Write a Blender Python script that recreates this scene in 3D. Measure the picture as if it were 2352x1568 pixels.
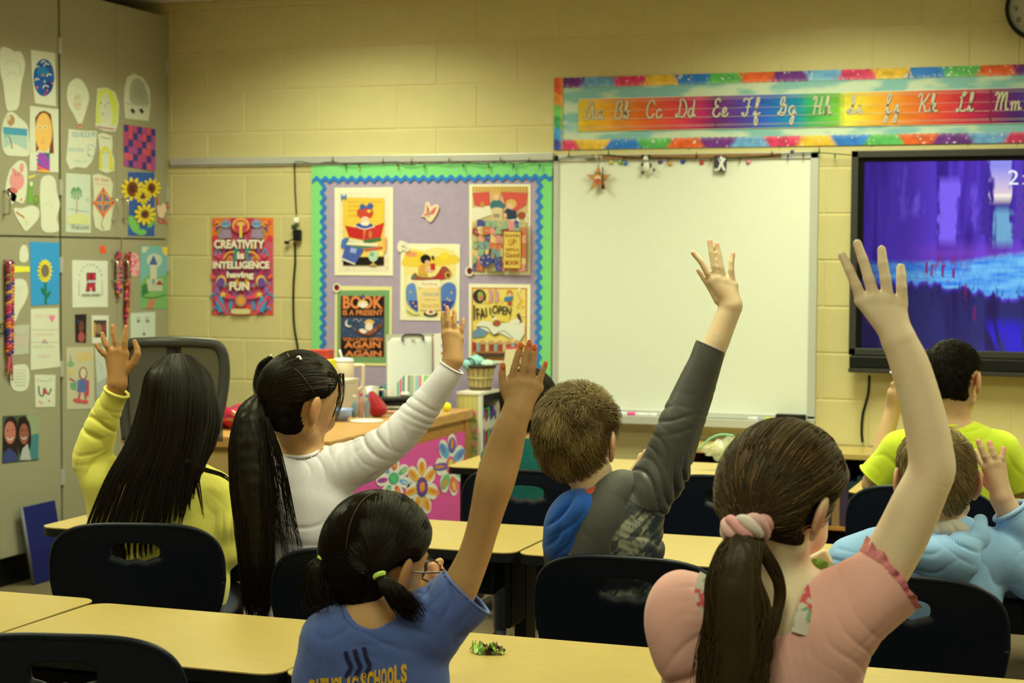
import bpy, bmesh, math, random
import numpy as np
from mathutils import Vector, Matrix
import openvdb
random.seed(7); RNG = np.random.default_rng(7)
for o in list(bpy.data.objects): bpy.data.objects.remove(o)
SC = bpy.context.scene; COL = SC.collection

# ------------------------------------------------------------------ camera
FPX = 4000.0
CAM = np.array([4.12246508, -7.65528287, 1.45])
YAW, PITCH, ROLL = -.341834793, -.0487831802, .00612927782
FWD = np.array([math.sin(YAW)*math.cos(PITCH), math.cos(YAW)*math.cos(PITCH), math.sin(PITCH)])
_r = np.array([math.cos(YAW), -math.sin(YAW), 0.]); _u = np.cross(_r, FWD)
RGT = _r*math.cos(ROLL)+_u*math.sin(ROLL); UPV = np.cross(RGT, FWD)
cd = bpy.data.cameras.new('camera'); cam = bpy.data.objects.new('camera', cd); COL.objects.link(cam)
cam.matrix_world = Matrix([[RGT[0], UPV[0], -FWD[0], CAM[0]], [RGT[1], UPV[1], -FWD[1], CAM[1]], [RGT[2], UPV[2], -FWD[2], CAM[2]], [0, 0, 0, 1]])
cd.sensor_width = 36; cd.lens = 36*FPX/2352; cd.clip_start = .05; cd.clip_end = 60
cd.dof.use_dof = True; cd.dof.focus_distance = 3.9; cd.dof.aperture_fstop = 6.3
SC.camera = cam
SC.view_settings.view_transform = 'Standard'; SC.view_settings.look = 'None'
SC.view_settings.exposure = 0.0; SC.view_settings.gamma = 1.0; SC.view_settings.use_curve_mapping = False

# ------------------------------------------------------------------ world and lamps
W = bpy.data.worlds.new('world'); SC.world = W; W.use_nodes = True
W.node_tree.nodes['Background'].inputs[0].default_value = (.95, .97, .6, 1)
W.node_tree.nodes['Background'].inputs[1].default_value = .1
LCOL = (.93, .985, .56)
LAMPS = [(.75, -1.15), (2.95, -1.15), (5.2, -1.15), (.75, -3.7), (2.95, -3.7), (5.2, -3.7), (1.2, -6.4), (3.6, -6.4), (6.0, -6.4)]
CEIL = 2.70
for (lx, ly) in LAMPS:
    l = bpy.data.lights.new('troffer_lamp', 'AREA'); l.shape = 'RECTANGLE'; l.size = .55; l.size_y = 1.1
    l.energy = 37 if ly > -2 else (30 if ly > -5 else 20); l.color = LCOL; l.spread = math.radians(150)
    o = bpy.data.objects.new('troffer_lamp', l); o.location = (lx, ly, CEIL-.035); COL.objects.link(o)

# ------------------------------------------------------------------ pixel rays (photograph frame 2352 x 1568)
def ray(px, py): return RGT*(px-1176)/FPX - UPV*(py-784)/FPX + FWD
def at_x(px, py, x): d = ray(px, py); return CAM+d*((x-CAM[0])/d[0])
def at_y(px, py, y): d = ray(px, py); return CAM+d*((y-CAM[1])/d[1])
def at_z(px, py, z): d = ray(px, py); return CAM+d*((z-CAM[2])/d[2])
def at_d(px, py, D): return CAM+ray(px, py)*D

# ------------------------------------------------------------------ colours
def lin(c): return tuple((v/12.92 if v <= .04045 else ((v+.055)/1.055)**2.4) for v in (x/255. for x in c))
def C(r, g, b, k=1.0):
    l = lin((r, g, b)); return tuple(min(.92, max(.002, v*k/t)) for v, t in zip(l, (.94, .93, .56)))
MATS = {}
def mat(name, col=(.5, .5, .5), rough=.6, spec=.3, metal=0., noise=0., nscale=30., bump=0., bscale=200., attr=False, emit=None, sheen=0., sss=0., trans=0., coat=0., alpha=1., stretch=None):
    if name in MATS: return MATS[name]
    m = bpy.data.materials.new(name); m.use_nodes = True; nt = m.node_tree; b = nt.nodes['Principled BSDF']
    b.inputs['Roughness'].default_value = rough; b.inputs['Metallic'].default_value = metal
    b.inputs['Specular IOR Level'].default_value = spec
    b.inputs['Sheen Weight'].default_value = sheen; b.inputs['Coat Weight'].default_value = coat
    b.inputs['Transmission Weight'].default_value = trans; b.inputs['Alpha'].default_value = alpha
    if sss: b.inputs['Subsurface Weight'].default_value = sss; b.inputs['Subsurface Radius'].default_value = (.012, .004, .002); b.inputs['Subsurface Scale'].default_value = 1.
    col = tuple(col)[:3]+(1,)
    src = None
    if attr:
        a = nt.nodes.new('ShaderNodeVertexColor'); a.layer_name = 'Col'; src = a.outputs['Color']
    if noise > 0 or bump > 0:
        tc = nt.nodes.new('ShaderNodeTexCoord'); co = tc.outputs['Object']
        if stretch:
            mp = nt.nodes.new('ShaderNodeMapping'); mp.inputs['Scale'].default_value = stretch; nt.links.new(co, mp.inputs[0]); co = mp.outputs[0]
    if noise > 0:
        n = nt.nodes.new('ShaderNodeTexNoise'); n.inputs['Scale'].default_value = nscale; n.inputs['Detail'].default_value = 4; nt.links.new(co, n.inputs['Vector'])
        mx = nt.nodes.new('ShaderNodeMix'); mx.data_type = 'RGBA'; mx.blend_type = 'MULTIPLY'; mx.inputs[0].default_value = 1.
        if src: nt.links.new(src, mx.inputs[6])
        else: mx.inputs[6].default_value = col
        rp = nt.nodes.new('ShaderNodeMapRange'); rp.inputs[1].default_value = .3; rp.inputs[2].default_value = .7; rp.inputs[3].default_value = 1-noise; rp.inputs[4].default_value = 1+noise*.6
        nt.links.new(n.outputs[0], rp.inputs[0]); nt.links.new(rp.outputs[0], mx.inputs[7]); src = mx.outputs[2]
    if src: nt.links.new(src, b.inputs['Base Color'])
    else: b.inputs['Base Color'].default_value = col
    if bump > 0:
        n2 = nt.nodes.new('ShaderNodeTexNoise'); n2.inputs['Scale'].default_value = bscale; n2.inputs['Detail'].default_value = 3; nt.links.new(co, n2.inputs['Vector'])
        bp = nt.nodes.new('ShaderNodeBump'); bp.inputs['Strength'].default_value = bump; bp.inputs['Distance'].default_value = .002
        nt.links.new(n2.outputs[0], bp.inputs['Height']); nt.links.new(bp.outputs[0], b.inputs['Normal'])
    if emit is not None:
        b.inputs['Emission Strength'].default_value = emit
        if src: nt.links.new(src, b.inputs['Emission Color'])
        else: b.inputs['Emission Color'].default_value = col
    MATS[name] = m; return m

# ------------------------------------------------------------------ object helpers
def link(name, me, m=None, parent=None, loc=None):
    o = bpy.data.objects.new(name, me); COL.objects.link(o)
    if m is not None and me is not None and hasattr(me, 'materials') and not len(me.materials):
        me.materials.append(m)
    if parent is not None: o.parent = parent
    if loc is not None: o.location = loc
    return o
def tag(o, label, cat, group=None, kind=None):
    o['label'] = label; o['category'] = cat
    if group: o['group'] = group
    if kind: o['kind'] = kind
    return o
def thing(name, loc, label, cat, group=None, rz=0.):
    o = bpy.data.objects.new(name, None); COL.objects.link(o); o.location = loc; o.rotation_euler = (0, 0, rz); o.empty_display_size = .05
    return tag(o, label, cat, group)
def mesh_np(name, V, F, smooth=True, cols=None):
    me = bpy.data.meshes.new(name)
    me.from_pydata([tuple(map(float, v)) for v in V] if not isinstance(V, np.ndarray) else V.tolist(), [], F if not isinstance(F, np.ndarray) else F.tolist())
    if smooth: me.polygons.foreach_set('use_smooth', np.ones(len(me.polygons), bool))
    if cols is not None:
        a = me.color_attributes.new('Col', 'FLOAT_COLOR', 'POINT'); c = np.ones((len(me.vertices), 4), np.float32); c[:, :3] = cols; a.data.foreach_set('color', c.ravel())
    me.update(); return me
def mesh_big(name, V, Q, smooth=True, cols=None):
    me = bpy.data.meshes.new(name); V = np.asarray(V, np.float32); Q = np.asarray(Q, np.int32); n = Q.shape[1]
    me.vertices.add(len(V)); me.vertices.foreach_set('co', V.ravel())
    me.loops.add(Q.size); me.loops.foreach_set('vertex_index', Q.ravel())
    me.polygons.add(len(Q)); me.polygons.foreach_set('loop_start', np.arange(0, Q.size, n, dtype=np.int32))
    try: me.polygons.foreach_set('loop_total', np.full(len(Q), n, np.int32))
    except Exception: pass
    me.update(calc_edges=True)
    if smooth: me.polygons.foreach_set('use_smooth', np.ones(len(Q), bool))
    if cols is not None:
        a = me.color_attributes.new('Col', 'FLOAT_COLOR', 'POINT'); c = np.ones((len(V), 4), np.float32); c[:, :3] = cols; a.data.foreach_set('color', c.ravel())
    me.validate(); return me
def finish(bm, name, m, parent=None, loc=None, smooth=False):
    me = bpy.data.meshes.new(name); bmesh.ops.recalc_face_normals(bm, faces=bm.faces[:]); bm.to_mesh(me); bm.free()
    if smooth: me.polygons.foreach_set('use_smooth', np.ones(len(me.polygons), bool))
    return link(name, me, m, parent, loc)
def bx(bm, c, s, bev=0., seg=2, mtx=None):
    r = bmesh.ops.create_cube(bm, size=1.); vs = r['verts']
    bmesh.ops.scale(bm, vec=s, verts=vs)
    if bev > 0:
        es = list({e for v in vs for e in v.link_edges})
        r2 = bmesh.ops.bevel(bm, geom=es, offset=bev, segments=seg, affect='EDGES', profile=.5)
        vs = list({v for f in r2['faces'] for v in f.verts} | {v for v in vs if v.is_valid})
        vs = list({v2 for v in vs for f in v.link_faces for v2 in f.verts} | set(vs))
    if mtx is not None: bmesh.ops.transform(bm, matrix=mtx, verts=vs)
    bmesh.ops.translate(bm, vec=c, verts=vs)
    return vs
def box(name, c, s, m, parent=None, bev=0., loc=None, rz=0.):
    bm = bmesh.new(); bx(bm, c, s, bev, mtx=Matrix.Rotation(rz, 4, 'Z') if rz else None); return finish(bm, name, m, parent, loc)
def box2(name, a, b, m, parent=None, bev=0.):
    a = np.minimum(a, b), np.maximum(a, b); c = (a[0]+a[1])/2; s = a[1]-a[0]
    return box(name, tuple(c), tuple(s), m, parent, bev)
def tube_arr(P, R, seg=8, cap=True):
    P = np.asarray(P, float); n = len(P); R = np.full(n, R, float) if np.isscalar(R) else np.asarray(R, float)
    T = np.gradient(P, axis=0); T /= np.linalg.norm(T, axis=1)[:, None]+1e-12
    a = np.array([0, 0, 1.]) if abs(T[0][2]) < .9 else np.array([1., 0, 0]); N = np.cross(T[0], a); N /= np.linalg.norm(N)
    V = []
    for i in range(n):
        N = N-T[i]*np.dot(N, T[i]); N /= np.linalg.norm(N)+1e-12; B = np.cross(T[i], N)
        for k in range(seg):
            t = 2*math.pi*k/seg; V.append(P[i]+R[i]*(math.cos(t)*N+math.sin(t)*B))
    F = [[i*seg+k, i*seg+(k+1) % seg, (i+1)*seg+(k+1) % seg, (i+1)*seg+k] for i in range(n-1) for k in range(seg)]
    if cap: F += [list(range(seg))[::-1], [(n-1)*seg+k for k in range(seg)]]
    return V, F
def spline(pts, n):
    pts = np.asarray(pts, float)
    if len(pts) < 3:
        t = np.linspace(0, 1, n)[:, None]; return pts[0]*(1-t)+pts[-1]*t
    P = np.vstack([2*pts[0]-pts[1], pts, 2*pts[-1]-pts[-2]]); m = len(pts)-1; out = []
    for t in np.linspace(0, m-1e-9, n):
        i = int(t); u = t-i; p0, p1, p2, p3 = P[i:i+4]
        out.append(.5*((2*p1)+(-p0+p2)*u+(2*p0-5*p1+4*p2-p3)*u*u+(-p0+3*p1-3*p2+p3)*u**3))
    return np.array(out)
def tube(name, pts, r, m, parent=None, n=None, seg=8):
    P = spline(pts, n) if n else np.asarray(pts, float)
    if not np.isscalar(r): r = np.interp(np.linspace(0, 1, len(P)), np.linspace(0, 1, len(r)), r)
    V, F = tube_arr(P, r, seg); return link(name, mesh_np(name, V, F), m, parent)
def lathe(name, prof, m, parent=None, loc=None, seg=32, smooth=True, sx=1., sy=1.):
    V = []; n = len(prof)
    for r, z in prof:
        for k in range(seg): t = 2*math.pi*k/seg; V.append((r*math.cos(t)*sx, r*math.sin(t)*sy, z))
    F = [[i*seg+k, i*seg+(k+1) % seg, (i+1)*seg+(k+1) % seg, (i+1)*seg+k] for i in range(n-1) for k in range(seg)]
    if prof[0][0] > 1e-6: F.append(list(range(seg))[::-1])
    if prof[-1][0] > 1e-6: F.append([(n-1)*seg+k for k in range(seg)])
    me = mesh_np(name, V, F, smooth); o = link(name, me, m, parent, loc)
    return o
def join_parts(name, items, m, parent=None, smooth=True, cols=None):
    V = []; F = []; cc = []
    for i, (v, f) in enumerate(items):
        b = len(V); V += list(v); F += [[j+b for j in q] for q in f]
        if cols is not None: cc += [cols[i]]*len(v)
    return link(name, mesh_np(name, V, F, smooth, np.array(cc) if cols is not None else None), m, parent)
def ball(c, r, n=10, sc=(1, 1, 1)):
    V = []; F = []; m2 = n*2
    for i in range(n+1):
        a = math.pi*i/n
        for k in range(m2): t = 2*math.pi*k/m2; V.append((c[0]+r*sc[0]*math.sin(a)*math.cos(t), c[1]+r*sc[1]*math.sin(a)*math.sin(t), c[2]+r*sc[2]*math.cos(a)))
    F = [[i*m2+k, (i+1)*m2+k, (i+1)*m2+(k+1) % m2, i*m2+(k+1) % m2] for i in range(n) for k in range(m2)]
    return V, F

# ------------------------------------------------------------------ flat prints: coloured polygons on a thin sheet
def text_polys(s, width, height, align='C', bold=0.):
    cu = bpy.data.curves.new('t', 'FONT'); cu.body = s; cu.size = 1.; cu.resolution_u = 3; cu.offset = bold
    ob = bpy.data.objects.new('t', cu); COL.objects.link(ob); dg = bpy.context.evaluated_depsgraph_get(); dg.update()
    me = ob.evaluated_get(dg).to_mesh(); V = np.array([v.co[:2] for v in me.vertices]); F = [list(p.vertices) for p in me.polygons]
    ob.evaluated_get(dg).to_mesh_clear(); bpy.data.objects.remove(ob); bpy.data.curves.remove(cu)
    if not len(V): return V, F
    lo, hi = V.min(0), V.max(0); V = (V-lo)/np.maximum(hi-lo, 1e-6); V[:, 0] = (V[:, 0]-.5)*width; V[:, 1] *= height
    return V, F
class Art:
    """polygons in a 2D frame; mp maps 2D -> 3D point on the sheet, nrm is the outward normal"""
    def __init__(s, mp, nrm, base=.001): s.mp = mp; s.n = np.array(nrm, float); s.V = []; s.F = []; s.c = []; s.k = 0; s.base = base
    def poly(s, pts, col, raise_=True):
        if raise_: s.k += 1
        off = s.n*(s.base+.00012*s.k); b = len(s.V)
        for p in pts: s.V.append(s.mp(*p)+off); s.c.append(col)
        s.F.append(list(range(b, b+len(pts)))); return s
    def rect(s, x0, y0, x1, y1, col): return s.poly([(x0, y0), (x1, y0), (x1, y1), (x0, y1)], col)
    def ell(s, cx, cy, rx, ry, col, n=20, rot=0.):
        c, q = math.cos(rot), math.sin(rot)
        return s.poly([(cx+rx*math.cos(t)*c-ry*math.sin(t)*q, cy+rx*math.cos(t)*q+ry*math.sin(t)*c) for t in [2*math.pi*i/n for i in range(n)]], col)
    def line(s, pts, w, col, n=None):
        P = spline(pts, n) if n else np.asarray(pts, float); T = np.gradient(P, axis=0); T /= np.linalg.norm(T, axis=1)[:, None]+1e-9
        N = np.stack([-T[:, 1], T[:, 0]], 1)*w/2; s.k += 1; off = s.n*(s.base+.00012*s.k); b = len(s.V)
        for p, q in zip(P, N):
            s.V.append(s.mp(*(p+q))+off); s.V.append(s.mp(*(p-q))+off); s.c += [col, col]
        s.F += [[b+2*i, b+2*i+1, b+2*i+3, b+2*i+2] for i in range(len(P)-1)]; return s
    def text(s, t, cx, y0, w, h, col, bold=0., flip=True, shear=0., rot=0.):
        V, F = text_polys(t, w, h, bold=bold)
        if not len(V): return s
        s.k += 1; off = s.n*(s.base+.00012*s.k); b = len(s.V); cr, sr = math.cos(rot), math.sin(rot)
        for (x, y) in V:
            x = x+shear*y; yy = -y if flip else y; s.V.append(s.mp(cx+x*cr-yy*sr, y0+x*sr+yy*cr)+off); s.c.append(col)
        s.F += [[b+i for i in f] for f in F]; return s
    def star(s, cx, cy, r, col, n=5, q=.45, rot=-math.pi/2):
        return s.poly([(cx+(r if i % 2 == 0 else r*q)*math.cos(rot+math.pi*i/n), cy+(r if i % 2 == 0 else r*q)*math.sin(rot+math.pi*i/n)) for i in range(2*n)], col)
    def build(s, name, m, parent=None):
        V = np.array(s.V); o = Vector(V.mean(0)) if parent is None else None
        me = mesh_np(name, V, s.F, False, np.array(s.c)); return link(name, me, m, parent)
PRINT = mat('print', attr=True, rough=.55, spec=.25)
PRINTG = mat('print_glossy', attr=True, rough=.12, spec=.5)
def pw(parent): return -Vector(parent.location)
def localize(root):
    """children were built in world coordinates: move meshes so they sit under the root's own location"""
    bpy.context.view_layer.update
    inv = Matrix.LocRotScale(root.location, root.rotation_euler, None).inverted()
    for ch in root.children:
        if ch.get('local'): continue
        ch.matrix_local = inv @ ch.matrix_local
        for g in ch.children: pass
    return root
def sheet(mp, nrm, outline, col, name, m, parent=None, th=.0012, off=.0004):
    """a thin solid slab with the given 2D outline"""
    n = np.array(nrm, float); A = [mp(*p)+n*off for p in outline]; B = [a+n*th for a in A]; k = len(A)
    F = [list(range(k))[::-1], list(range(k, 2*k))]+[[i, (i+1) % k, k+(i+1) % k, k+i] for i in range(k)]
    me = mesh_np(name, A+B, F, False, np.tile(np.array(col), (2*k, 1)))
    bm = bmesh.new(); bm.from_mesh(me); bmesh.ops.recalc_face_normals(bm, faces=bm.faces[:]); bm.to_mesh(me); bm.free()
    return link(name, me, m, parent)
def curve2(pts, n=40):
    P = list(pts)+[pts[0], pts[1], pts[2]]; S = spline([pts[-1]]+P, n*2); 
    # closed catmull-rom through pts
    m = len(pts); out = []
    pp = np.array(pts, float)
    for t in np.linspace(0, m, n, endpoint=False):
        i = int(t); u = t-i; p0, p1, p2, p3 = pp[(i-1) % m], pp[i % m], pp[(i+1) % m], pp[(i+2) % m]
        out.append(tuple(.5*((2*p1)+(-p0+p2)*u+(2*p0-5*p1+4*p2-p3)*u*u+(-p0+3*p1-3*p2+p3)*u**3)))
    return out
# ================================================================== ROOM
WALLC = C(205, 193, 118)
M_BLOCK = mat('painted_block', WALLC, rough=.55, spec=.25, noise=.05, nscale=6, bump=.25, bscale=160)
M_MORTAR = mat('painted_mortar', tuple(min(.9, v*1.04) for v in WALLC), rough=.7, spec=.15)
M_CEIL = mat('ceiling_tile', C(225, 222, 180), rough=.9, noise=.08, nscale=60, bump=.3, bscale=120)
M_STEEL = mat('painted_cabinet', C(156, 153, 108), rough=.42, spec=.4, noise=.03, nscale=4)
M_BLACK = mat('black_plastic', (.006, .007, .009), rough=.45)
M_DARK = mat('dark_gap', (.01, .01, .01), rough=.9)
M_ALU = mat('aluminium', C(200, 200, 165), rough=.35, spec=.5, metal=.35)
M_CHROME = mat('chrome', (.75, .75, .72), rough=.18, metal=1.)
M_CARPET = mat('carpet', C(118, 105, 66), rough=1., noise=.45, nscale=260, bump=.8, bscale=600)
X0, X1, YB = -1.03, 7.6, -9.6
def struct(o): o['kind'] = 'structure'; return o
struct(box2('floor', (X0-.1, YB-.1, -.06), (X1+.1, .14, 0), M_CARPET))
ce = struct(box2('ceiling', (X0-.1, YB-.1, CEIL), (X1+.1, .14, CEIL+.05), M_CEIL))
wb = struct(box2('wall_back', (X0-.1, .0026, 0), (X1+.1, .14, CEIL), M_MORTAR))
struct(box2('wall_left', (X0-.1, YB, 0), (X0, 0.0045, CEIL), M_BLOCK))
struct(box2('wall_right', (X1, YB, 0), (X1+.1, 0.0045, CEIL), M_BLOCK))
struct(box2('wall_rear', (X0, YB-.1, 0), (X1, YB, CEIL), M_BLOCK))
# concrete blocks, one object each, sharing meshes
BK = {}
def block_mesh(w, h):
    key = (round(w, 3), round(h, 3))
    if key not in BK:
        bm = bmesh.new(); g = .0028; a, b = w/2-g, h/2-g; q = .0035
        co = [(-a, .0028, -b), (a, .0028, -b), (a, .0028, b), (-a, .0028, b), (-a+q, 0, -b+q), (a-q, 0, -b+q), (a-q, 0, b-q), (-a+q, 0, b-q), (-a, .02, -b), (a, .02, -b), (a, .02, b), (-a, .02, b)]
        v = [bm.verts.new(c) for c in co]
        bm.faces.new([v[4], v[5], v[6], v[7]])
        for i in range(4): j = (i+1) % 4; bm.faces.new([v[i], v[j], v[4+j], v[4+i]]); bm.faces.new([v[8+i], v[8+j], v[j], v[i]])
        me = bpy.data.meshes.new('concrete_block'); bmesh.ops.recalc_face_normals(bm, faces=bm.faces[:]); bm.to_mesh(me); bm.free(); me.materials.append(M_BLOCK); BK[key] = me
    return BK[key]
U = .2032
for row in range(-12, 2):
    z0 = 2.457+row*U; z1 = min(z0+U, CEIL); z0c = max(z0, 0)
    odd = (row % 2 != 0)   # row 0 = A (top full course): joints at even u
    js = [u for u in range(-4, 17) if (u % 2 == 0) == (not odd)]
    js = sorted(set(js+[17]+([19, 21, 23, 25, 27] if not odd else [18, 20, 22, 24, 26, 27])))
    for a, b in zip(js[:-1], js[1:]):
        xa, xb = max(a*U, -.62), b*U
        if xb <= -.43: continue
        o = link('concrete_block', block_mesh(xb-xa, z1-z0c), None, wb)
        o.location = ((xa+xb)/2, RNG.uniform(-.0006, .0006), (z0c+z1)/2)
struct(box2('baseboard_back', (-.43, -.012, 0), (X1, 0, .1), mat('vinyl_base', (.02, .02, .018), rough=.5)))
# ceiling fixtures
M_TROF = mat('fixture_white', (.75, .75, .7), rough=.5)
M_DIFF = mat('lamp_diffuser', (1., .97, .66), rough=.5, emit=1.2)
for i, (lx, ly) in enumerate(LAMPS):
    nm = ['front', 'middle', 'rear'][i//3]; sd = ['left', 'centre', 'right'][i % 3]
    t = thing('ceiling_light', (lx, ly, CEIL), 'recessed fluorescent ceiling light, %s one of the %s row' % (sd, nm), 'ceiling light', 'ceiling lights')
    f = bmesh.new()
    for c, s in (((lx-.29, ly, CEIL-.008), (.02, 1.2, .016)), ((lx+.29, ly, CEIL-.008), (.02, 1.2, .016)), ((lx, ly-.59, CEIL-.008), (.56, .02, .016)), ((lx, ly+.59, CEIL-.008), (.56, .02, .016))): bx(f, c, s)
    finish(f, 'frame', M_TROF, t); box('diffuser', (lx, ly, CEIL-.004), (.56, 1.16, .006), M_DIFF, t)
# ------------------------------------------------------------------ cabinets
CX = -.43
def cabinet(y0, y1, label):
    t = thing('storage_cabinet', (CX-.29, (y0+y1)/2, 0), label, 'cabinet', 'tall grey cabinets along the left wall')
    box2('body', (CX-.59, y0, .13), (CX-.021, y1, 2.635), M_STEEL, t)
    box2('toe_kick', (CX-.57, y0, .001), (CX-.05, y1, .13), M_BLACK, t)
    ym = (y0+y1)/2; zs = 1.524
    for k, (a, b) in enumerate(((y0+.004, ym-.0015), (ym+.0015, y1-.004))):
        for lo, hi, up in ((.139, zs-.004, 0), (zs+.004, 2.630, 1)):
            d = box2('door', (CX-.019, a, lo), (CX, b, hi), M_STEEL, t, bev=.0015)
            hy = (b-.045) if k == 0 else (a+.045)
            zc = 1.665 if up else 1.37
            tube('handle', [(CX, hy, zc-.05), (CX+.028, hy, zc-.047), (CX+.032, hy, zc-.035), (CX+.032, hy, zc+.035), (CX+.028, hy, zc+.047), (CX, hy, zc+.05)], .0045, M_CHROME, d)
            ye = a-.003 if k == 0 else b+.003
            for zz in ((lo+.22, hi-.25) if up else (lo+.3, (lo+hi)/2+.1, hi-.12)):
                box2('hinge', (CX-.006, ye-.006, zz-.035), (CX+.006, ye+.006, zz+.035), M_ALU, d)
    return t
cabinet(-.932, -.012, 'tall grey storage cabinet of four doors in the corner against the block wall')
cabinet(-1.86, -.94, 'tall grey storage cabinet of four doors at the left edge, nearer the room')
K = lambda x, y: at_x(x, y, CX)
KN = (1, 0, 0)
PAPER = C(214, 219, 170); PAPG = C(198, 205, 165)
def kpaper(label, outline, col=PAPER, draw=None, cat='drawing', name='drawing', smooth=False):
    if smooth: outline = curve2(outline, 36)
    o = sheet(K, KN, outline, col, name, PRINT)
    tag(o, label, cat, 'children\'s drawings taped to the grey cabinets' if cat == 'drawing' else None)
    if draw:
        a = Art(K, KN, .0018); draw(a); a.build('print', PRINT, o)
    return o
R4 = lambda x0, y0, x1, y1: [(x0, y0), (x1, y0), (x1, y1), (x0, y1)]
def pen(c=(120, 120, 95)): return C(*c)
def d_foot(a): a.line([(8, 150), (25, 138), (44, 150), (46, 175)], 1.6, pen((185, 190, 145)), 20); a.line([(12, 175), (28, 165), (38, 175)], 1.3, pen((185, 190, 145)), 12)
kpaper('tall white footprint cut-out at the upper left corner of the cabinets', [(0, 112), (18, 110), (32, 118), (48, 120), (57, 150), (48, 195), (42, 245), (26, 254), (14, 248), (6, 190), (0, 165)], PAPER, d_foot, smooth=True)
def d_egg(a):
    a.ell(100, 178, 24, 43, C(32, 88, 150), 28); a.ell(97, 165, 13, 12, C(30, 130, 165)); a.ell(110, 200, 9, 14, C(24, 60, 125))
    for x, y, r in ((99, 143, 5), (106, 150, 6), (84, 155, 4.5), (112, 174, 6), (84, 184, 5), (104, 201, 7)): a.line([(x-r, y+2), (x-r*.3, y-r*.7), (x+r, y-r*.2)], 3, PAPER, 8)
    for x, y in ((98, 172), (119, 191), (84, 201), (107, 208)): a.ell(x, y, 3, 3, C(225, 110, 80), 8)
    a.ell(102, 216, 3, 3, C(200, 50, 110), 8); a.poly([(98, 190), (101, 182), (104, 190)], C(170, 200, 170))
kpaper('white sheet with a dark blue patterned egg, top right of the left cabinet', [(70, 114), (126, 122), (128, 244), (80, 237), (73, 180)], PAPER, d_egg)
def d_girl(a):
    a.poly([(80, 270), (90, 257), (102, 254), (116, 262), (121, 300), (123, 352), (112, 353), (114, 330), (90, 340), (82, 350)], C(120, 66, 34)); a.ell(99.5, 304, 19.5, 45, C(235, 190, 92), 26)
    for x in (90, 103): a.ell(x, 292, 5, 4, C(240, 220, 150), 12); a.ell(x, 292, 2.2, 2.2, C(150, 130, 90), 8)
    a.line([(97, 318), (99, 322), (101, 317)], 1.2, C(190, 140, 60)); a.line([(93, 328), (97, 325), (101, 329)], 1.2, C(200, 110, 90))
    a.poly([(88, 350), (113, 352), (113, 394), (84, 392)], C(150, 80, 160)); a.poly([(100, 350), (113, 352), (113, 366)], C(30, 120, 90))
    for i, c in enumerate(((190, 60, 160), (60, 110, 180), (200, 50, 120), (235, 130, 60), (240, 190, 60))): a.line([(84, 356+i*9), (112, 388+i*9 if i < 1 else 394)][:2], 4, C(*c))
kpaper('drawing of a yellow-faced figure with long brown hair and striped scarf', [(68, 243), (134, 251), (134, 396), (67, 392)], PAPER, d_girl)
def d_beach(a):
    a.poly([(6, 291), (62, 296), (62, 312), (7, 308)], C(76, 155, 165)); a.poly([(7, 308), (62, 312), (62, 345), (30, 328), (8, 340)], C(168, 200, 165)); a.ell(24, 276, 9, 13, C(176, 140, 84), 14); a.ell(17, 270, 6, 8, C(205, 205, 155), 12)
    a.line([(20, 312), (24, 325), (27, 341)], 2.5, C(150, 115, 75), 8); a.line([(8, 316), (16, 310), (22, 316)], 3, C(140, 180, 110), 8)
kpaper('white cut-out with a painted beach, sea and palm tree', [(4, 292), (14, 262), (28, 257), (44, 270), (62, 288), (66, 320), (66, 356), (36, 358), (12, 354), (4, 330)], PAPER, d_beach, smooth=True)
def d_pig(a):
    a.ell(38, 415, 17, 22, C(224, 150, 130), 22); a.poly([(26, 398), (28, 384), (38, 392)], C(222, 140, 120)); a.ell(49, 385, 5, 11, C(224, 150, 130), 12); a.ell(31, 437, 10, 6, C(200, 110, 100), 12, .5)
    a.line([(34, 397), (35, 403)], 1.6, pen((90, 70, 70))); a.line([(41, 398), (41, 404)], 1.6, pen((90, 70, 70))); a.ell(48, 458, 3, 3, C(225, 140, 80), 8)
kpaper('pink round animal shape drawn on a white cut-out', [(12, 430), (20, 395), (30, 380), (46, 368), (60, 378), (62, 415), (58, 455), (50, 467), (36, 462), (26, 468), (16, 450)], PAPER, d_pig, smooth=True)
kpaper('small pink paper slip tucked beneath the pink animal', [(12, 437), (24, 430), (38, 450), (34, 464), (22, 460)], C(226, 148, 128), lambda a: a.line([(22, 446), (28, 450)], 1.2, pen((120, 80, 80))))
kpaper('small green bottle-shaped paper figure with white top', [(63, 455), (64, 430), (66, 418), (74, 414), (79, 422), (75, 445), (73, 467), (62, 466)], C(118, 168, 62), lambda a: a.ell(71, 422, 4, 6, PAPER, 10))
kpaper('small green apple-shaped paper figure with a ring', [(76, 456), (80, 447), (87, 449), (90, 462), (86, 472), (77, 470)], C(104, 150, 52), lambda a: (a.ell(82, 457, 3.6, 4, C(180, 180, 60), 10), a.ell(82, 457, 1.8, 2, C(60, 90, 40), 8)))
kpaper('thin yellow paper arrow above the green paper figures', [(63, 406), (80, 401), (82, 404), (66, 410)], C(220, 222, 90))
kpaper('tall blank white cut-out beside the cabinet seam', [(91, 440), (95, 410), (112, 402), (126, 412), (130, 440), (137, 470), (130, 500), (134, 530), (98, 530), (93, 490)], PAPER, lambda a: a.line([(100, 470), (115, 464), (118, 480)], 1, pen((190, 195, 150)), 8), smooth=True)
def d_leaf(a): a.line([(37, 486), (44, 493), (52, 497), (54, 502)], 4, C(190, 120, 66), 8); a.line([(58, 505), (62, 515)], 3, C(190, 205, 130)); a.line([(54, 512), (60, 522)], 3, C(205, 215, 150))
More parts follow.
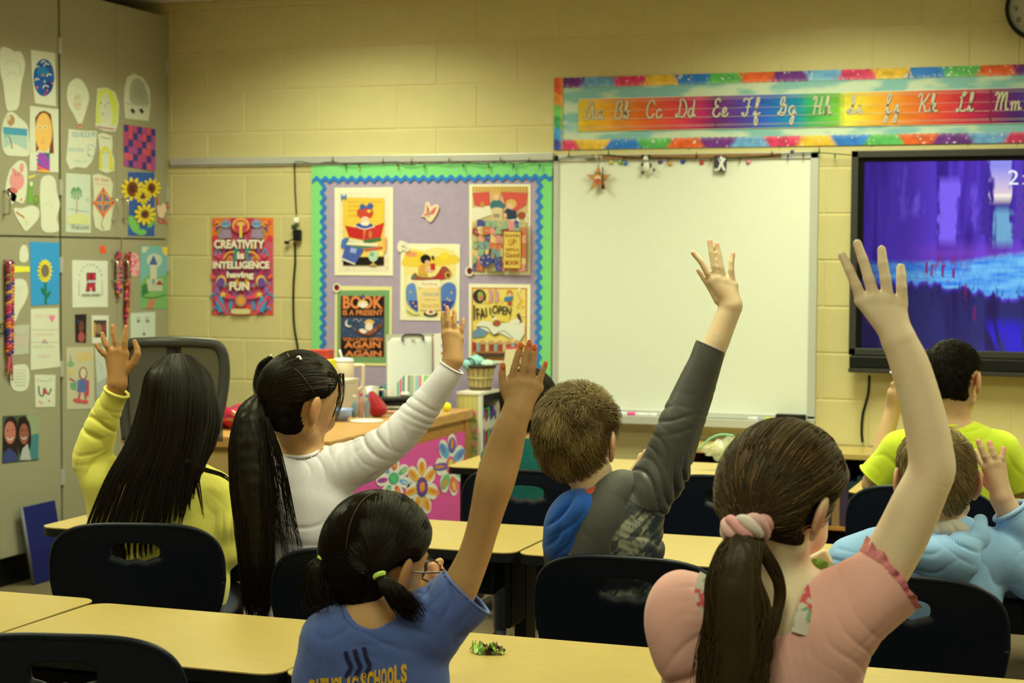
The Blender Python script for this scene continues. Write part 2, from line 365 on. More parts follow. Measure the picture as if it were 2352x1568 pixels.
kpaper('white shield-shaped cut-out with a small brown crayon mark', [(32, 478), (50, 478), (72, 472), (88, 480), (88, 500), (72, 520), (58, 530), (47, 515), (36, 496)], PAPER, d_leaf, smooth=True)
# right-hand cabinet, upper doors
def d_b1(a):
    for x, y in ((163, 212), (176, 200), (190, 225), (168, 240), (186, 262), (198, 244), (158, 218)): a.ell(x, y, 1.3, 1.3, C(220, 150, 120), 6)
    a.ell(178, 235, 9, 20, C(205, 205, 150), 16); a.ell(178, 240, 6, 4, C(215, 180, 140), 10); a.line([(172, 225), (182, 224)], 1, pen())
kpaper('white balloon-shaped cut-out, highest on the middle door', [(153, 212), (160, 190), (176, 180), (192, 190), (204, 222), (196, 258), (183, 288), (168, 262), (156, 240)], PAPER, d_b1, smooth=True)
kpaper('tiny orange dot sticker below the balloon cut-out', [(179, 286), (184, 283), (187, 289), (182, 294), (178, 291)], C(230, 140, 80), cat='sticker', name='sticker')
def d_b2(a):
    a.poly([(224, 210), (236, 203), (255, 206), (268, 228), (270, 250), (266, 286), (256, 288), (258, 262), (252, 232), (242, 216), (234, 220), (228, 250), (232, 284), (220, 284)], C(206, 220, 82)); a.ell(241, 248, 12, 34, C(208, 215, 165), 20)
    for x in (231, 248): a.ell(x, 236, 2, 1.6, pen((110, 110, 100)), 8)
    a.line([(239, 240), (240, 246), (237, 247)], 1, pen(), 8); a.line([(233, 259), (238, 264)], 1.4, pen((140, 100, 100)))
    a.line([(222, 290), (240, 294), (262, 297)], 3, C(190, 110, 120), 8)
kpaper('face with bright yellow hair drawn on white paper', [(223, 203), (245, 201), (264, 212), (273, 240), (271, 280), (265, 302), (240, 301), (219, 291), (220, 250)], PAPER, d_b2)
def d_brain(a):
    a.poly(curve2([(296, 215), (302, 188), (314, 180), (328, 190), (338, 215), (341, 240), (320, 240), (300, 235)], 24), C(166, 172, 128))
    for k in range(5): a.line([(303+k*6, 195+k*3), (309+k*6, 205+k*2), (303+k*6, 218), (311+k*5, 230)], 1.2, pen((140, 145, 110)), 10)
    a.line([(288, 238), (315, 241), (341, 246)], 1.4, pen((150, 155, 120)), 8)
    for x in (304, 324): a.poly([(x-6, 253), (x-1, 248), (x+6, 256), (x+1, 262)], C(58, 52, 40))
kpaper('arched grey pencil drawing with two dark diamond eyes', [(286, 200), (292, 176), (308, 169), (328, 178), (344, 205), (345, 240), (341, 278), (287, 272), (284, 230)], C(205, 210, 165), d_brain)
def d_rock(a):
    a.text('YOU ROCK MY', 192, 315, 56, 12, C(70, 140, 150)); a.text('ROCKS', 174, 348, 34, 8, C(110, 160, 165), rot=.02); a.text('FOR US', 185, 373, 30, 6, C(160, 190, 170)); a.line(curve2([(200, 340), (206, 332), (216, 338), (218, 350), (212, 360), (202, 356)], 20), 1.2, C(140, 175, 160))
    a.ell(204, 343, 3, 1.6, C(130, 175, 170), 8); a.ell(203, 356, 3, 2, C(90, 160, 180), 8)
kpaper('white note hand-lettered in blue', [(157, 296), (190, 300), (222, 301), (220, 340), (210, 372), (196, 386), (176, 383), (160, 389), (151, 368), (155, 330)], PAPER, d_rock)
def d_m2(a):
    a.poly(curve2([(227, 385), (228, 350), (238, 336), (250, 342), (258, 365), (260, 390), (250, 388), (248, 360), (240, 352), (234, 362), (236, 386)], 30), C(210, 208, 70)); a.ell(242, 366, 9, 20, C(205, 212, 165), 16); a.line([(236, 351), (240, 350)], 1, pen()); a.line([(244, 350), (248, 351)], 1, pen()); a.line([(230, 314), (244, 318), (252, 317)], 2, pen((150, 155, 110)), 8)
kpaper('narrow white cut-out with a small yellow-haired face', [(224, 308), (236, 305), (256, 312), (258, 330), (256, 350), (262, 368), (262, 392), (244, 397), (227, 390), (229, 350)], PAPER, d_m2)
def d_weave(a):
    cs = [(206, 84, 92), (60, 62, 120), (182, 74, 110), (206, 90, 100), (66, 60, 130), (170, 80, 130)]; rg = random.Random(3)
    for i in range(7):
        for j in range(6):
            x0 = 284+i*10.1; y0 = 286+j*16+i*1.6; c = cs[1] if (i+j) % 3 == 0 else cs[rg.choice([0, 2, 3, 5])]
            a.poly([(x0, y0), (x0+10.1, y0+1.6), (x0+10.1, y0+17), (x0, y0+15.6)], C(*c))
kpaper('woven paper mat in pink and navy squares', [(283, 285), (355, 296), (353, 385), (284, 378)], C(200, 84, 96), d_weave, cat='paper mat', name='paper_mat')
def d_palm(a):
    a.line([(174, 440), (176, 470), (173, 510)], 2.6, C(176, 160, 110), 10)
    for dx, dy in ((-12, 6), (-10, 16), (-4, 20), (6, 20), (12, 14), (12, 4), (-8, -4), (6, -6)): a.line([(174, 438), (174+dx*.6, 432+dy*.3), (174+dx, 438+dy)], 3, C(98, 158, 98), 8)
    a.poly([(153, 500), (165, 492), (190, 490), (205, 502), (205, 515), (153, 514)], C(208, 212, 130)); a.text('Welcome', 182, 527, 42, 12, pen((130, 130, 105)), shear=.1); a.line([(158, 478), (180, 483), (204, 486)], 1.2, C(150, 180, 180), 10); a.ell(202, 456, 6, 4, C(190, 196, 155), 10); a.ell(202, 456, 5, 3, PAPG, 10)
kpaper('white sheet with a tall green palm tree on an island', [(151, 397), (207, 401), (208, 535), (150, 533)], C(200, 212, 168), d_palm)
def d_kite(a):
    a.text('Mr Bear', 234, 417, 34, 9, C(205, 110, 100)); a.line([(216, 421), (252, 426)], 1, C(215, 140, 120))
    a.poly([(236, 430), (262, 466), (236, 500), (213, 466)], C(222, 120, 70)); a.poly([(236, 437), (257, 466), (236, 493), (218, 466)], C(226, 200, 90))
    for p in ([(238, 442), (254, 463), (238, 463)], [(233, 442), (219, 463), (233, 463)], [(238, 470), (254, 469), (238, 488)], [(233, 470), (220, 469), (233, 488)]): a.poly(p, C(60, 130, 120)); c = np.mean(p, 0); a.poly([tuple(c+(np.array(q)-c)*.5) for q in p], C(150, 90, 150))
    a.line([(236, 430), (236, 500)], 3, C(222, 90, 60)); a.line([(213, 466), (262, 466)], 3, C(222, 90, 60)); a.line([(236, 500), (232, 515), (237, 528)], 1, pen(), 8)
kpaper('paper foot shape with a red, yellow and green kite', [(212, 402), (226, 399), (252, 408), (259, 422), (256, 450), (262, 470), (257, 500), (252, 528), (234, 531), (218, 522), (213, 490), (215, 450)], C(210, 214, 160), d_kite)
def d_sun(a):
    a.rect(296, 396, 353, 541, C(52, 92, 150))
    def fl(x, y, r, ri):
        for k in range(11): t = 2*math.pi*k/11; a.ell(x+math.cos(t)*r*.72, y+math.sin(t)*r*.72, r*.36, r*.17, C(232, 205, 40), 10, t)
        a.ell(x, y, ri, ri*1.35, C(120, 70, 36), 18); a.ell(x-1, y, ri*.5, ri*.7, C(80, 46, 30), 12)
    for x0 in (302,): a.line([(x0+12, 480), (x0+16, 520), (x0+14, 540)], 3, C(110, 180, 80), 8)
    a.ell(306, 515, 10, 22, C(118, 190, 82), 14, -.4); a.ell(346, 508, 8, 16, C(118, 190, 82), 14, .4); a.ell(324, 533, 12, 7, C(118, 190, 82), 12)
    fl(303, 434, 26, 13); fl(346, 432, 22, 9); fl(326, 450, 18, 4); fl(330, 492, 24, 7)
kpaper('blue painting full of large yellow sunflowers', [(294, 395), (354, 396), (354, 542), (294, 541)], C(52, 92, 150), d_sun, cat='painting', name='painting')
def d_heart(a): pass
ho = sheet(K, KN, [(358, 478), (362, 470), (367, 474), (372, 466), (378, 470), (381, 482), (372, 502), (362, 498)], C(226, 200, 150), 'paper_heart', PRINT, off=.004)
tag(ho, 'cream paper heart with thin red arms and legs', 'paper heart')
for pts in ([(361, 470), (359, 452)], [(378, 478), (391, 470)], [(366, 498), (362, 508), (374, 512)], [(372, 500), (378, 510), (384, 514)]):
    a = Art(K, KN, .003); a.line(pts, 4, C(205, 84, 62)); a.build('limb', PRINT, ho)
# lower doors
kpaper('small blank white oval cut-out at the top of the left lower door', [(45, 575), (52, 563), (61, 566), (65, 590), (58, 602), (45, 599)], PAPER, smooth=True)
kpaper('yellow paper strip behind the braided cord', [(24, 610), (68, 612), (68, 624), (24, 626)], C(232, 228, 62), cat='paper strip', name='paper_strip')
def d_sf(a):
    for k in range(16): t = 2*math.pi*k/16; a.ell(102+math.cos(t)*13, 622+math.sin(t)*22, 5, 3, C(228, 215, 40), 8, t)
    a.ell(102, 622, 13, 20, C(228, 205, 40), 20); a.ell(102, 622, 9.5, 15, C(120, 110, 84), 18); a.line([(103, 648), (104, 670), (104, 698)], 4, C(40, 120, 70), 8); a.ell(98, 668, 3, 9, C(40, 120, 70), 10, -.4); a.ell(110, 676, 3, 10, C(40, 120, 70), 10, .5)
kpaper('bright blue painting with one yellow sunflower', [(68, 555), (136, 557), (136, 698), (71, 702)], C(54, 152, 190), d_sf, cat='painting', name='painting')
kpaper('blank white speech-bubble cut-out left of the blue sunflower painting', [(20, 650), (40, 640), (58, 645), (64, 670), (56, 695), (44, 715), (34, 738), (24, 728), (22, 690)], PAPER, lambda a: a.line([(30, 665), (42, 660), (50, 668)], .9, pen((185, 190, 145)), 8), smooth=True)
kpaper('faint crayon landscape on white paper', [(24, 748), (67, 745), (65, 813), (25, 816)], C(186, 190, 150), lambda a: (a.poly([(26, 775), (45, 768), (65, 776), (65, 795), (26, 792)], C(196, 184, 146)), a.line([(30, 765), (50, 770), (62, 764)], 2, C(176, 176, 140), 8)))
def d_note(a):
    for y, w, c in ((723, 44, (214, 190, 160)), (765, 46, (216, 196, 160)), (793, 50, (190, 205, 130)), (815, 30, (222, 190, 170))): a.text('xoxo xoxo'[:int(w/5)], 100, y+6, w, 7, C(*c))
    a.poly([(112, 730), (114, 722), (118, 726), (122, 722), (126, 728), (119, 741)], C(236, 130, 150)); a.line([(70, 757), (136, 757)], .8, C(180, 186, 148)); a.line([(70, 797-12), (136, 797-12)], .8, C(190, 196, 155))
    for i, c in enumerate(((220, 90, 80), (235, 200, 70), (90, 150, 200))): a.line([(96+i, 788), (101, 780+i*2), (108-i, 788)], 2, C(*c), 8)
kpaper('long folded white letter with a pink heart', [(70, 709), (134, 707), (135, 786), (138, 842), (70, 850)], PAPER, d_note)
kpaper('small white card with lines of pencil writing', [(24, 845), (38, 838), (60, 838), (67, 858), (64, 888), (52, 898), (32, 896), (24, 878)], PAPER, lambda a: [a.line([(32+((k*7) % 4), 850+k*7), (58, 849+k*7)], 1.1, pen((165, 170, 130))) for k in range(6)], smooth=True)
def d_crest(a):
    a.line([(88, 886), (90, 905), (98, 909), (100, 890)], 3, pen((60, 60, 60)), 8); a.line([(103, 892), (110, 906), (117, 892)], 3, pen((60, 60, 60)), 8); a.ell(102, 899, 5, 6, C(180, 80, 70), 12); a.line([(84, 870), (102, 876), (120, 870)], 1.2, pen((160, 170, 130)), 10)
    for x, y in ((90, 922), (95, 926), (112, 920)): a.ell(x, y, 2, 2.4, C(215, 110, 110), 8)
kpaper('white card with a dark hand-drawn emblem', [(79, 860), (127, 861), (126, 934), (81, 935)], PAPER, d_crest)
def d_photo(a):
    a.poly([(7, 956), (90, 952), (88, 1055), (5, 1063)], C(70, 90, 60)); a.poly([(60, 952), (90, 952), (88, 1052), (70, 1055)], C(150, 165, 110)); a.poly([(66, 1000), (88, 995), (87, 1053), (66, 1055)], C(70, 130, 120))
    a.poly(curve2([(8, 980), (14, 960), (28, 956), (38, 970), (40, 1010), (38, 1050), (10, 1056), (6, 1020)], 24), C(44, 28, 24)); a.poly(curve2([(40, 970), (52, 956), (64, 965), (70, 990), (68, 1030), (52, 1050), (42, 1030)], 24), C(34, 24, 20))
    a.ell(22, 993, 13, 26, C(190, 120, 90), 20); a.ell(54, 996, 11, 24, C(150, 92, 64), 20); a.line([(15, 1005), (22, 1010), (29, 1004)], 2.4, C(225, 215, 190), 8); a.line([(48, 1004), (54, 1008), (60, 1003)], 2.2, C(225, 215, 190), 8)
    for x, y in ((16, 988), (27, 987), (50, 988), (59, 987)): a.ell(x, y, 2, 1.3, C(40, 26, 20), 8)
    a.poly([(6, 1040), (20, 1028), (34, 1040), (40, 1058), (6, 1063)], C(60, 70, 110)); a.poly([(44, 1056), (50, 1030), (62, 1018), (70, 1056)], C(180, 185, 160))
kpaper('large colour photograph of two smiling dark-haired people', [(6, 955), (90, 951), (88, 1056), (4, 1064)], C(80, 90, 70), d_photo, cat='photograph', name='photograph')
kpaper('small orange square sticky note', [(228, 566), (240, 563), (243, 580), (231, 583)], C(232, 92, 40), cat='sticky note', name='sticky_note')
def d_H(a):
    for k in range(9):
        t = math.pi*(1.12+.76*k/8)*1.; x, y = 207+27*math.cos(t), 645+38*math.sin(t); a.line([(x-1.6, y-2), (x+1.6, y+2)], 1.1, pen((90, 90, 80)))
    for s in (-1, 1):
        for k in range(6): a.line([(207+s*27, 645+k*6), (207+s*26, 648+k*6)], 1.1, pen((90, 90, 80)))
    R_ = C(190, 42, 60); K_ = C(60, 40, 40)
    for c, e in ((K_, 1.2), (R_, 0)):
        a.rect(199-e, 627-e, 206+e, 642+e, c); a.rect(209-e, 627-e, 217+e, 642+e, c); a.poly([(200-e, 650-e), (215+e, 650-e), (217+e, 667+e), (211-e, 667+e), (210, 658), (206, 658), (204+e, 667+e), (197-e, 667+e)], c)
    a.rect(200, 642, 216, 650, C(196, 200, 180)); a.rect(198, 641.5, 218, 643, K_); a.rect(198, 649, 218, 650.5, K_)
    a.text('SCHOOL DISTRICT', 208, 680, 44, 5.5, pen((60, 55, 50)), bold=.02)
kpaper('white sheet with a bold red H school emblem in a ring of small letters', [(165, 597), (247, 599), (247, 705), (166, 706)], C(216, 222, 178), d_H, cat='sign', name='emblem_sheet')
def d_castle(a):
    a.poly([(325, 567), (384, 567), (383, 620), (324, 620)], C(120, 180, 160)); a.poly([(322, 650), (340, 630), (365, 636), (383, 628), (382, 709), (322, 707)], C(118, 176, 92)); a.ell(354, 598, 18, 16, C(196, 208, 165), 16); a.poly([(371, 567), (384, 567), (383, 588), (374, 582)], C(240, 205, 60)); a.poly([(325, 567), (342, 567), (332, 580), (325, 578)], C(205, 210, 160))
    a.poly([(341, 608), (352, 585), (361, 608)], C(66, 96, 140)); a.rect(344, 608, 359, 652, C(205, 205, 160)); a.rect(336, 640, 372, 668, C(190, 196, 150)); a.poly([(356, 654), (366, 642), (374, 655)], C(160, 60, 50)); a.poly([(344, 682), (358, 682), (352, 708), (332, 708)], C(186, 130, 84)); a.rect(349, 640, 353, 652, C(90, 130, 150)); a.poly([(325, 655), (336, 650), (340, 672), (324, 680)], C(60, 120, 60)); a.line([(324, 680), (350, 684), (380, 676)], 4, C(90, 140, 60), 10)
kpaper('painting of a white fairy-tale tower on green hills under a yellow sun', [(323, 564), (385, 566), (382, 710), (321, 708)], C(120, 180, 160), d_castle, cat='painting', name='painting')
def d_hearts(a):
    for x, y, r in ((305, 606, 8), (314, 598, 5), (298, 625, 5), (315, 625, 4), (307, 588, 4)): a.poly([(x-r, y-r*.4), (x-r*.4, y-r), (x, y-r*.5), (x+r*.4, y-r), (x+r, y-r*.4), (x, y+r)], C(225, 70, 90)); a.ell(x, y-1, r*.4, r*.4, C(232, 190, 170), 8)
kpaper('pale pink lacy paper of red hearts', curve2([(297, 590), (306, 580), (317, 588), (320, 610), (316, 632), (304, 634), (294, 626), (296, 605)], 24), C(222, 170, 150), d_hearts)
def d_face(a):
    for x in (317, 338): a.ell(x, 737, 5, 5, pen((170, 175, 140)), 12); a.ell(x, 737, 2.5, 2.5, pen((90, 90, 80)), 8); a.line([(x-6, 730), (x+4, 729)], 1.2, pen((130, 130, 110)))
    a.poly([(326, 770), (330, 761), (334, 769)], pen((100, 100, 85)))
kpaper('white sheet with two pencilled eyes and a nose', [(299, 719), (356, 716), (356, 782), (300, 782)], C(202, 214, 175), d_face)
kpaper('small dark photograph with a reddish figure', [(172, 722), (198, 721), (197, 787), (173, 786)], C(34, 30, 30), lambda a: (a.ell(186, 750, 6, 14, C(110, 62, 44), 12), a.ell(186, 774, 8, 12, C(170, 80, 70), 12), a.ell(179, 738, 2, 3, C(40, 80, 110), 8)), cat='photograph', name='photograph')
kpaper('instant photograph with a white border and dim picture', [(210, 724), (249, 724), (248, 786), (211, 788)], C(218, 222, 180), lambda a: (a.rect(214, 735, 244, 775, C(70, 62, 48)), a.ell(226, 755, 8, 12, C(150, 120, 80), 12), a.ell(239, 752, 4, 10, C(150, 60, 60), 10), a.poly([(214, 738), (220, 745), (218, 775), (214, 775)], C(190, 150, 60))), cat='photograph', name='photograph')
def d_robot(a):
    a.poly([(172, 812), (210, 808), (212, 826), (178, 832), (174, 822)], C(206, 186, 110)); a.ell(162, 836, 8, 7, C(130, 170, 110), 12); a.line([(160, 815), (162, 830)], 2, C(90, 150, 80)); a.poly([(155, 850), (170, 846), (172, 860), (158, 864)], C(206, 186, 110))
    a.ell(190, 858, 10, 16, C(140, 100, 70), 16); a.ell(190, 857, 7, 12, C(212, 200, 150), 14); a.poly([(178, 872), (202, 872), (204, 900), (176, 900)], C(90, 110, 150)); a.poly([(160, 880), (176, 874), (174, 896), (162, 893)], C(110, 160, 110)); a.poly([(198, 872), (204, 874), (203, 908), (197, 910)], C(196, 70, 70)); a.line([(183, 900), (180, 915)], 5, C(190, 90, 80)); a.line([(194, 900), (196, 915)], 5, C(190, 90, 80)); a.ell(178, 920, 12, 5, C(205, 84, 78), 12, .2); a.ell(194, 922, 8, 5, C(205, 84, 78), 12)
    a.line([(158, 868), (170, 875)], 3, C(190, 80, 80))
kpaper('tall crayon drawing of a small figure in red shoes', [(152, 798), (214, 796), (216, 938), (153, 940)], C(196, 192, 142), d_robot)
kpaper('pale grey pencil drawing half hidden behind the raised hand', [(217, 798), (246, 796), (245, 866), (222, 880)], C(196, 204, 168), lambda a: a.line([(224, 830), (232, 840), (230, 856)], 1, pen((160, 165, 130)), 8))
kpaper('plain grey sheet low beside the raised yellow sleeve', [(220, 882), (244, 866), (240, 905), (222, 916)], C(170, 176, 150))
# braided cords hanging from handles
def braid(label, top, bot, r, cols, seedv, tassel=6):
    t = None; y = top[1]
    P0 = K(*top)+np.array([.02, 0, 0]); P1 = K(*bot)+np.array([.012, 0, 0])
    n = 26; items = []; cc = []; rg = random.Random(seedv)
    t = thing('braided_cord', tuple(P0), label, 'braided cord')
    for s in range(3):
        for k in range(n):
            u0, u1 = k/n, (k+1.15)/n; ph = lambda u: 2*math.pi*(u*9+s/3)
            pts = [P0+(P1-P0)*u+np.array([math.sin(2*ph(u))*r*.45, math.sin(ph(u))*r, 0]) for u in np.linspace(u0, u1, 5)]
            items.append(tube_arr(pts, r*.62, 6)); cc.append(C(*rg.choice(cols)))
    join_parts('braid', items, PRINT, t, cols=cc)
    items = []; cc = []
    for k in range(tassel):
        q = P1+np.array([rg.uniform(-1, 1)*r*.6, rg.uniform(-1, 1)*r, 0]); e = P1+np.array([rg.uniform(-.5, 1)*r, rg.uniform(-1.6, 1.6)*r, -rg.uniform(.5, 1)*.6*abs(P0[2]-P1[2])*(.5 if tassel > 6 else .3)])
        items.append(tube_arr(spline([q, (q+e)/2+np.array([.002, rg.uniform(-.006, .006), 0]), e], 8), .0028, 5)); cc.append(C(*rg.choice(cols)))
    join_parts('tassel', items, PRINT, t, cols=cc)
WARMC = [(190, 60, 50), (120, 50, 90), (220, 130, 50), (70, 60, 120), (190, 70, 100), (215, 160, 60)]
braid('long multicoloured braided cord hanging from the left lower handle', (14, 600), (16, 812), .015, WARMC, 1, 10)
braid('short pink and orange braid hanging from the middle lower handle', (266, 580), (267, 672), .013, WARMC, 2, 4)
braid('long dark red braid with beads hanging from the right lower handle', (287, 580), (285, 730), .011, [(150, 36, 36), (110, 30, 40), (200, 130, 60), (190, 60, 90)], 3, 6)
tag(tube('cord', [K(279, 545)+[.004, 0, 0], K(277, 560)+[.01, 0, 0], K(268, 575)+[.03, 0, 0], K(266, 590)+[.03, 0, 0]], .003, mat('cord_tan', C(150, 130, 90)), n=10), 'thin tan cord looped over the middle cabinet handle', 'cord')
_e = link('ring', mesh_np('ring', *tube_arr([K(0, 755)+np.array([.01, .02*math.cos(t), .022*math.sin(t)-.0]) for t in np.linspace(0, 2*math.pi, 20)], .003, 6)), M_BLACK); tag(_e, 'dark wire ring hanging at the far left edge of the cabinet', 'ring')
# ================================================================== THINGS ON THE BACK WALL
def WY(y): return lambda px, py: at_y(px, py, y)
NY = (0, -1, 0)
M_WBFR = mat('whiteboard_frame', C(196, 198, 160), rough=.4, metal=.2, spec=.4)
M_WB = mat('whiteboard_enamel', C(226, 230, 184), rough=.28, spec=.5)
w_ = lambda x, y, d=0.: WY(d)(x, y)
# rail
zr = w_(600, 361)[2]; zr2 = w_(600, 377)[2]
r_ = thing('map_rail', (.6, -.01, zr2), 'long pale metal tack rail running along the block wall at board height', 'rail')
box2('rail', (-.41, -.02, zr2), (1.60, -.0005, zr), M_ALU, r_, bev=.002); box2('rail_lower_lip', (-.41, -.012, zr2-.008), (1.60, -.0005, zr2-.001), M_WBFR, r_)  # narrow pale lip along the lower edge of the rail
# whiteboard
xl, xr = w_(1273, 650)[0], w_(1878, 650)[0]; zt, zb = w_(1280, 357)[2], w_(1500, 948)[2]
wbd = thing('whiteboard', ((xl+xr)/2, -.01, zb), 'large blank whiteboard with a pale metal frame and pen tray', 'whiteboard')
box2('panel', (xl+.02, -.016, zb+.01), (xr-.02, -.002, zt-.01), M_WB, wbd)
for a, b in (((xl, -.024, zb), (xl+.025, -.001, zt)), ((xr-.035, -.024, zb), (xr, -.001, zt)), ((xl, -.024, zt-.03), (xr, -.001, zt)), ((xl, -.024, zb-.01), (xr, -.001, zb+.014))): box2('frame', a, b, M_WBFR, wbd, bev=.002)
box2('tray', (xl+.02, -.085, zb-.03), (xr-.0, -.024, zb-.012), M_WBFR, wbd, bev=.003); box2('tray_lip', (xl+.02, -.09, zb-.045), (xr, -.083, zb-.008), M_WBFR, wbd, bev=.002)
ZT = zb-.012
def marker(x, col, lab, n):
    t = thing('marker', (x, -.055, ZT+.008), lab, 'marker')
    for nm, a, b, r, c in (('barrel', -.055, .02, .0075, (222, 222, 190)), ('cap', .02, .055, .0085, col)):
        tube(nm, [(x+a, -.055, ZT+.009), (x+b, -.055, ZT+.009)], r, mat('marker_%d%d%d' % c, C(*c), rough=.3), t, seg=12)
marker(w_(1440, 940)[0], (225, 70, 130), 'pink capped marker on the whiteboard tray', 0); marker(w_(1470, 940)[0]+.04, (230, 225, 190), 'white marker beside the pink marker on the whiteboard tray', 1); marker(w_(1752, 946)[0], (200, 205, 40), 'yellow marker beside the eraser on the whiteboard tray', 2)
marker(w_(1775, 946)[0]+.0, (190, 196, 30), 'second yellow marker touching the black eraser', 3)
ex = w_(1822, 948)[0]; er = thing('eraser', (ex, -.055, ZT), 'black felt board eraser at the right end of the tray', 'eraser'); box('block', (ex, -.055, ZT+.024), (.13, .04, .02), M_BLACK, er, bev=.004); box('felt', (ex, -.055, ZT+.008), (.125, .038, .014), mat('felt', (.02, .02, .022), rough=1), er)
# ---- bulletin board
BY = -.018
B = WY(BY); bb = thing('bulletin_board', tuple(B(990, 880)), 'bulletin board with lavender cloth, green corrugated edging and blue zigzag trim', 'bulletin board')
LAV = C(172, 156, 158); GRN = C(128, 210, 112); BLU = C(40, 122, 178)
x0, x1, z1_ = B(716, 500)[0], B(1268, 500)[0], B(990, 377)[2]; z0_ = B(990, 948)[2]
box2('backing', (x0+.02, -.016, z0_+.01), (x1-.02, -.002, z1_-.01), mat('lavender_cloth', LAV, rough=.95, noise=.05, nscale=25, bump=.3, bscale=700), bb)
M_GRN = mat('green_corrugated', GRN, rough=.7)
def corr(name, a, b, vert, n):   # corrugated strip with real ridges
    xa, za = a; xb, zb_ = b; V = []; F = []
    for i in range(n*4+1):
        u = i/(n*4); d = -.0185-.0018*(.5+.5*math.cos(2*math.pi*i/4))
        V += [(xa, d, za+(zb_-za)*u), (xb, d, za+(zb_-za)*u)] if vert else [(xa+(xb-xa)*u, d, za), (xa+(xb-xa)*u, d, zb_)]
    F = [[2*i, 2*i+1, 2*i+3, 2*i+2] for i in range(n*4)]
    link(name, mesh_np(name, V, F, True), M_GRN, bb)
gw = .066
corr('green_border', (x0, z0_), (x0+gw, z1_), True, 150); corr('green_border', (x1-gw, z0_), (x1, z1_), True, 150); corr('green_border', (x0, z1_-.068), (x1, z1_), False, 120)
def zig(name, p0, p1, w, wl, off):
    p0 = np.array(p0); p1 = np.array(p1); L = np.linalg.norm(p1-p0); T = (p1-p0)/L; N = np.array([-T[1], T[0]]); n = int(L/wl*12); P = []
    for i in range(n+1):
        s = L*i/n; ph = (s/wl) % 1; tri = 1-4*abs(ph-.5) if True else 0; tri = math.sin(tri*math.pi/2); P.append(p0+T*s+N*tri*.0075)
    V = []; F = []
    for q in P:
        a = q+N*.0105; b = q-N*.0105; V += [(a[0], off, a[1]), (b[0], off, b[1]), (a[0], off+.0015, a[1]), (b[0], off+.0015, b[1])]
    for i in range(n): b = 4*i; F += [[b, b+1, b+5, b+4], [b+4, b+6, b+2, b], [b+1, b+3, b+7, b+5]]
    link(name, mesh_np(name, V, F, False), mat('blue_trim', BLU, rough=.6), bb)
zig('zigzag_trim', (x0+.004, z1_-.068), (x1-.002, z1_-.068), .026, .0465, -.0225); zig('zigzag_trim', (x0+gw-.004, z0_), (x0+gw-.004, z1_-.07), .026, .0465, -.0222); zig('zigzag_trim', (x1-gw+.004, z0_), (x1-gw+.004, z1_-.07), .026, .0465, -.0222)
BP = WY(-.0175)
def poster(label, quad, col, draw, mp=BP, cat='poster', name='poster', group='picture posters on the bulletin board', base=.002):
    o = sheet(mp, NY, quad, col, name, PRINT, off=.0005); tag(o, label, cat, group)
    a = Art(mp, NY, base); draw(a); a.build('print', PRINT, o); return o
IV = C(236, 232, 172)
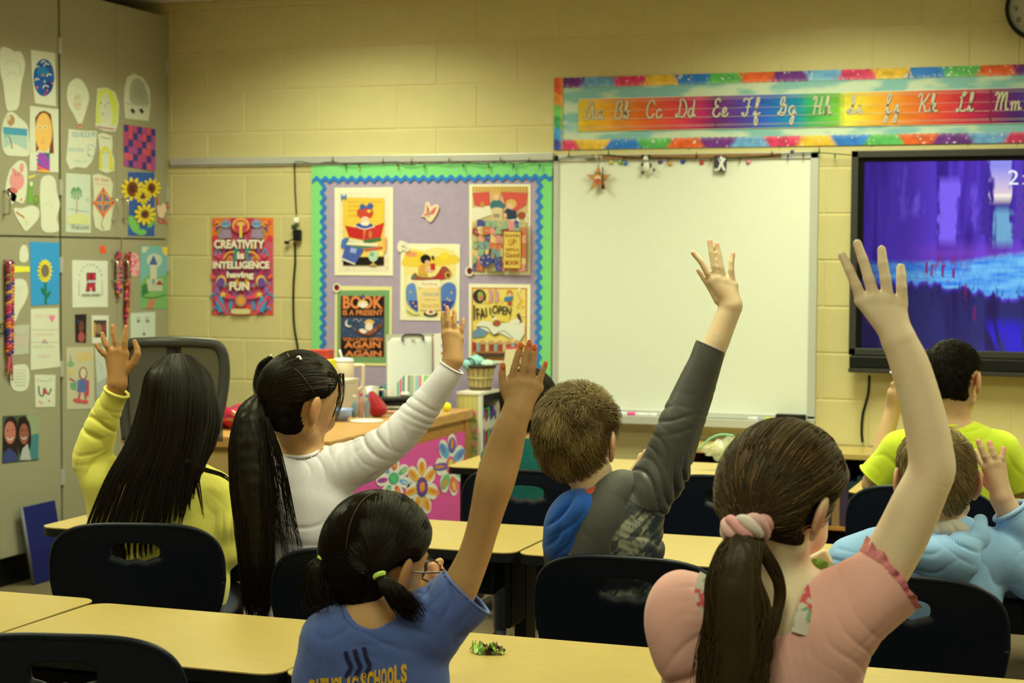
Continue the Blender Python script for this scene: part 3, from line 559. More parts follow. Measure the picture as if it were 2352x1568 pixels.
def p1(a):
    rg = random.Random(5); q = [(779, 441), (895, 441), (893, 623), (779, 623)]; a.poly(q, C(230, 218, 168))
    for k in range(90):
        x = rg.uniform(781, 893); y = rg.uniform(443, 621)
        if 788 < x < 884 and 454 < y < 609: continue
        a.ell(x, y, 1.3, 1, C(*rg.choice([(214, 150, 120), (200, 180, 120), (190, 160, 130)])), 5)
    a.poly([(788, 453), (884, 455), (883, 609), (789, 608)], C(228, 190, 60)); a.poly([(789, 520), (883, 520), (883, 609), (789, 609)], C(232, 196, 84)); a.poly([(789, 590), (883, 590), (883, 609), (789, 609)], C(30, 22, 18))
    for k, (t, w) in enumerate((('books are a friend', 74), ('to keep and hold', 60), ('stories waiting', 52), ('to be told', 38))): a.text(t, 802+w/2+ (0), 466+k*10.5, w, 6.5, C(200, 150, 50))
    a.text('M', 791, 460, 13, 14, C(100, 150, 170), bold=.03)
    a.ell(840, 489, 19, 15, C(196, 70, 40), 20); a.ell(840, 505, 10, 8, C(232, 196, 150), 14); a.poly(curve2([(828, 472), (836, 468), (842, 474), (850, 466), (858, 470), (856, 480), (842, 478), (830, 482)], 24), C(64, 92, 140)); a.ell(849, 485, 5, 3.5, C(226, 196, 80), 10)
    a.poly([(820, 514), (838, 510), (856, 514), (862, 526), (818, 526)], C(58, 80, 140)); a.poly([(828, 512), (840, 508), (852, 512), (846, 518), (834, 518)], C(228, 222, 180))
    a.poly([(794, 518), (836, 526), (836, 551), (803, 544)], C(190, 40, 34)); a.poly([(884, 511), (841, 526), (838, 551), (876, 545)], C(200, 46, 38)); a.line([(815, 518), (838, 526), (862, 520)], 2, C(235, 226, 190), 8); a.line([(838, 526), (838, 551)], 1.4, C(130, 24, 24)); a.ell(852, 538, 4, 9, C(190, 120, 60), 10)
    for (p, c) in (([(803, 549), (835, 552), (835, 558), (802, 555)], (216, 210, 160)), ([(836, 551), (876, 545), (878, 552), (838, 560)], (70, 110, 60)), ([(798, 556), (872, 559), (868, 566), (797, 562)], (232, 224, 170)), ([(797, 563), (868, 567), (866, 572), (797, 568)], (90, 130, 90)), ([(838, 572), (880, 565), (880, 571), (840, 577)], (204, 90, 60)), ([(787, 551), (796, 545), (804, 546), (792, 572), (784, 566)], (66, 116, 160)), ([(880, 546), (890, 545), (888, 580), (884, 578)], (226, 170, 80)), ([(796, 562), (838, 573), (818, 605), (787, 592)], (70, 92, 150)), ([(787, 592), (818, 605), (817, 608), (786, 596)], (220, 214, 180))): a.poly(p, C(*c))
    a.poly([(808, 568), (822, 571), (819, 582), (805, 579)], C(150, 166, 190)); a.ell(859, 588, 11, 13, C(176, 206, 160), 18); a.ell(856, 584, 5, 5, C(120, 170, 120), 10); a.rect(857, 600, 861, 606, C(200, 160, 70)); a.ell(859, 608, 8, 2, C(200, 160, 70), 12); a.rect(872, 578, 882, 588, C(226, 216, 120))
poster('poster of a red-haired reader holding a big red open book over a pile of books', [(769, 431), (903, 430), (903, 633), (769, 632)], IV, p1)
def p2(a):
    rg = random.Random(8); a.poly([(1085, 428), (1214, 428), (1213, 624), (1084, 622)], C(206, 176, 110))
    for k in range(18): a.rect(1086+k*7.1, 428, 1089.5+k*7.1, 441, C(206, 160, 50))
    a.poly([(1086, 443), (1124, 440), (1126, 470), (1108, 476), (1090, 470)], C(206, 84, 66)); a.poly([(1152, 440), (1213, 443), (1209, 470), (1185, 486), (1160, 470)], C(206, 84, 66)); a.poly([(1085, 478), (1125, 472), (1140, 490), (1110, 500), (1085, 510)], C(226, 220, 170)); a.poly([(1165, 495), (1185, 500), (1213, 490), (1213, 512), (1175, 510)], C(226, 220, 170))
    a.ell(1141, 444, 11, 9, C(206, 170, 80), 14); a.ell(1141, 453, 8, 8, C(226, 180, 130), 14); a.poly([(1126, 470), (1132, 460), (1150, 460), (1162, 472), (1154, 482), (1128, 480)], C(66, 110, 110)); a.ell(1175, 468, 13, 11, C(206, 170, 80), 14); a.ell(1173, 474, 8, 8, C(226, 180, 130), 14); a.poly([(1158, 486), (1166, 478), (1186, 484), (1188, 502), (1170, 504), (1160, 496)], C(44, 60, 76))
    a.poly([(1128, 480), (1140, 476), (1155, 478), (1154, 508), (1132, 506)], C(214, 190, 130)); a.rect(1134, 491, 1149, 500, C(150, 140, 100)); a.poly([(1158, 492), (1163, 488), (1166, 498), (1160, 500)], C(228, 180, 130)); a.ell(1199, 495, 10, 9, C(160, 80, 50), 12); a.ell(1109, 470, 5, 7, C(196, 140, 60), 10)
    cols = [(222, 186, 110), (140, 170, 120), (196, 110, 60), (226, 150, 110), (110, 150, 130), (206, 190, 120), (150, 60, 50), (70, 80, 130), (214, 140, 120), (180, 176, 110)]
    for i in range(9):
        for j in range(7):
            x = 1085+i*14.4; y = 506+j*16.8; r = lambda: rg.uniform(-4, 4); 
            pts = [(max(1085, min(1213, px)), max(504, min(622, py))) for px, py in ((x+r(), y+r()), (x+14+r(), y+r()), (x+14+r(), y+17+r()), (x+r(), y+17+r()))]
            a.poly(pts, C(*rg.choice(cols)))
            cx, cy = np.mean(pts, 0); 
            for k in range(3): a.ell(cx+rg.uniform(-4, 4), cy+rg.uniform(-5, 5), 1.5, 1.3, C(*rg.choice(cols)), 6)
    a.ell(1122, 598, 15, 14, C(58, 70, 120), 16)
    for x, y in ((1116, 592), (1126, 604), (1112, 602), (1128, 590)): a.ell(x, y, 2, 2, C(226, 190, 80), 6)
    a.poly([(1162, 530), (1204, 531), (1204, 618), (1161, 617)], C(130, 60, 30)); a.poly([(1164, 532), (1202, 533), (1202, 616), (1163, 615)], C(222, 196, 90))
    for k in range(6): a.rect(1166+k*6.3, 533, 1169+k*6.3, 615, C(206, 172, 60))
    for y, t, w, h, c in ((546, 'Snuggle', 34, 9, (150, 84, 34)), (564, 'UP', 17, 15, (176, 110, 40)), (577, 'WITH A', 30, 7, (150, 84, 34)), (591, 'Good', 32, 11, (150, 84, 34)), (608, 'BOOK', 32, 10, (150, 60, 30))): a.text(t, 1183, y, w, h, C(*c), bold=.02)
poster('poster of two children reading in bed beneath a patchwork quilt, SNUGGLE UP lettering', [(1078, 423), (1219, 423), (1218, 632), (1078, 630)], IV, p2)
def p3(a):
    a.poly(curve2([(928, 580), (945, 570), (975, 575), (1000, 568), (1030, 572), (1048, 585), (1046, 640), (1047, 720), (1030, 727), (960, 726), (934, 722), (930, 660)], 50), C(232, 216, 120)); a.poly(curve2([(929, 590), (940, 576), (975, 580), (990, 590), (1046, 585), (1046, 606), (932, 612)], 30), C(230, 196, 60)); a.ell(945, 584, 14, 6, C(222, 150, 90), 14); a.ell(1020, 588, 10, 9, C(236, 206, 50), 14)
    a.poly(curve2([(932, 640), (945, 630), (990, 640), (1040, 636), (1048, 645), (1045, 664), (1010, 665), (960, 664), (938, 662)], 30), C(232, 222, 160))
    a.ell(978, 595, 12, 11, C(26, 20, 22), 18); a.ell(982, 603, 6, 6, C(222, 170, 120), 12); a.ell(995, 592, 3, 6, C(26, 20, 22), 10, -.3); a.poly([(962, 612), (972, 606), (984, 614), (982, 634), (960, 636)], C(214, 160, 60)); a.poly([(976, 614), (990, 616), (998, 620), (994, 626), (978, 624)], C(224, 176, 130)); a.poly([(988, 606), (1000, 604), (1000, 620), (990, 620)], C(186, 50, 40)); a.ell(972, 634, 12, 6, C(186, 160, 60), 14)
    a.poly(curve2([(944, 640), (954, 626), (965, 636), (1000, 634), (1016, 612), (1030, 616), (1038, 634), (1010, 644), (960, 643)], 30), C(150, 76, 50)); a.poly([(1000, 634), (1014, 618), (1020, 640), (1004, 642)], C(176, 50, 44)); a.ell(1030, 632, 8, 9, C(196, 150, 60), 14); a.ell(1030, 632, 4, 5, C(90, 50, 30), 10); a.ell(952, 636, 5, 4, C(70, 120, 90), 10)
    a.poly(curve2([(934, 660), (945, 650), (955, 656), (960, 700), (960, 716), (944, 706), (934, 690)], 24), C(98, 136, 176)); a.poly(curve2([(1014, 660), (1030, 648), (1046, 655), (1048, 680), (1040, 706), (1018, 718), (1014, 690)], 24), C(84, 120, 170)); a.poly([(940, 690), (960, 690), (960, 714), (946, 706)], C(56, 66, 130)); a.poly([(1014, 690), (1044, 692), (1034, 708), (1016, 716)], C(56, 66, 130))
    for x, y in ((944, 670), (1038, 672), (1028, 686), (950, 695), (1022, 700), (955, 703), (1034, 690)): a.star(x, y, 3.4, C(230, 190, 80))
    a.poly([(968, 654), (1008, 652), (1014, 712), (966, 712)], C(232, 206, 120)); a.poly([(962, 644), (1012, 642), (1014, 660), (960, 660)], C(236, 226, 170)); a.text('Reading', 988, 656, 34, 7, C(196, 120, 70)); a.text('TREASURE', 990, 680, 38, 8, C(130, 150, 160)); a.text('takes you', 990, 691, 28, 6, C(206, 140, 70)); a.text('FAR and LONG', 990, 706, 40, 8, C(196, 150, 60))
    a.ell(990, 720, 16, 6.5, C(30, 22, 22), 18); a.ell(990, 717, 12, 6, C(226, 216, 160), 16); a.ell(991, 716, 5, 3.5, C(196, 60, 60), 12); a.line([(935, 712), (950, 722), (965, 722)], 2, C(110, 150, 110), 8)
poster('poster of a dark-haired child reading on a rounded cushion, centre of the board', [(921, 559), (1057, 560), (1055, 737), (919, 735)], IV, p3)
def p4(a):
    a.poly([(775, 667), (895, 666), (894, 834), (775, 832)], C(118, 160, 96)); a.poly([(783, 679), (884, 680), (883, 820), (782, 818)], C(122, 40, 24)); a.poly([(785, 681), (882, 682), (881, 818), (784, 816)], C(34, 24, 22)); O = C(222, 134, 66)
    a.text('BOOK', 834, 709, 92, 30, O, bold=.035); a.text('IS A PRESENT', 834, 724, 92, 12.5, O, bold=.03); a.ell(834, 697, 12, 8, C(230, 206, 130), 14); a.poly([(828, 684), (834, 674), (840, 684)], C(70, 90, 120)); a.poly([(820, 700), (834, 694), (848, 700), (834, 708)], C(236, 226, 190))
    a.poly([(785, 728), (881, 729), (881, 775), (784, 774)], C(56, 74, 96)); a.text('YOU CAN OPEN', 833, 783, 92, 8, O, bold=.03); a.text('AGAIN', 833, 799, 84, 15, O, bold=.035); a.text('AND', 833, 804, 30, 4, O); a.text('AGAIN', 835, 818, 84, 13, O, bold=.035)
    rg = random.Random(4)
    for k in range(30): a.ell(rg.uniform(787, 880), rg.uniform(730, 772), .8, .8, C(200, 206, 190), 5)
    a.ell(803, 742, 9, 9, C(222, 220, 180), 18); a.ell(806, 740, 8, 8, C(56, 74, 96), 18); a.line([(812, 736), (820, 732), (826, 738), (832, 732)], 1.2, C(190, 196, 170), 12)
    a.poly([(812, 758), (830, 768), (856, 770), (880, 748), (878, 742), (856, 756), (830, 758)], C(120, 66, 40)); a.ell(850, 740, 11, 7, C(222, 180, 90), 14); a.ell(849, 750, 9, 9, C(236, 220, 180), 14); a.ell(836, 760, 10, 5, C(236, 220, 180), 12, .3); a.poly([(840, 764), (864, 752), (868, 758), (846, 770)], C(150, 90, 60))
poster('black, green and orange lettered poster reading BOOK IS A PRESENT, lower left of the board', [(770, 656), (901, 658), (899, 840), (768, 838)], C(228, 222, 134), p4)
def p5(a):
    rg = random.Random(12); a.poly([(1084, 660), (1211, 661), (1210, 828), (1083, 826)], C(190, 110, 50)); a.poly([(1087, 663), (1208, 664), (1207, 824), (1086, 822)], C(228, 206, 96))
    for k in range(26): x = rg.uniform(1089, 1204); y = rg.uniform(665, 725); a.ell(x, y, rg.uniform(2, 7), rg.uniform(2, 6), C(*rg.choice([(232, 214, 70), (226, 190, 60), (232, 222, 150), (222, 170, 90)])), 10)
    a.ell(1102, 680, 15, 16, C(56, 44, 50), 18); a.ell(1104, 680, 8, 11, C(150, 160, 70), 14); a.ell(1106, 684, 5, 5, C(206, 110, 90), 10); a.line([(1096, 668), (1098, 692)], 2.5, C(40, 30, 30))
    a.line([(1090, 700), (1090, 735)], 3, C(40, 40, 40)); a.text('FALL', 1116, 732, 40, 26, C(56, 48, 34), bold=.02, rot=-.1); a.text('OPEN', 1152, 722, 44, 20, C(60, 54, 36), bold=.02, rot=.12)
    for x in (1125, 1138): a.line([(x, 664), (x+4, 676), (x+2, 694)], 8, C(206, 150, 130), 10)
    a.ell(1172, 672, 6, 6, C(196, 110, 50), 12); a.ell(1172, 677, 4.5, 5, C(226, 180, 130), 10); a.poly([(1160, 682), (1180, 680), (1176, 692), (1158, 690)], C(70, 120, 150)); a.ell(1172, 697, 6, 3.5, C(186, 60, 40), 10); a.line([(1188, 672), (1198, 690), (1190, 700)], 2, C(206, 150, 110), 8)
    a.poly([(1087, 760), (1110, 748), (1128, 752), (1114, 772), (1087, 776)], C(110, 140, 150)); a.poly([(1094, 748), (1110, 735), (1140, 728), (1150, 745), (1190, 730), (1206, 745), (1206, 770), (1170, 760), (1136, 768), (1112, 756)], C(228, 224, 176)); a.line([(1096, 750), (1120, 752), (1137, 770), (1160, 757), (1190, 775)], 2.2, C(70, 56, 40), 16); a.poly([(1140, 745), (1160, 742), (1206, 766), (1193, 786), (1150, 764), (1136, 768)], C(222, 224, 180)); a.line([(1137, 768), (1160, 760), (1192, 786), (1205, 768)], 1.6, C(110, 100, 80), 12)
    a.ell(1142, 742, 10, 8, C(150, 96, 60), 14); a.ell(1144, 742, 5, 4, C(190, 70, 50), 10); a.poly([(1110, 735), (1128, 722), (1136, 740)], C(232, 206, 80)); a.poly([(1150, 735), (1172, 720), (1170, 742)], C(232, 200, 70)); a.poly([(1188, 722), (1194, 718), (1200, 740), (1194, 742)], C(80, 50, 50)); a.ell(1190, 738, 6, 5, C(226, 226, 200), 10)
    for k in range(12): a.rect(1087+k*9.9, 785+(k % 3)*2, 1094+k*9.9, 806, C(*[(170, 50, 44), (140, 160, 150), (170, 60, 50), (206, 180, 120)][k % 4]))
    for k in range(10): a.ell(1100+k*10, 782+(k % 2)*4, 6, 5, C(*[(222, 196, 110), (200, 150, 90)][k % 2]), 10)
    a.poly([(1086, 806), (1207, 808), (1207, 812), (1086, 810)], C(176, 110, 60)); a.poly([(1096, 810), (1180, 811), (1178, 820), (1096, 819)], C(80, 60, 44))
poster('poster of a large open book among flowers with dark FALL OPEN lettering, lower right', [(1077, 651), (1219, 653), (1217, 835), (1077, 833)], IV, p5)
def cut(label, pts, col, draw, cat='paper cut-out', mp=WY(-.022), name='paper_cutout'):
    o = sheet(mp, NY, curve2(pts, 30), col, name, PRINT, off=.001); tag(o, label, cat, 'small paper cut-outs pinned to the bulletin board'); a = Art(mp, NY, .0026); draw(a); a.build('print', PRINT, o)
cut('pink paper butterfly pinned above the middle poster', [(966, 497), (974, 490), (978, 466), (986, 464), (990, 474), (1002, 468), (1009, 475), (1004, 490), (998, 500), (990, 510), (982, 506), (976, 498)], C(228, 206, 150), lambda a: (a.poly([(981, 468), (986, 480), (986, 492), (980, 486)], C(206, 90, 84)), a.poly([(1004, 474), (994, 480), (988, 494), (998, 490)], C(210, 100, 90)), a.ell(980, 492, 7, 3, C(214, 120, 100), 10, -.5), a.line([(984, 500), (990, 484)], 2, C(120, 140, 120))))
cut('white paper flower at the top left corner of the middle poster', [(914, 560), (920, 552), (930, 555), (938, 560), (942, 572), (936, 578), (926, 574), (920, 580), (913, 572)], C(226, 220, 170), lambda a: (a.ell(927, 566, 4, 3, C(170, 160, 110), 10), a.ell(934, 570, 2, 2, C(190, 170, 110), 8)))
cut('ladybird cut-out beside the bedtime reading poster', [(1069, 622), (1072, 614), (1082, 612), (1088, 618), (1086, 630), (1078, 634), (1070, 630)], C(230, 220, 170), lambda a: (a.ell(1079, 622, 6, 7.5, C(110, 24, 34), 14), a.ell(1076, 618, 2.4, 2.4, C(30, 20, 20), 8)))
cut('ladybird cut-out at the corner of the orange lettered poster', [(765, 660), (768, 652), (776, 650), (783, 656), (782, 666), (774, 672), (767, 668)], C(230, 220, 170), lambda a: (a.ell(774, 660, 6, 7, C(120, 26, 36), 14), a.ell(771, 657, 2.4, 2.4, C(30, 20, 20), 8)))
# ---- creativity poster
CP = WY(-.0008)
def pc(a):
    rg = random.Random(21); P = [(232, 100, 60), (226, 80, 90), (110, 80, 140), (60, 160, 140), (236, 170, 60), (70, 150, 180), (196, 70, 110), (238, 190, 70), (150, 110, 160), (220, 60, 70)]
    a.rect(487, 500, 628, 723, C(206, 90, 96)); a.rect(487, 500, 628, 550, C(234, 128, 50)); a.poly([(530, 500), (584, 500), (596, 560), (518, 560)], C(196, 70, 90)); a.rect(487, 620, 628, 723, C(190, 80, 110)); a.rect(487, 700, 628, 723, C(222, 84, 70))
    def mir(f):
        f(lambda x: x); f(lambda x: 1115-x)
    for k in range(46):
        x = rg.uniform(489, 556); y = rg.uniform(505, 718); rx = rg.uniform(3, 9); ry = rg.uniform(3, 9); c = C(*rg.choice(P)); rr = rg.uniform(-.8, .8); k3 = rg.random()
        def f(m, x=x, y=y, rx=rx, ry=ry, c=c, rr=rr, k3=k3):
            s = 1 if m(0) == 0 else -1
            if k3 < .35: a.ell(m(x), y, rx, ry, c, 12, rr*s)
            elif k3 < .6: a.line([(m(x-rx), y+ry), (m(x), y-ry), (m(x+rx), y+ry*.6)], 3.4, c, 10)
            elif k3 < .75: a.star(m(x), y, rx, c)
            else: a.poly([(m(x-rx*.5), y-ry*1.6), (m(x+rx*.6), y-ry), (m(x+rx*.2), y+ry*1.8), (m(x-rx), y+ry)], c)
        mir(f)
    for m in (lambda x: x, lambda x: 1115-x):
        a.ell(m(522), 514, 12, 10, C(150, 150, 170), 16); a.ell(m(522), 516, 9, 6, C(120, 170, 180), 14); a.ell(m(518), 514, 2, 2, C(90, 60, 50), 8); a.ell(m(526), 514, 2, 2, C(90, 60, 50), 8); a.poly([(m(508), 540), (m(513), 526), (m(532), 526), (m(536), 546), (m(510), 548)], C(160, 140, 150)); a.line([(m(508), 548), (m(505), 530), (m(514), 524)], 2.4, C(90, 170, 150), 10)
        a.line([(m(496), 515), (m(503), 508), (m(508), 516), (m(500), 520)], 2.4, C(240, 180, 60), 10); a.ell(m(512), 645, 11, 13, C(238, 200, 70), 18); a.ell(m(511), 648, 9, 11, C(110, 80, 140), 18); a.poly([(m(498), 690), (m(512), 676), (m(522), 712), (m(506), 718)], C(60, 150, 180)); a.line([(m(495), 680), (m(512), 700), (m(520), 720)], 5, C(226, 70, 80), 10); a.star(m(516), 676, 9, C(242, 200, 50)); a.line([(m(522), 683), (m(545), 682)], 6, C(230, 80, 100)); a.line([(m(516), 595), (m(528), 580), (m(546), 578)], 4, C(240, 170, 60), 12); a.rect(min(m(541), m(546)), 572, max(m(541), m(546)), 615, C(60, 150, 120))
    a.ell(557, 518, 20, 18, C(240, 180, 60), 24); a.ell(557, 521, 16, 16, C(206, 70, 80), 22); a.rect(554, 516, 560, 546, C(238, 210, 70)); a.ell(557, 514, 10, 5, C(236, 190, 90), 14); a.ell(557, 690, 13, 14, C(180, 140, 100), 20); a.ell(557, 690, 8, 9, C(240, 160, 50), 16)
    SH = C(120, 44, 60)
    for t, cx, y, w, h in (('CREATIVITY', 554, 571, 116, 21), ('IS', 557, 595, 17, 17), ('INTELLIGENCE', 558, 617, 130, 17), ('having', 556, 642, 62, 19), ('FUN', 554, 667, 46, 20)):
        if t == 'IS': t = 'is'
        a.text(t, cx+1.2, y+1.6, w, h, SH, bold=.05); a.text(t, cx, y, w, h, C(238, 232, 180), bold=.045)
    a.poly(curve2([(535, 712), (540, 709), (574, 709), (579, 714), (576, 720), (540, 720)], 20), C(214, 206, 130))
po = sheet(CP, NY, [(487, 500), (628, 501), (628, 723), (487, 721)], C(206, 90, 96), 'poster', PRINT); tag(po, 'busy orange and pink poster lettered CREATIVITY IS INTELLIGENCE HAVING FUN', 'poster')
a = Art(CP, NY, .0018); pc(a); a.build('print', PRINT, po)
# ---- alphabet banner
AB = WY(-.004); AQ = [(1273, 183), (2352+60, 140.5), (2352+60, 322), (1272, 347)]
tl, tr, br, bl = [np.array(q, float) for q in AQ]
# banner is really level: build it in wall coordinates
xA, xB = AB(1273, 260)[0], 4.25; zA = AB(1700, 167)[2]; zB = AB(1700, 337.5)[2]; HB = zA-zB
ban = thing('alphabet_banner', ((xA+xB)/2, -.004, zB), 'long cloud-patterned banner with rainbow scalloped border above the whiteboard', 'banner')
WM = lambda d: (lambda x, z: np.array([x, d, z]))
def painted_grid(name, xa, xb, za, zb_, nx, nz, fn, y, parent, m):
    xs = np.linspace(xa, xb, nx); zs = np.linspace(za, zb_, nz); X, Z = np.meshgrid(xs, zs); V = np.stack([X.ravel(), np.full(X.size, y), Z.ravel()], 1)
    cols = fn(X.ravel(), Z.ravel()); i = np.arange((nz-1)*(nx-1)); r, c = i//(nx-1), i % (nx-1); b = r*nx+c
    Q = np.stack([b, b+1, b+nx+1, b+nx], 1); return link(name, mesh_big(name, V, Q, False, cols), m, parent)
def vnoise(P, seed=0):
    """smooth value noise for an (N,3) array"""
    P = np.asarray(P, np.float64); I = np.floor(P).astype(np.int64); f = P-I; f = f*f*(3-2*f); out = 0
    def h(i, j, k):
        n = (i*73856093) ^ (j*19349663) ^ (k*83492791) ^ (seed*2654435761); n = (n ^ (n >> 13))*1274126177 & 0x7fffffff; return ((n ^ (n >> 15)) & 0xffff)/65535.
    for dx in (0, 1):
        for dy in (0, 1):
            for dz in (0, 1):
                w = (f[:, 0] if dx else 1-f[:, 0])*(f[:, 1] if dy else 1-f[:, 1])*(f[:, 2] if dz else 1-f[:, 2]); out = out+w*h(I[:, 0]+dx, I[:, 1]+dy, I[:, 2]+dz)
    return out
def fbm(P, seed=0, o=3):
    s = 0; a = .5; P = np.array(P, float)
    for k in range(o): s = s+a*vnoise(P*2**k, seed+k); a *= .5
    return s/(1-.5**o)
def cloudfn(x, z):
    n = fbm(np.stack([x*7, z*22, x*0], 1), 3); t = np.clip((n-.42)/.16, 0, 1)[:, None]; return np.array(C(134, 186, 160))*(1-t)+np.array(C(200, 216, 165))*t
box2('board', (xA, -.0035, zB), (xB, -.0005, zA), mat('banner_back', C(140, 190, 165)), ban)
painted_grid('clouds', xA, xB, zB, zA, 420, 40, cloudfn, -.0038, ban, PRINT)
RB = [(110, 50, 120), (110, 165, 190), (210, 60, 90), (226, 180, 50), (50, 120, 180), (90, 175, 80), (222, 96, 40)]
def border(name, xa, xb, zo, zi, ph, seg=.146):
    """scalloped strip: outer edge straight at zo, inner edge scalloped near zi; blotchy watercolour colours"""
    n = int((xb-xa)/.004); xs = np.linspace(xa, xb, n); m = 9; V = []; cols = []
    sc = np.abs(np.sin((xs-xa)/.031*math.pi))**.7
    inner = zi+(zi-zo)*.0+(zi-zo)*.10*sc*np.sign(1)
    for j in range(m):
        t = j/(m-1); z = zo+(inner-zo)*t; V.append(np.stack([xs, np.full(n, -.0062), z], 1))
        u = (xs-xa)/seg+ph+.10*(t-.5)*2*np.where(np.floor((xs-xa)/seg) % 2 == 0, 1, -1); k = np.floor(u).astype(int) % 7; f = u-np.floor(u)
        c = np.array([C(*q) for q in RB])[k]; c2 = np.array([C(*q) for q in RB])[(k+1) % 7]; w = np.clip((f-.86)/.14, 0, 1)[:, None]*.5; c = c*(1-w)+c2*w
        nz = fbm(np.stack([xs*40, z*40+seg, xs*0+9], 1), 11)[:, None]; c = c*(.62+.75*nz)
        fade = np.clip((t-.62)/.38, 0, 1)*.5; c = c*(1-fade)+np.minimum(1, c*1.1+.25)*fade; sp = vnoise(np.stack([xs*110, z*110, xs*0], 1), 5) > .9; c = np.where(sp[:, None], np.array(C(225, 220, 190)), c); cols.append(np.clip(c, 0, .9))
    V = np.concatenate(V); cols = np.concatenate(cols); i = np.arange((m-1)*(n-1)); r, c_ = i//(n-1), i % (n-1); b = r*n+c_
    return link(name, mesh_big(name, V, np.stack([b, b+1, b+n+1, b+n], 1), False, cols), PRINT, ban)
border('rainbow_border', xA, xB, zA, zA-.042, 0.); border('rainbow_border', xA, xB, zB, zB+.042, 2.2)
# left vertical strip
def vborder():
    xs = np.linspace(0, 1, 10); zs = np.linspace(zB, zA, 70); V = []; cols = []; cc = [(60, 70, 140), (70, 150, 190), (70, 165, 90), (110, 190, 80), (226, 140, 50), (214, 84, 36), (222, 84, 44)]
    for z in zs:
        w = .040+.004*abs(math.sin((z-zB)/.031*math.pi))
        for t in xs:
            V.append((xA+w*t, -.0066, z)); k = (z-zB)/(zA-zB)*6.2; i = min(6, int(k+.35*t)); c = np.array(C(*cc[i])); c = c*(.75+.5*vnoise(np.array([[z*60, t*2, 1.]]), 3)[0]); fd = max(0, (t-.6)/.4)*.45; cols.append(c*(1-fd)+fd*np.array(C(232, 205, 90)))
    n = 10; Q = [[r*n+c, r*n+c+1, (r+1)*n+c+1, (r+1)*n+c] for r in range(69) for c in range(9)]
    link('rainbow_border', mesh_big('rainbow_border', V, Q, False, np.array(cols)), PRINT, ban)
vborder()
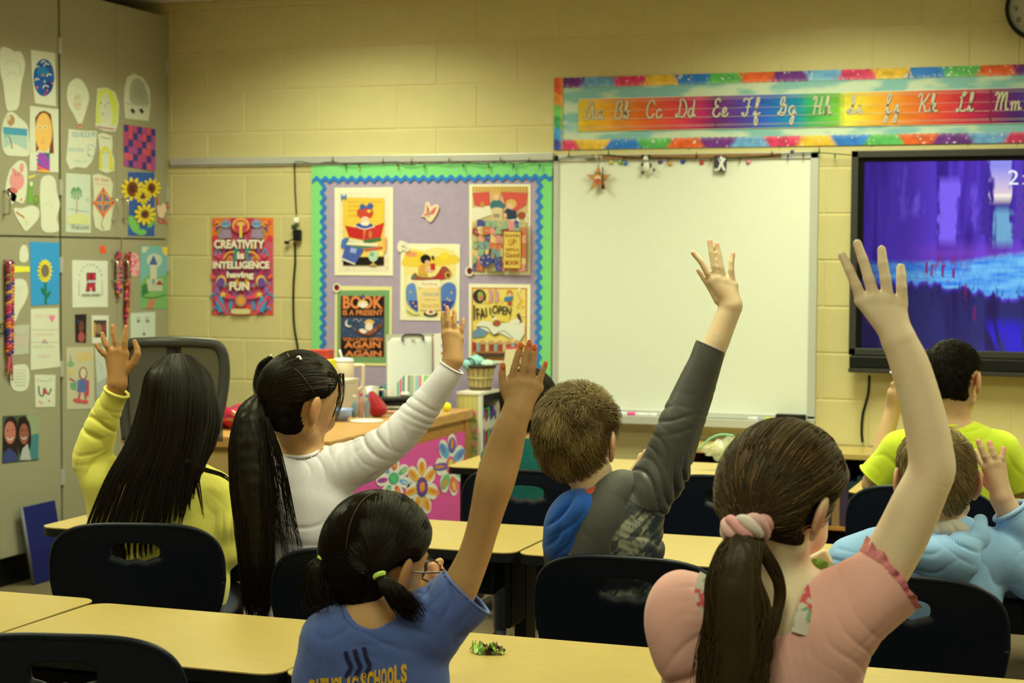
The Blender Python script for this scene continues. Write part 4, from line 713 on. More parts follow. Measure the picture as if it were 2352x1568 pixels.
# alphabet strips: two laminated cards with cursive letters drawn as thick strokes
LET = {  # strokes in a box: x right, y up; baseline 0, midline 1, top 2, descender -1
 'A': (1.5, [[(1.25, 1.75), (.95, 2.0), (.45, 1.3), (.1, .45), (.35, 0), (.8, .4), (1.25, 1.75), (1.22, .5), (1.3, .05), (1.6, .3)]]),
 'a': (1.1, [[(.85, .85), (.5, 1), (.1, .5), (.3, .05), (.6, .2), (.88, .9), (.82, .25), (.95, .02), (1.2, .35)]]),
 'B': (1.3, [[(.25, 1.6), (.45, 1.95), (.6, 2)], [(.55, 1.95), (.35, 1), (.2, .05)], [(.35, 1.6), (.9, 2.05), (1.2, 1.6), (.9, 1.15), (.55, 1.05), (1.05, .95), (1.15, .4), (.7, 0), (.3, .1), (.1, .45)]]),
 'b': (.9, [[(.0, .1), (.35, .8), (.65, 1.7), (.55, 2.0), (.4, 1.7), (.25, .4), (.4, .02), (.7, .3), (.65, .85), (1.0, .85)]]),
 'C': (1.3, [[(1.15, 1.5), (1.1, 1.9), (.75, 2.0), (.3, 1.4), (.15, .6), (.4, .05), (.8, .1), (1.2, .5)]]),
 'c': (.9, [[(.75, .75), (.6, 1), (.25, .75), (.15, .3), (.35, 0), (.65, .1), (.95, .4)]]),
 'D': (1.6, [[(.75, 1.95), (.6, 1.1), (.45, .25), (.2, .05), (.05, .3), (.35, .35), (.7, .05), (1.2, .2), (1.5, .9), (1.35, 1.7), (.9, 2.05), (.55, 1.75)]]),
 'd': (1.1, [[(.75, .8), (.45, 1), (.1, .5), (.3, .02), (.6, .25), (.95, 1.9)], [(.95, 1.9), (.8, .6), (.8, .1), (1.1, .3)]]),
 'E': (1.2, [[(1.1, 1.65), (.95, 2.0), (.55, 1.85), (.5, 1.35), (.85, 1.1), (.4, .95), (.15, .4), (.45, 0), (.85, .1), (1.1, .45)]]),
 'e': (.9, [[(.0, .2), (.45, .45), (.7, .8), (.5, 1), (.22, .6), (.3, .08), (.6, .05), (.95, .4)]]),
 'F': (1.5, [[(.3, 1.6), (.5, 1.95), (1.0, 1.85), (1.5, 2.05)], [(1.1, 1.9), (.9, 1.0), (.75, .3), (.4, 0), (.1, .3), (.4, .35)], [(.65, 1.0), (1.2, 1.05)]]),
 'f': (1., [[(.05, .1), (.5, .9), (.85, 1.8), (.7, 2.0), (.5, 1.5), (.35, .2), (.25, -.8), (.45, -1), (.6, -.5), (.45, .05), (1.0, .35)]]),
 'G': (1.4, [[(.05, .1), (.5, .6), (.95, 1.5), (1.0, 1.95), (.7, 1.9), (.5, 1.3), (.75, 1.0), (1.1, 1.2)], [(1.15, 1.25), (1.1, .5), (.8, .05), (.4, .05), (.15, .3), (.5, .35), (.9, .2)]]),
 'g': (1.1, [[(.85, .85), (.5, 1), (.15, .5), (.35, .05), (.65, .25), (.9, .9), (.75, -.3), (.5, -1), (.3, -.75), (.6, -.15), (1.1, .3)]]),
 'H': (1.5, [[(.2, 1.6), (.4, 1.95), (.6, 1.85), (.45, .9), (.25, .05)], [(1.35, 1.95), (1.1, .9), (1.0, .1), (1.3, .15)], [(.3, 1.0), (.7, .85), (1.25, 1.1)]]),
 'h': (1.1, [[(0, .1), (.4, .9), (.65, 1.75), (.55, 2), (.4, 1.5), (.2, .02), (.35, .6), (.6, .95), (.75, .7), (.7, .1), (1.05, .25)]]),
 'I': (1.3, [[(.1, .1), (.6, .6), (1.0, 1.5), (.95, 2.0), (.7, 1.7), (.75, .6), (.5, .05), (.2, .05), (.05, .45), (.5, .4)], [(.75, .5), (.9, .1), (1.2, .3)]]),
 'i': (.7, [[(.0, .15), (.35, .95), (.3, .2), (.4, .02), (.7, .35)], [(.45, 1.35), (.5, 1.4)]]),
 'J': (1.2, [[(.15, .15), (.5, .9), (.95, 1.9), (.65, 2.0), (.45, 1.4), (.5, .2), (.35, -.8), (.1, -1), (.05, -.7), (.5, -.1), (1.0, .25)]]),
 'j': (.8, [[(.05, .1), (.55, .95), (.4, -.4), (.2, -1), (.0, -.8), (.3, -.2), (.8, .3)], [(.65, 1.4), (.7, 1.45)]]),
 'K': (1.4, [[(.1, 1.6), (.3, 1.95), (.55, 1.85), (.4, .9), (.2, .05)], [(1.4, 1.95), (.9, 1.2), (.45, 1.0), (.8, .7), (.95, .1), (1.3, .15)]]),
 'k': (1.1, [[(0, .1), (.4, .9), (.65, 1.75), (.55, 2), (.4, 1.5), (.2, .02), (.4, .7), (.75, .95), (.7, .6), (.4, .5), (.75, .1), (1.05, .2)]]),
 'L': (1.3, [[(.5, 1.5), (.9, 1.6), (1.2, 1.95), (.95, 2.05), (.75, 1.5), (.55, .5), (.2, .0), (.05, .2), (.4, .25), (.8, 0), (1.2, .25)]]),
 'l': (.8, [[(0, .1), (.45, .9), (.75, 1.75), (.6, 2), (.45, 1.4), (.35, .3), (.5, .02), (.8, .3)]]),
 'M': (1.9, [[(.1, 1.6), (.3, 1.95), (.5, 1.8), (.35, .9), (.15, .05)], [(.4, 1.0), (.8, 1.85), (1.0, 1.8), (.85, .9), (.75, .1)], [(.9, 1.0), (1.35, 1.9), (1.5, 1.7), (1.35, .7), (1.4, .1), (1.7, .2)]]),
 'm': (1.4, [[(0, .6), (.15, .95), (.2, .6), (.1, .02)], [(.2, .6), (.5, .95), (.6, .7), (.5, .05)], [(.6, .6), (.9, .95), (1.0, .7), (.95, .1), (1.3, .3)]])}
PAIRS = [('Aa', 1392-50, (226, 170, 40)), ('Bb', 1410, (224, 130, 40)), ('Cc', 1484, (222, 90, 44)), ('Dd', 1552, (210, 60, 80)), ('Ee', 1636, (120, 50, 90)), ('Ff', 1703, (50, 100, 170)), ('Gg', 1785, (30, 140, 150)), ('Hh', 1865, (80, 175, 70)), ('Ii', 1945, (236, 210, 50)), ('Jj', 2030, (232, 160, 40)), ('Kk', 2108, (226, 90, 50)), ('Ll', 2196, (206, 50, 70)), ('Mm', 2284, (100, 40, 90))]
Yc = -.0085
zSt = WY(Yc)(1700, 219)[2]; zSb = WY(Yc)(1700, 294)[2]; X_ = lambda px: WY(Yc)(px, 255)[0]
HS = zSt-zSb
edges = [(1330, (232, 196, 40)), (1400, (230, 160, 44)), (1470, (224, 110, 40)), (1545, (216, 70, 60)), (1610, (190, 50, 90)), (1640, (120, 46, 96)), (1700, (86, 60, 140)), (1760, (40, 100, 176)), (1830, (30, 140, 160)), (1860, (60, 168, 90)), (1925, (120, 190, 60)), (1940, (240, 228, 60)), (2010, (238, 180, 50)), (2080, (232, 130, 44)), (2150, (226, 84, 50)), (2220, (206, 50, 70)), (2280, (150, 40, 80)), (2330, (84, 44, 110)), (2450, (50, 80, 160))]
ex_ = np.array([X_(e[0]) for e in edges]); ec_ = np.array([C(*e[1]) for e in edges])
def strip_fn(x, z):
    c = np.stack([np.interp(x, ex_, ec_[:, i]) for i in range(3)], 1); n = fbm(np.stack([x*14, z*50, x*0+4], 1), 8)[:, None]; return np.clip(c*(.72+.55*n), 0, .9)
for k, (pa, pb) in enumerate(((1329, 1645), (1644, 1938), (1938, 2276), (2276, 2400))):
    xa, xb = X_(pa), X_(pb)
    st = thing('alphabet_card', ((xa+xb)/2, Yc, zSb), 'laminated cursive alphabet card with the letters %s' % ('Aa Bb Cc Dd', 'Ee Ff Gg Hh', 'Ii Jj Kk Ll', 'Mm')[k], 'alphabet card', 'glossy cursive alphabet cards on the banner')
    box2('card', (xa, Yc+.0002, zSb-.003), (xb-.002, Yc+.0012, zSt+.003), mat('card_white', C(228, 226, 180), rough=.3), st)
    g = painted_grid('rainbow_ground', xa, xb-.002, zSb, zSt, 90, 14, strip_fn, Yc, st, PRINTG)
    # laminate buckles a little
    V = np.empty(len(g.data.vertices)*3, np.float32); g.data.vertices.foreach_get('co', V); V = V.reshape(-1, 3); V[:, 1] -= .0006+.0022*fbm(np.stack([V[:, 0]*16, V[:, 2]*5, V[:, 0]*0], 1), 31)*1.; g.data.vertices.foreach_set('co', V.ravel()); g.data.polygons.foreach_set('use_smooth', np.ones(len(g.data.polygons), bool))
    a = Art(WM(Yc-.0034), NY, .0); LC = C(214, 206, 160)
    for v in (.085, .13, .36, .62, .9, .95) : a.line([(xa+.003, zSb+HS*v), (xb-.005, zSb+HS*v)], .0016 if v in (.36,) else .0011, C(222, 200, 160))
    for pr, px, cc in PAIRS:
        if not (pa-6 <= px+8 < pb): continue
        x = X_(px); s = HS*.27*1.02
        for ch in pr:
            w, strokes = LET[ch]; sy = s; b = zSb+HS*.36
            if ch in 'abcdefghijklm' : pass
            for stp in strokes:
                q = [(x+p_[0]*s*.86, b+p_[1]*sy) for p_ in stp]; n_ = max(6, len(q)*4)
                a.line(q, .0085, C(110, 104, 70), n_); a.line(q, .0058, LC, n_)
            x += (w+.02)*s*.86
    a.build('lettering', PRINT, st)
# ---- clock
ck = WY(-.03); cx_, cz_ = ck(2386, 18)[0], ck(2386, 18)[2]; R_c = abs(ck(2309, 18)[0]-cx_)
t = thing('wall_clock', (cx_, -.02, cz_-R_c), 'round wall clock with black rim cut off by the top right corner', 'clock')
def disc(name, r0, r1, y0, y1, m, n=64):
    V = []; F = []
    for k in range(n):
        c, s = math.cos(2*math.pi*k/n), math.sin(2*math.pi*k/n)
        for r, y in ((r0, y0), (r1, y0), (r1, y1), (r0, y1)): V.append((cx_+r*c, y, cz_+r*s))
    for k in range(n):
        a_, b_ = k*4, ((k+1) % n)*4
        for j in range(4): F.append([a_+j, a_+(j+1) % 4, b_+(j+1) % 4, b_+j])
    return link(name, mesh_np(name, V, F, False), m, t)
disc('rim', R_c*.88, R_c, -.05, -.001, M_BLACK)
disc('face', .0001, R_c*.9, -.03, -.002, mat('clock_face', C(224, 224, 176), rough=.5))
a = Art(WM(-.0305), NY, .0002)
for h in range(1, 13):
    t_ = math.pi/2-h*math.pi/6; a.text(str(h), cx_+math.cos(t_)*R_c*.68, cz_+math.sin(t_)*R_c*.68-R_c*.085, R_c*(.24 if h > 9 else .13), R_c*.17, C(30, 30, 28), flip=False)
for k in range(60):
    t_ = k*math.pi/30; a.line([(cx_+math.cos(t_)*R_c*.80, cz_+math.sin(t_)*R_c*.80), (cx_+math.cos(t_)*R_c*.85, cz_+math.sin(t_)*R_c*.85)], .0012, C(30, 30, 28))
a.build('numerals', PRINT, t)
for ln, an, wd in ((.5, -1.2, .006), (.72, .35, .004)): q = Art(WM(-.033), NY, .0); q.line([(cx_, cz_), (cx_+math.cos(an)*R_c*ln, cz_+math.sin(an)*R_c*ln)], wd, C(20, 20, 20)); q.build('hand', PRINT, t)
disc('glass', .0001, R_c*.885, -.0425, -.041, mat('clock_glass', (1, 1, 1), rough=.02, trans=1., spec=.5))
# ---- television
TY = -.10; T = WY(TY); xL = T(1952, 600)[0]; zT = T(1960, 346)[2]; zB2 = T(1955, 815)[2]; xR_ = xL+1.34
tv = thing('television', (xL+.67, -.05, zB2-.06), 'large wall-mounted black television showing a violet forest scene', 'television')
M_TV = mat('tv_casing', C(52, 50, 40), rough=.45, spec=.4); M_TVB = mat('tv_bezel', (.006, .006, .007), rough=.25)
bm = bmesh.new(); fw = .03
for c0, c1 in (((xL, zB2), (xL+fw, zT)), ((xR_-fw, zB2), (xR_, zT)), ((xL, zT-fw), (xR_, zT)), ((xL, zB2), (xR_, zB2+fw))): bx(bm, ((c0[0]+c1[0])/2, TY+.02, (c0[1]+c1[1])/2), (c1[0]-c0[0], .04, c1[1]-c0[1]), .003)
finish(bm, 'frame', M_TV, tv)
box2('body', (xL+.01, TY+.04, zB2+.01), (xR_-.01, -.012, zT-.01), M_BLACK, tv)
box2('wall_bracket', (xL+.4, -.012, zB2+.15), (xR_-.4, -.001, zT-.15), M_BLACK, tv)
box2('bezel', (xL+fw, TY+.018, zB2+fw), (xR_-fw, TY+.04, zT-fw), M_TVB, tv)
box2('control_panel', (xL+.004, TY-.006, zB2-.055), (xR_-.004, TY+.05, zB2-.002), M_BLACK, tv, bev=.006); box2('panel_edge', (xL, TY-.002, zB2-.075), (xR_, TY+.05, zB2-.055), M_TV, tv, bev=.004)
lt = T(2045, 858); box2('power_light', (lt[0], TY-.008, zB2-.071), (lt[0]+.02, TY-.002, zB2-.066), mat('power_led', (1, 1, .9), emit=1.5), tv)
sx0, sx1 = T(1981, 600)[0], xR_-fw-.015; sz0, sz1 = T(1985, 812)[2]+.01, T(1990, 372)[2]
def tvfn(x, z):
    u = (x-sx0)/(T(2352, 600)[0]-sx0); v = (z-sz0)/(sz1-sz0)   # u=1 at the photo's edge
    mirror = np.where(u > 1.02, 2.04-u, u); n1 = fbm(np.stack([mirror*13+1.5, v*1.3, u*0], 1), 2); n2 = fbm(np.stack([mirror*34, v*7, u*0], 1), 6); n3 = vnoise(np.stack([mirror*90, v*30, u*0], 1), 4)
    dark = np.array([.045, .018, .30]); mid = np.array([.11, .05, .62]); lt_ = np.array([.23, .14, .98])
    t = np.clip((n1-.38)/.22, 0, 1)[:, None]; c = dark*(1-t)+mid*t
    def blob(u0, u1, v0, v1, sof=.02): w = .07*(n2-.5)+.03*(n3-.5); return (np.clip((mirror-u0+w)/sof, 0, 1)*np.clip((u1-mirror+w)/sof, 0, 1)*np.clip((v-v0)/.05, 0, 1)*np.clip((v1-v)/.05, 0, 1))[:, None]
    for u0, u1, v0, v1, k in ((.22, .29, .68, 1, .5), (.30, .37, .70, .86, .7), (.46, .60, .55, .93, .95), (.50, .54, .95, 1, .8), (.66, .72, .62, .9, .4)):
        b = blob(u0, u1, v0, v1)*k; c = c*(1-b)+lt_*b
    sky = blob(.78, .93, .77, 1.2, .015); g = np.clip((v-.77)/.2, 0, 1)[:, None]; skc = np.array([1., .80, .72])*(1-g)+np.array([.30, .30, .9])*g; skc = np.where((v < .83)[:, None], np.array([1., .93, .8]), skc); c = c*(1-sky)+skc*sky
    wtr = blob(.80, .93, .54, .775, .03)*.9; wc = np.array([.25, .62, .95])*(1-.4*n2[:, None]); c = c*(1-wtr)+wc*wtr
    pu = np.clip(1-np.abs(v-.52)/.08, 0, 1)[:, None]*np.clip((mirror-.2)/.3, 0, 1)[:, None]; c = c*(1-.5*pu)+np.array([.28, .08, .72])*.5*pu
    hz = .49+.05*np.clip((mirror-.6)/.4, 0, 1)+.02*(n2-.5); lo = .36-.06*np.clip((mirror-.45)/.4, 0, 1)+.04*(vnoise(np.stack([mirror*55, v*0, u*0], 1), 9)-.5)
    b = (np.clip((hz-v)/.03, 0, 1)*np.clip((v-lo)/.012, 0, 1))[:, None]*np.clip((mirror+.05)/.25, .35, 1)[:, None]; n3b = np.clip(fbm(np.stack([mirror*7, v*55, u*0], 1), 3)*1.5-.35+.35*(n3-.5)+.25*np.clip((mirror-.5)*2, 0, 1), 0, 1)[:, None][:, 0]; blue = np.array([.03, .22, .85])*(1-n3b[:, None])+np.array([.20, .60, .97])*n3b[:, None]; c = c*(1-b)+blue*b
    gr = np.clip((lo-v)/.02, 0, 1)[:, None]; gc = np.array([.022, .014, .10])*(1-t)+np.array([.03, .03, .16])*t; gb = np.clip((mirror-.72)/.1, 0, 1)[:, None]*np.clip((.2-v)/.06, 0, 1)[:, None]*np.clip((vnoise(np.stack([mirror*40+v*12, v*6, u*0], 1), 14)-.35)/.3, 0, 1)[:, None]; gc = gc*(1-gb)+np.array([.03, .02, .62])*gb; c = c*(1-gr)+gc*gr
    rd = (np.clip((vnoise(np.stack([mirror*70, v*24, u*0], 1), 21)-.62)/.1, 0, 1)*np.clip(1-np.abs(mirror-.5)/.22, 0, 1)*np.clip(1-np.abs(v-.44)/.1, 0, 1))[:, None]; c = c*(1-rd)+np.array([.25, .02, .16])*rd
    ed = np.clip(u/.5, .55, 1)[:, None]; return c*ed
M_SCR = mat('screen_image', attr=True, rough=.15, spec=.5, emit=.95)
M_SCR.node_tree.nodes['Principled BSDF'].inputs['Base Color'].default_value = (.0, .0, .0, 1)
for l_ in list(M_SCR.node_tree.links):
    if l_.to_socket.name == 'Base Color': M_SCR.node_tree.links.remove(l_)
scr = painted_grid('screen', sx0, sx1, sz0, sz1, 420, 190, tvfn, TY+.014, tv, M_SCR)
a = Art(WM(TY+.013), NY, .0); wx = lambda px: T(px, 600)[0]
a.text('2:2', wx(2344), T(2340, 424)[2], wx(2378)-wx(2312), T(2340, 390)[2]-T(2340, 424)[2], (.9, .95, 1.), flip=False)
for x_, v_, h_ in ((2218, .36, .16), (2240, .24, .13), (2128, .47, .1), (2140, .46, .12), (2165, .45, .1), (2190, .44, .09)):
    z_ = sz0+(sz1-sz0)*v_
    for k in range(7): q = wx(x_)+.0025*(-1)**k; zz = z_-h_*k/7*.45; a.ell(q, zz, .0035, .007, (.22, .012, .12), 6)
def pine(px, vb, vt, w, col):
    x = wx(px)
    zb_, zt_ = sz0+(sz1-sz0)*vb, sz0+(sz1-sz0)*vt; pts = []
    for k in range(14): f = k/13; pts.append((x+w*(1-f*.85)*(1 if k % 2 == 0 else .55), zb_+(zt_-zb_)*f))
    a.poly(pts+[(2*x-p[0], p[1]) for p in pts[::-1]], col)
pine(2262, .62, 1.0, .028, (.06, .03, .34)); pine(2340, .6, .995, .035, (.10, .05, .44))
for k in range(60):
    rg = random.Random(k); x = rg.uniform(sx0, sx1-.02); z = sz0+(sz1-sz0)*rg.uniform(.26, .36); a.poly([(x-.002, z-.02), (x+.003, z-.02), (x+rg.uniform(-.01, .012), z+rg.uniform(.01, .04))], (.022, .014, .10))
a.build('screen_details', M_SCR, tv)['kind'] = 'stuff'
tag(tube('cable', [w_(1997, 862, -.03), w_(1994, 905, -.012), w_(1982, 950, -.012), w_(1979, 990, -.012), w_(1981, 1015, -.012)], .006, M_BLACK, n=20), 'black cable hanging below the television', 'cable')
# ---- fairy lights
gr_ = mat('wire_green', (.02, .045, .025), rough=.5)
pts = [(676, 372), (690, 371), (720, 376), (764, 372), (800, 378), (860, 374), (913, 372), (940, 379), (985, 372), (1030, 376), (1065, 372), (1110, 378), (1146, 371), (1190, 378), (1215, 371), (1262, 372), (1300, 362), (1345, 357), (1400, 356), (1460, 362), (1530, 362), (1600, 364), (1680, 362), (1760, 358), (1800, 354), (1840, 351), (1885, 351), (1955, 356)]
fl = thing('string_lights', tuple(w_(1300, 370, -.03)), 'green-wired string of tiny unlit lights draped along the top of the boards', 'string lights')
tube('wire', [w_(x, y, -.034) for x, y in pts], .0022, gr_, fl, n=160, seg=5)
BC = [(200, 60, 40), (60, 120, 60), (220, 170, 50), (60, 90, 160), (200, 110, 40)]
for k, (x, y, d) in enumerate([(764, 372, 1), (795, 376, -1), (825, 376, -1), (880, 376, 1), (913, 375, -1), (945, 376, 1), (975, 378, -1), (1031, 372, 1), (1064, 377, -1), (1122, 378, -1), (1150, 372, 1), (1180, 378, -1), (1215, 372, 1), (1240, 376, -1), (1276, 368, 1), (1306, 360, 1), (1398, 356, 1), (1433, 362, -1), (1535, 362, -1), (1600, 363, 1), (1634, 362, -1), (1700, 360, -1), (1774, 357, 1), (1810, 354, -1), (1845, 352, -1), (1882, 350, 1), (1918, 354, -1)]):
    p = w_(x, y, -.034); q = p+np.array([RNG.uniform(-.004, .004), -.002, d*.030]); b = tube('bulb_socket', [p, p*.5+q*.5], .0032, gr_, fl, seg=6); tube('bulb', [p*.45+q*.55, q], [.0026, .001], mat('bulb_%d' % (k % 5), C(*BC[k % 5]), rough=.2), b, seg=6)
tag(tube('power_cord', [w_(676, 374, -.02), w_(677, 400, -.012), w_(678, 440, -.01), w_(681, 492, -.01)], .0035, M_BLACK, n=24), 'twisted dark cord dropping from the string lights to the plug', 'cord')
pl = thing('plug_adapter', tuple(w_(685, 520, -.012)), 'white and black plug adapter cluster hanging on the cord', 'plug')
box('white_plug', tuple(w_(681, 506, -.02)), (.026, .02, .026), mat('plug_white', C(235, 235, 190), rough=.4), pl, bev=.005); box('green_connector', tuple(w_(675, 521, -.02)), (.02, .02, .022), mat('plug_green', (.01, .07, .05), rough=.4), pl, bev=.004); box('black_adapter', tuple(w_(683, 540, -.022)), (.038, .03, .055), M_BLACK, pl, bev=.006); tube('side_lead', [w_(677, 548, -.025), w_(668, 551, -.025), w_(662, 556, -.025)], .003, M_BLACK, pl, n=8); box('side_plug', tuple(w_(659, 557, -.025)), (.022, .016, .016), M_BLACK, pl, bev=.003)
tag(tube('extension_cable', [w_(677, 556, -.014), w_(678, 600, -.01), w_(674, 660, -.01), w_(675, 740, -.01), w_(684, 800, -.01), w_(690, 860, -.01)], .0055, M_BLACK, n=30), 'black cord running down the block wall below the plug', 'cord')
# ---- wooden pointer and small hangings at the top of the whiteboard
tag(box2('wooden_pointer', w_(1385, 357, -.029), w_(1795, 355, -.0255)+np.array([0, 0, -.0]) - np.array([0, 0, .012]), mat('pointer_wood', C(150, 112, 60), rough=.5, noise=.2, nscale=30), bev=.001), 'long thin wooden pointer lying along the whiteboard top', 'pointer')
for k, (x, y, c, lab) in enumerate([(1404, 373, (200, 196, 80), 'pale yellow'), (1425, 373, (130, 180, 90), 'green'), (1437, 375, (50, 130, 180), 'light blue'), (1517, 371, (90, 60, 130), 'violet'), (1540, 376, (215, 160, 50), 'amber'), (1569, 371, (40, 80, 160), 'dark blue'), (1612, 373, (196, 70, 50), 'red'), (1719, 372, (222, 130, 140), 'pink'), (1820, 350, (70, 40, 90), 'dark purple')]):
    p = w_(x, y, -.017); V, F = [], []
    o = lathe('magnet', [(.0, .009), (.007, .008), (.0105, .004), (.0105, 0), (0, 0)], mat('magnet_%d' % k, C(*c), rough=.35), seg=20); o.rotation_euler = (math.pi/2, 0, 0); o.location = tuple(p); o['rel'] = 1; tag(o, '%s round magnet near the top edge of the whiteboard' % lab, 'magnet', 'round magnets on the whiteboard')
def hang(x, y): return tuple(w_(x, y, -.03))
st = thing('star_ornament', hang(1375, 412), 'brown wooden star ornament with a painted bearded face holding a stick', 'ornament')
S = WY(-.032)
def slab(mp, pts, col, name, parent, th=.008, m=None, off=0.): return sheet(mp, NY, pts, col, name, m or PRINT, parent, th=th, off=off)
slab(S, [(1375+ (r)*math.cos(t_), 411+r*1.05*math.sin(t_)) for r, t_ in ((30 if i % 2 == 0 else 12, -math.pi/2+i*math.pi/5) for i in range(10))], C(190, 140, 70), 'star', st)
a = Art(S, NY, .0085); a.ell(1374, 408, 8, 5, C(230, 215, 170), 12); a.ell(1374, 416, 7, 7, C(190, 90, 60), 12); a.ell(1370, 398, 2.2, 2.2, C(30, 60, 30), 8); a.ell(1378, 398, 2.2, 2.2, C(30, 60, 30), 8); a.line([(1366, 408), (1374, 404), (1382, 408)], 1.6, C(200, 160, 90), 8); a.build('painted_face', PRINT, st)
tube('stick', [w_(1384, 383, -.045), w_(1384, 420, -.045), w_(1385, 434, -.045)], [.0022, .003, .008], mat('stick_brown', C(70, 36, 22)), st, seg=8); tube('hanger', [w_(1375, 383, -.036), w_(1378, 370, -.034), w_(1376, 360, -.034)], .0012, gr_, st, n=8, seg=5)
def bundle(name, x, y, label, spec):
    t = thing(name, hang(x, y), label, 'hanging ornament')
    for nm, dx, dy, r, sc, c in spec:
        p = w_(x+dx, y+dy, -.035); V, F = ball(p, r, 8, sc); link(nm, mesh_np(nm, V, F), mat('felt_%d_%d_%d' % c, C(*c), rough=.95, bump=.4, bscale=300), t)
    return t
bundle('felt_animal', 1485, 378, 'small black and white felt animal hanging from the whiteboard top', [('body', 0, 6, .022, (.8, .6, 1.05), (226, 224, 180)), ('head', -2, -14, .014, (.9, .7, .8), (224, 222, 180)), ('ear', -9, -20, .006, (1, .6, 1.2), (40, 38, 34)), ('ear', 6, -20, .006, (1, .6, 1.2), (40, 38, 34)), ('leg', -9, 18, .008, (1, .8, 1), (90, 84, 66)), ('leg', 8, 19, .008, (1, .8, 1), (200, 196, 150)), ('patch', 9, 2, .009, (.6, .7, 1.3), (44, 40, 36)), ('patch', -10, 0, .008, (.6, .7, 1.3), (56, 50, 44)), ('red_charm', 17, 12, .006, (1, .6, 1.2), (120, 40, 50))])
bundle('striped_ornament', 1352, 361, 'grey striped felt ornament tucked at the left end of the whiteboard top', [('body', 0, 0, .013, (1.9, .7, .8), (150, 146, 110)), ('head', 18, -1, .009, (1, .8, 1), (190, 184, 130)), ('bell', 28, 0, .005, (1, 1, 1), (220, 190, 80)), ('patch', -4, -2, .007, (.6, .9, 1.1), (40, 38, 34)), ('patch', 8, 1, .007, (.5, .9, 1.1), (50, 48, 40))])
ph = thing('photo_ornament', hang(1655, 375), 'small dark card ornament with a white dancing figure hanging from the whiteboard', 'ornament')
slab(S, [(1640, 357), (1670, 359), (1668, 395), (1641, 394)], C(64, 62, 58), 'card', ph, th=.004)
a = Art(S, NY, .0045); a.ell(1657, 363, 4, 4, C(222, 220, 190), 12); a.poly([(1648, 362), (1655, 370), (1662, 362), (1668, 364), (1661, 376), (1668, 392), (1662, 392), (1657, 382), (1652, 392), (1648, 391), (1654, 374)], C(220, 220, 190)); a.ell(1645, 390, 4, 4, C(200, 200, 170), 10); a.build('figure', PRINT, ph)
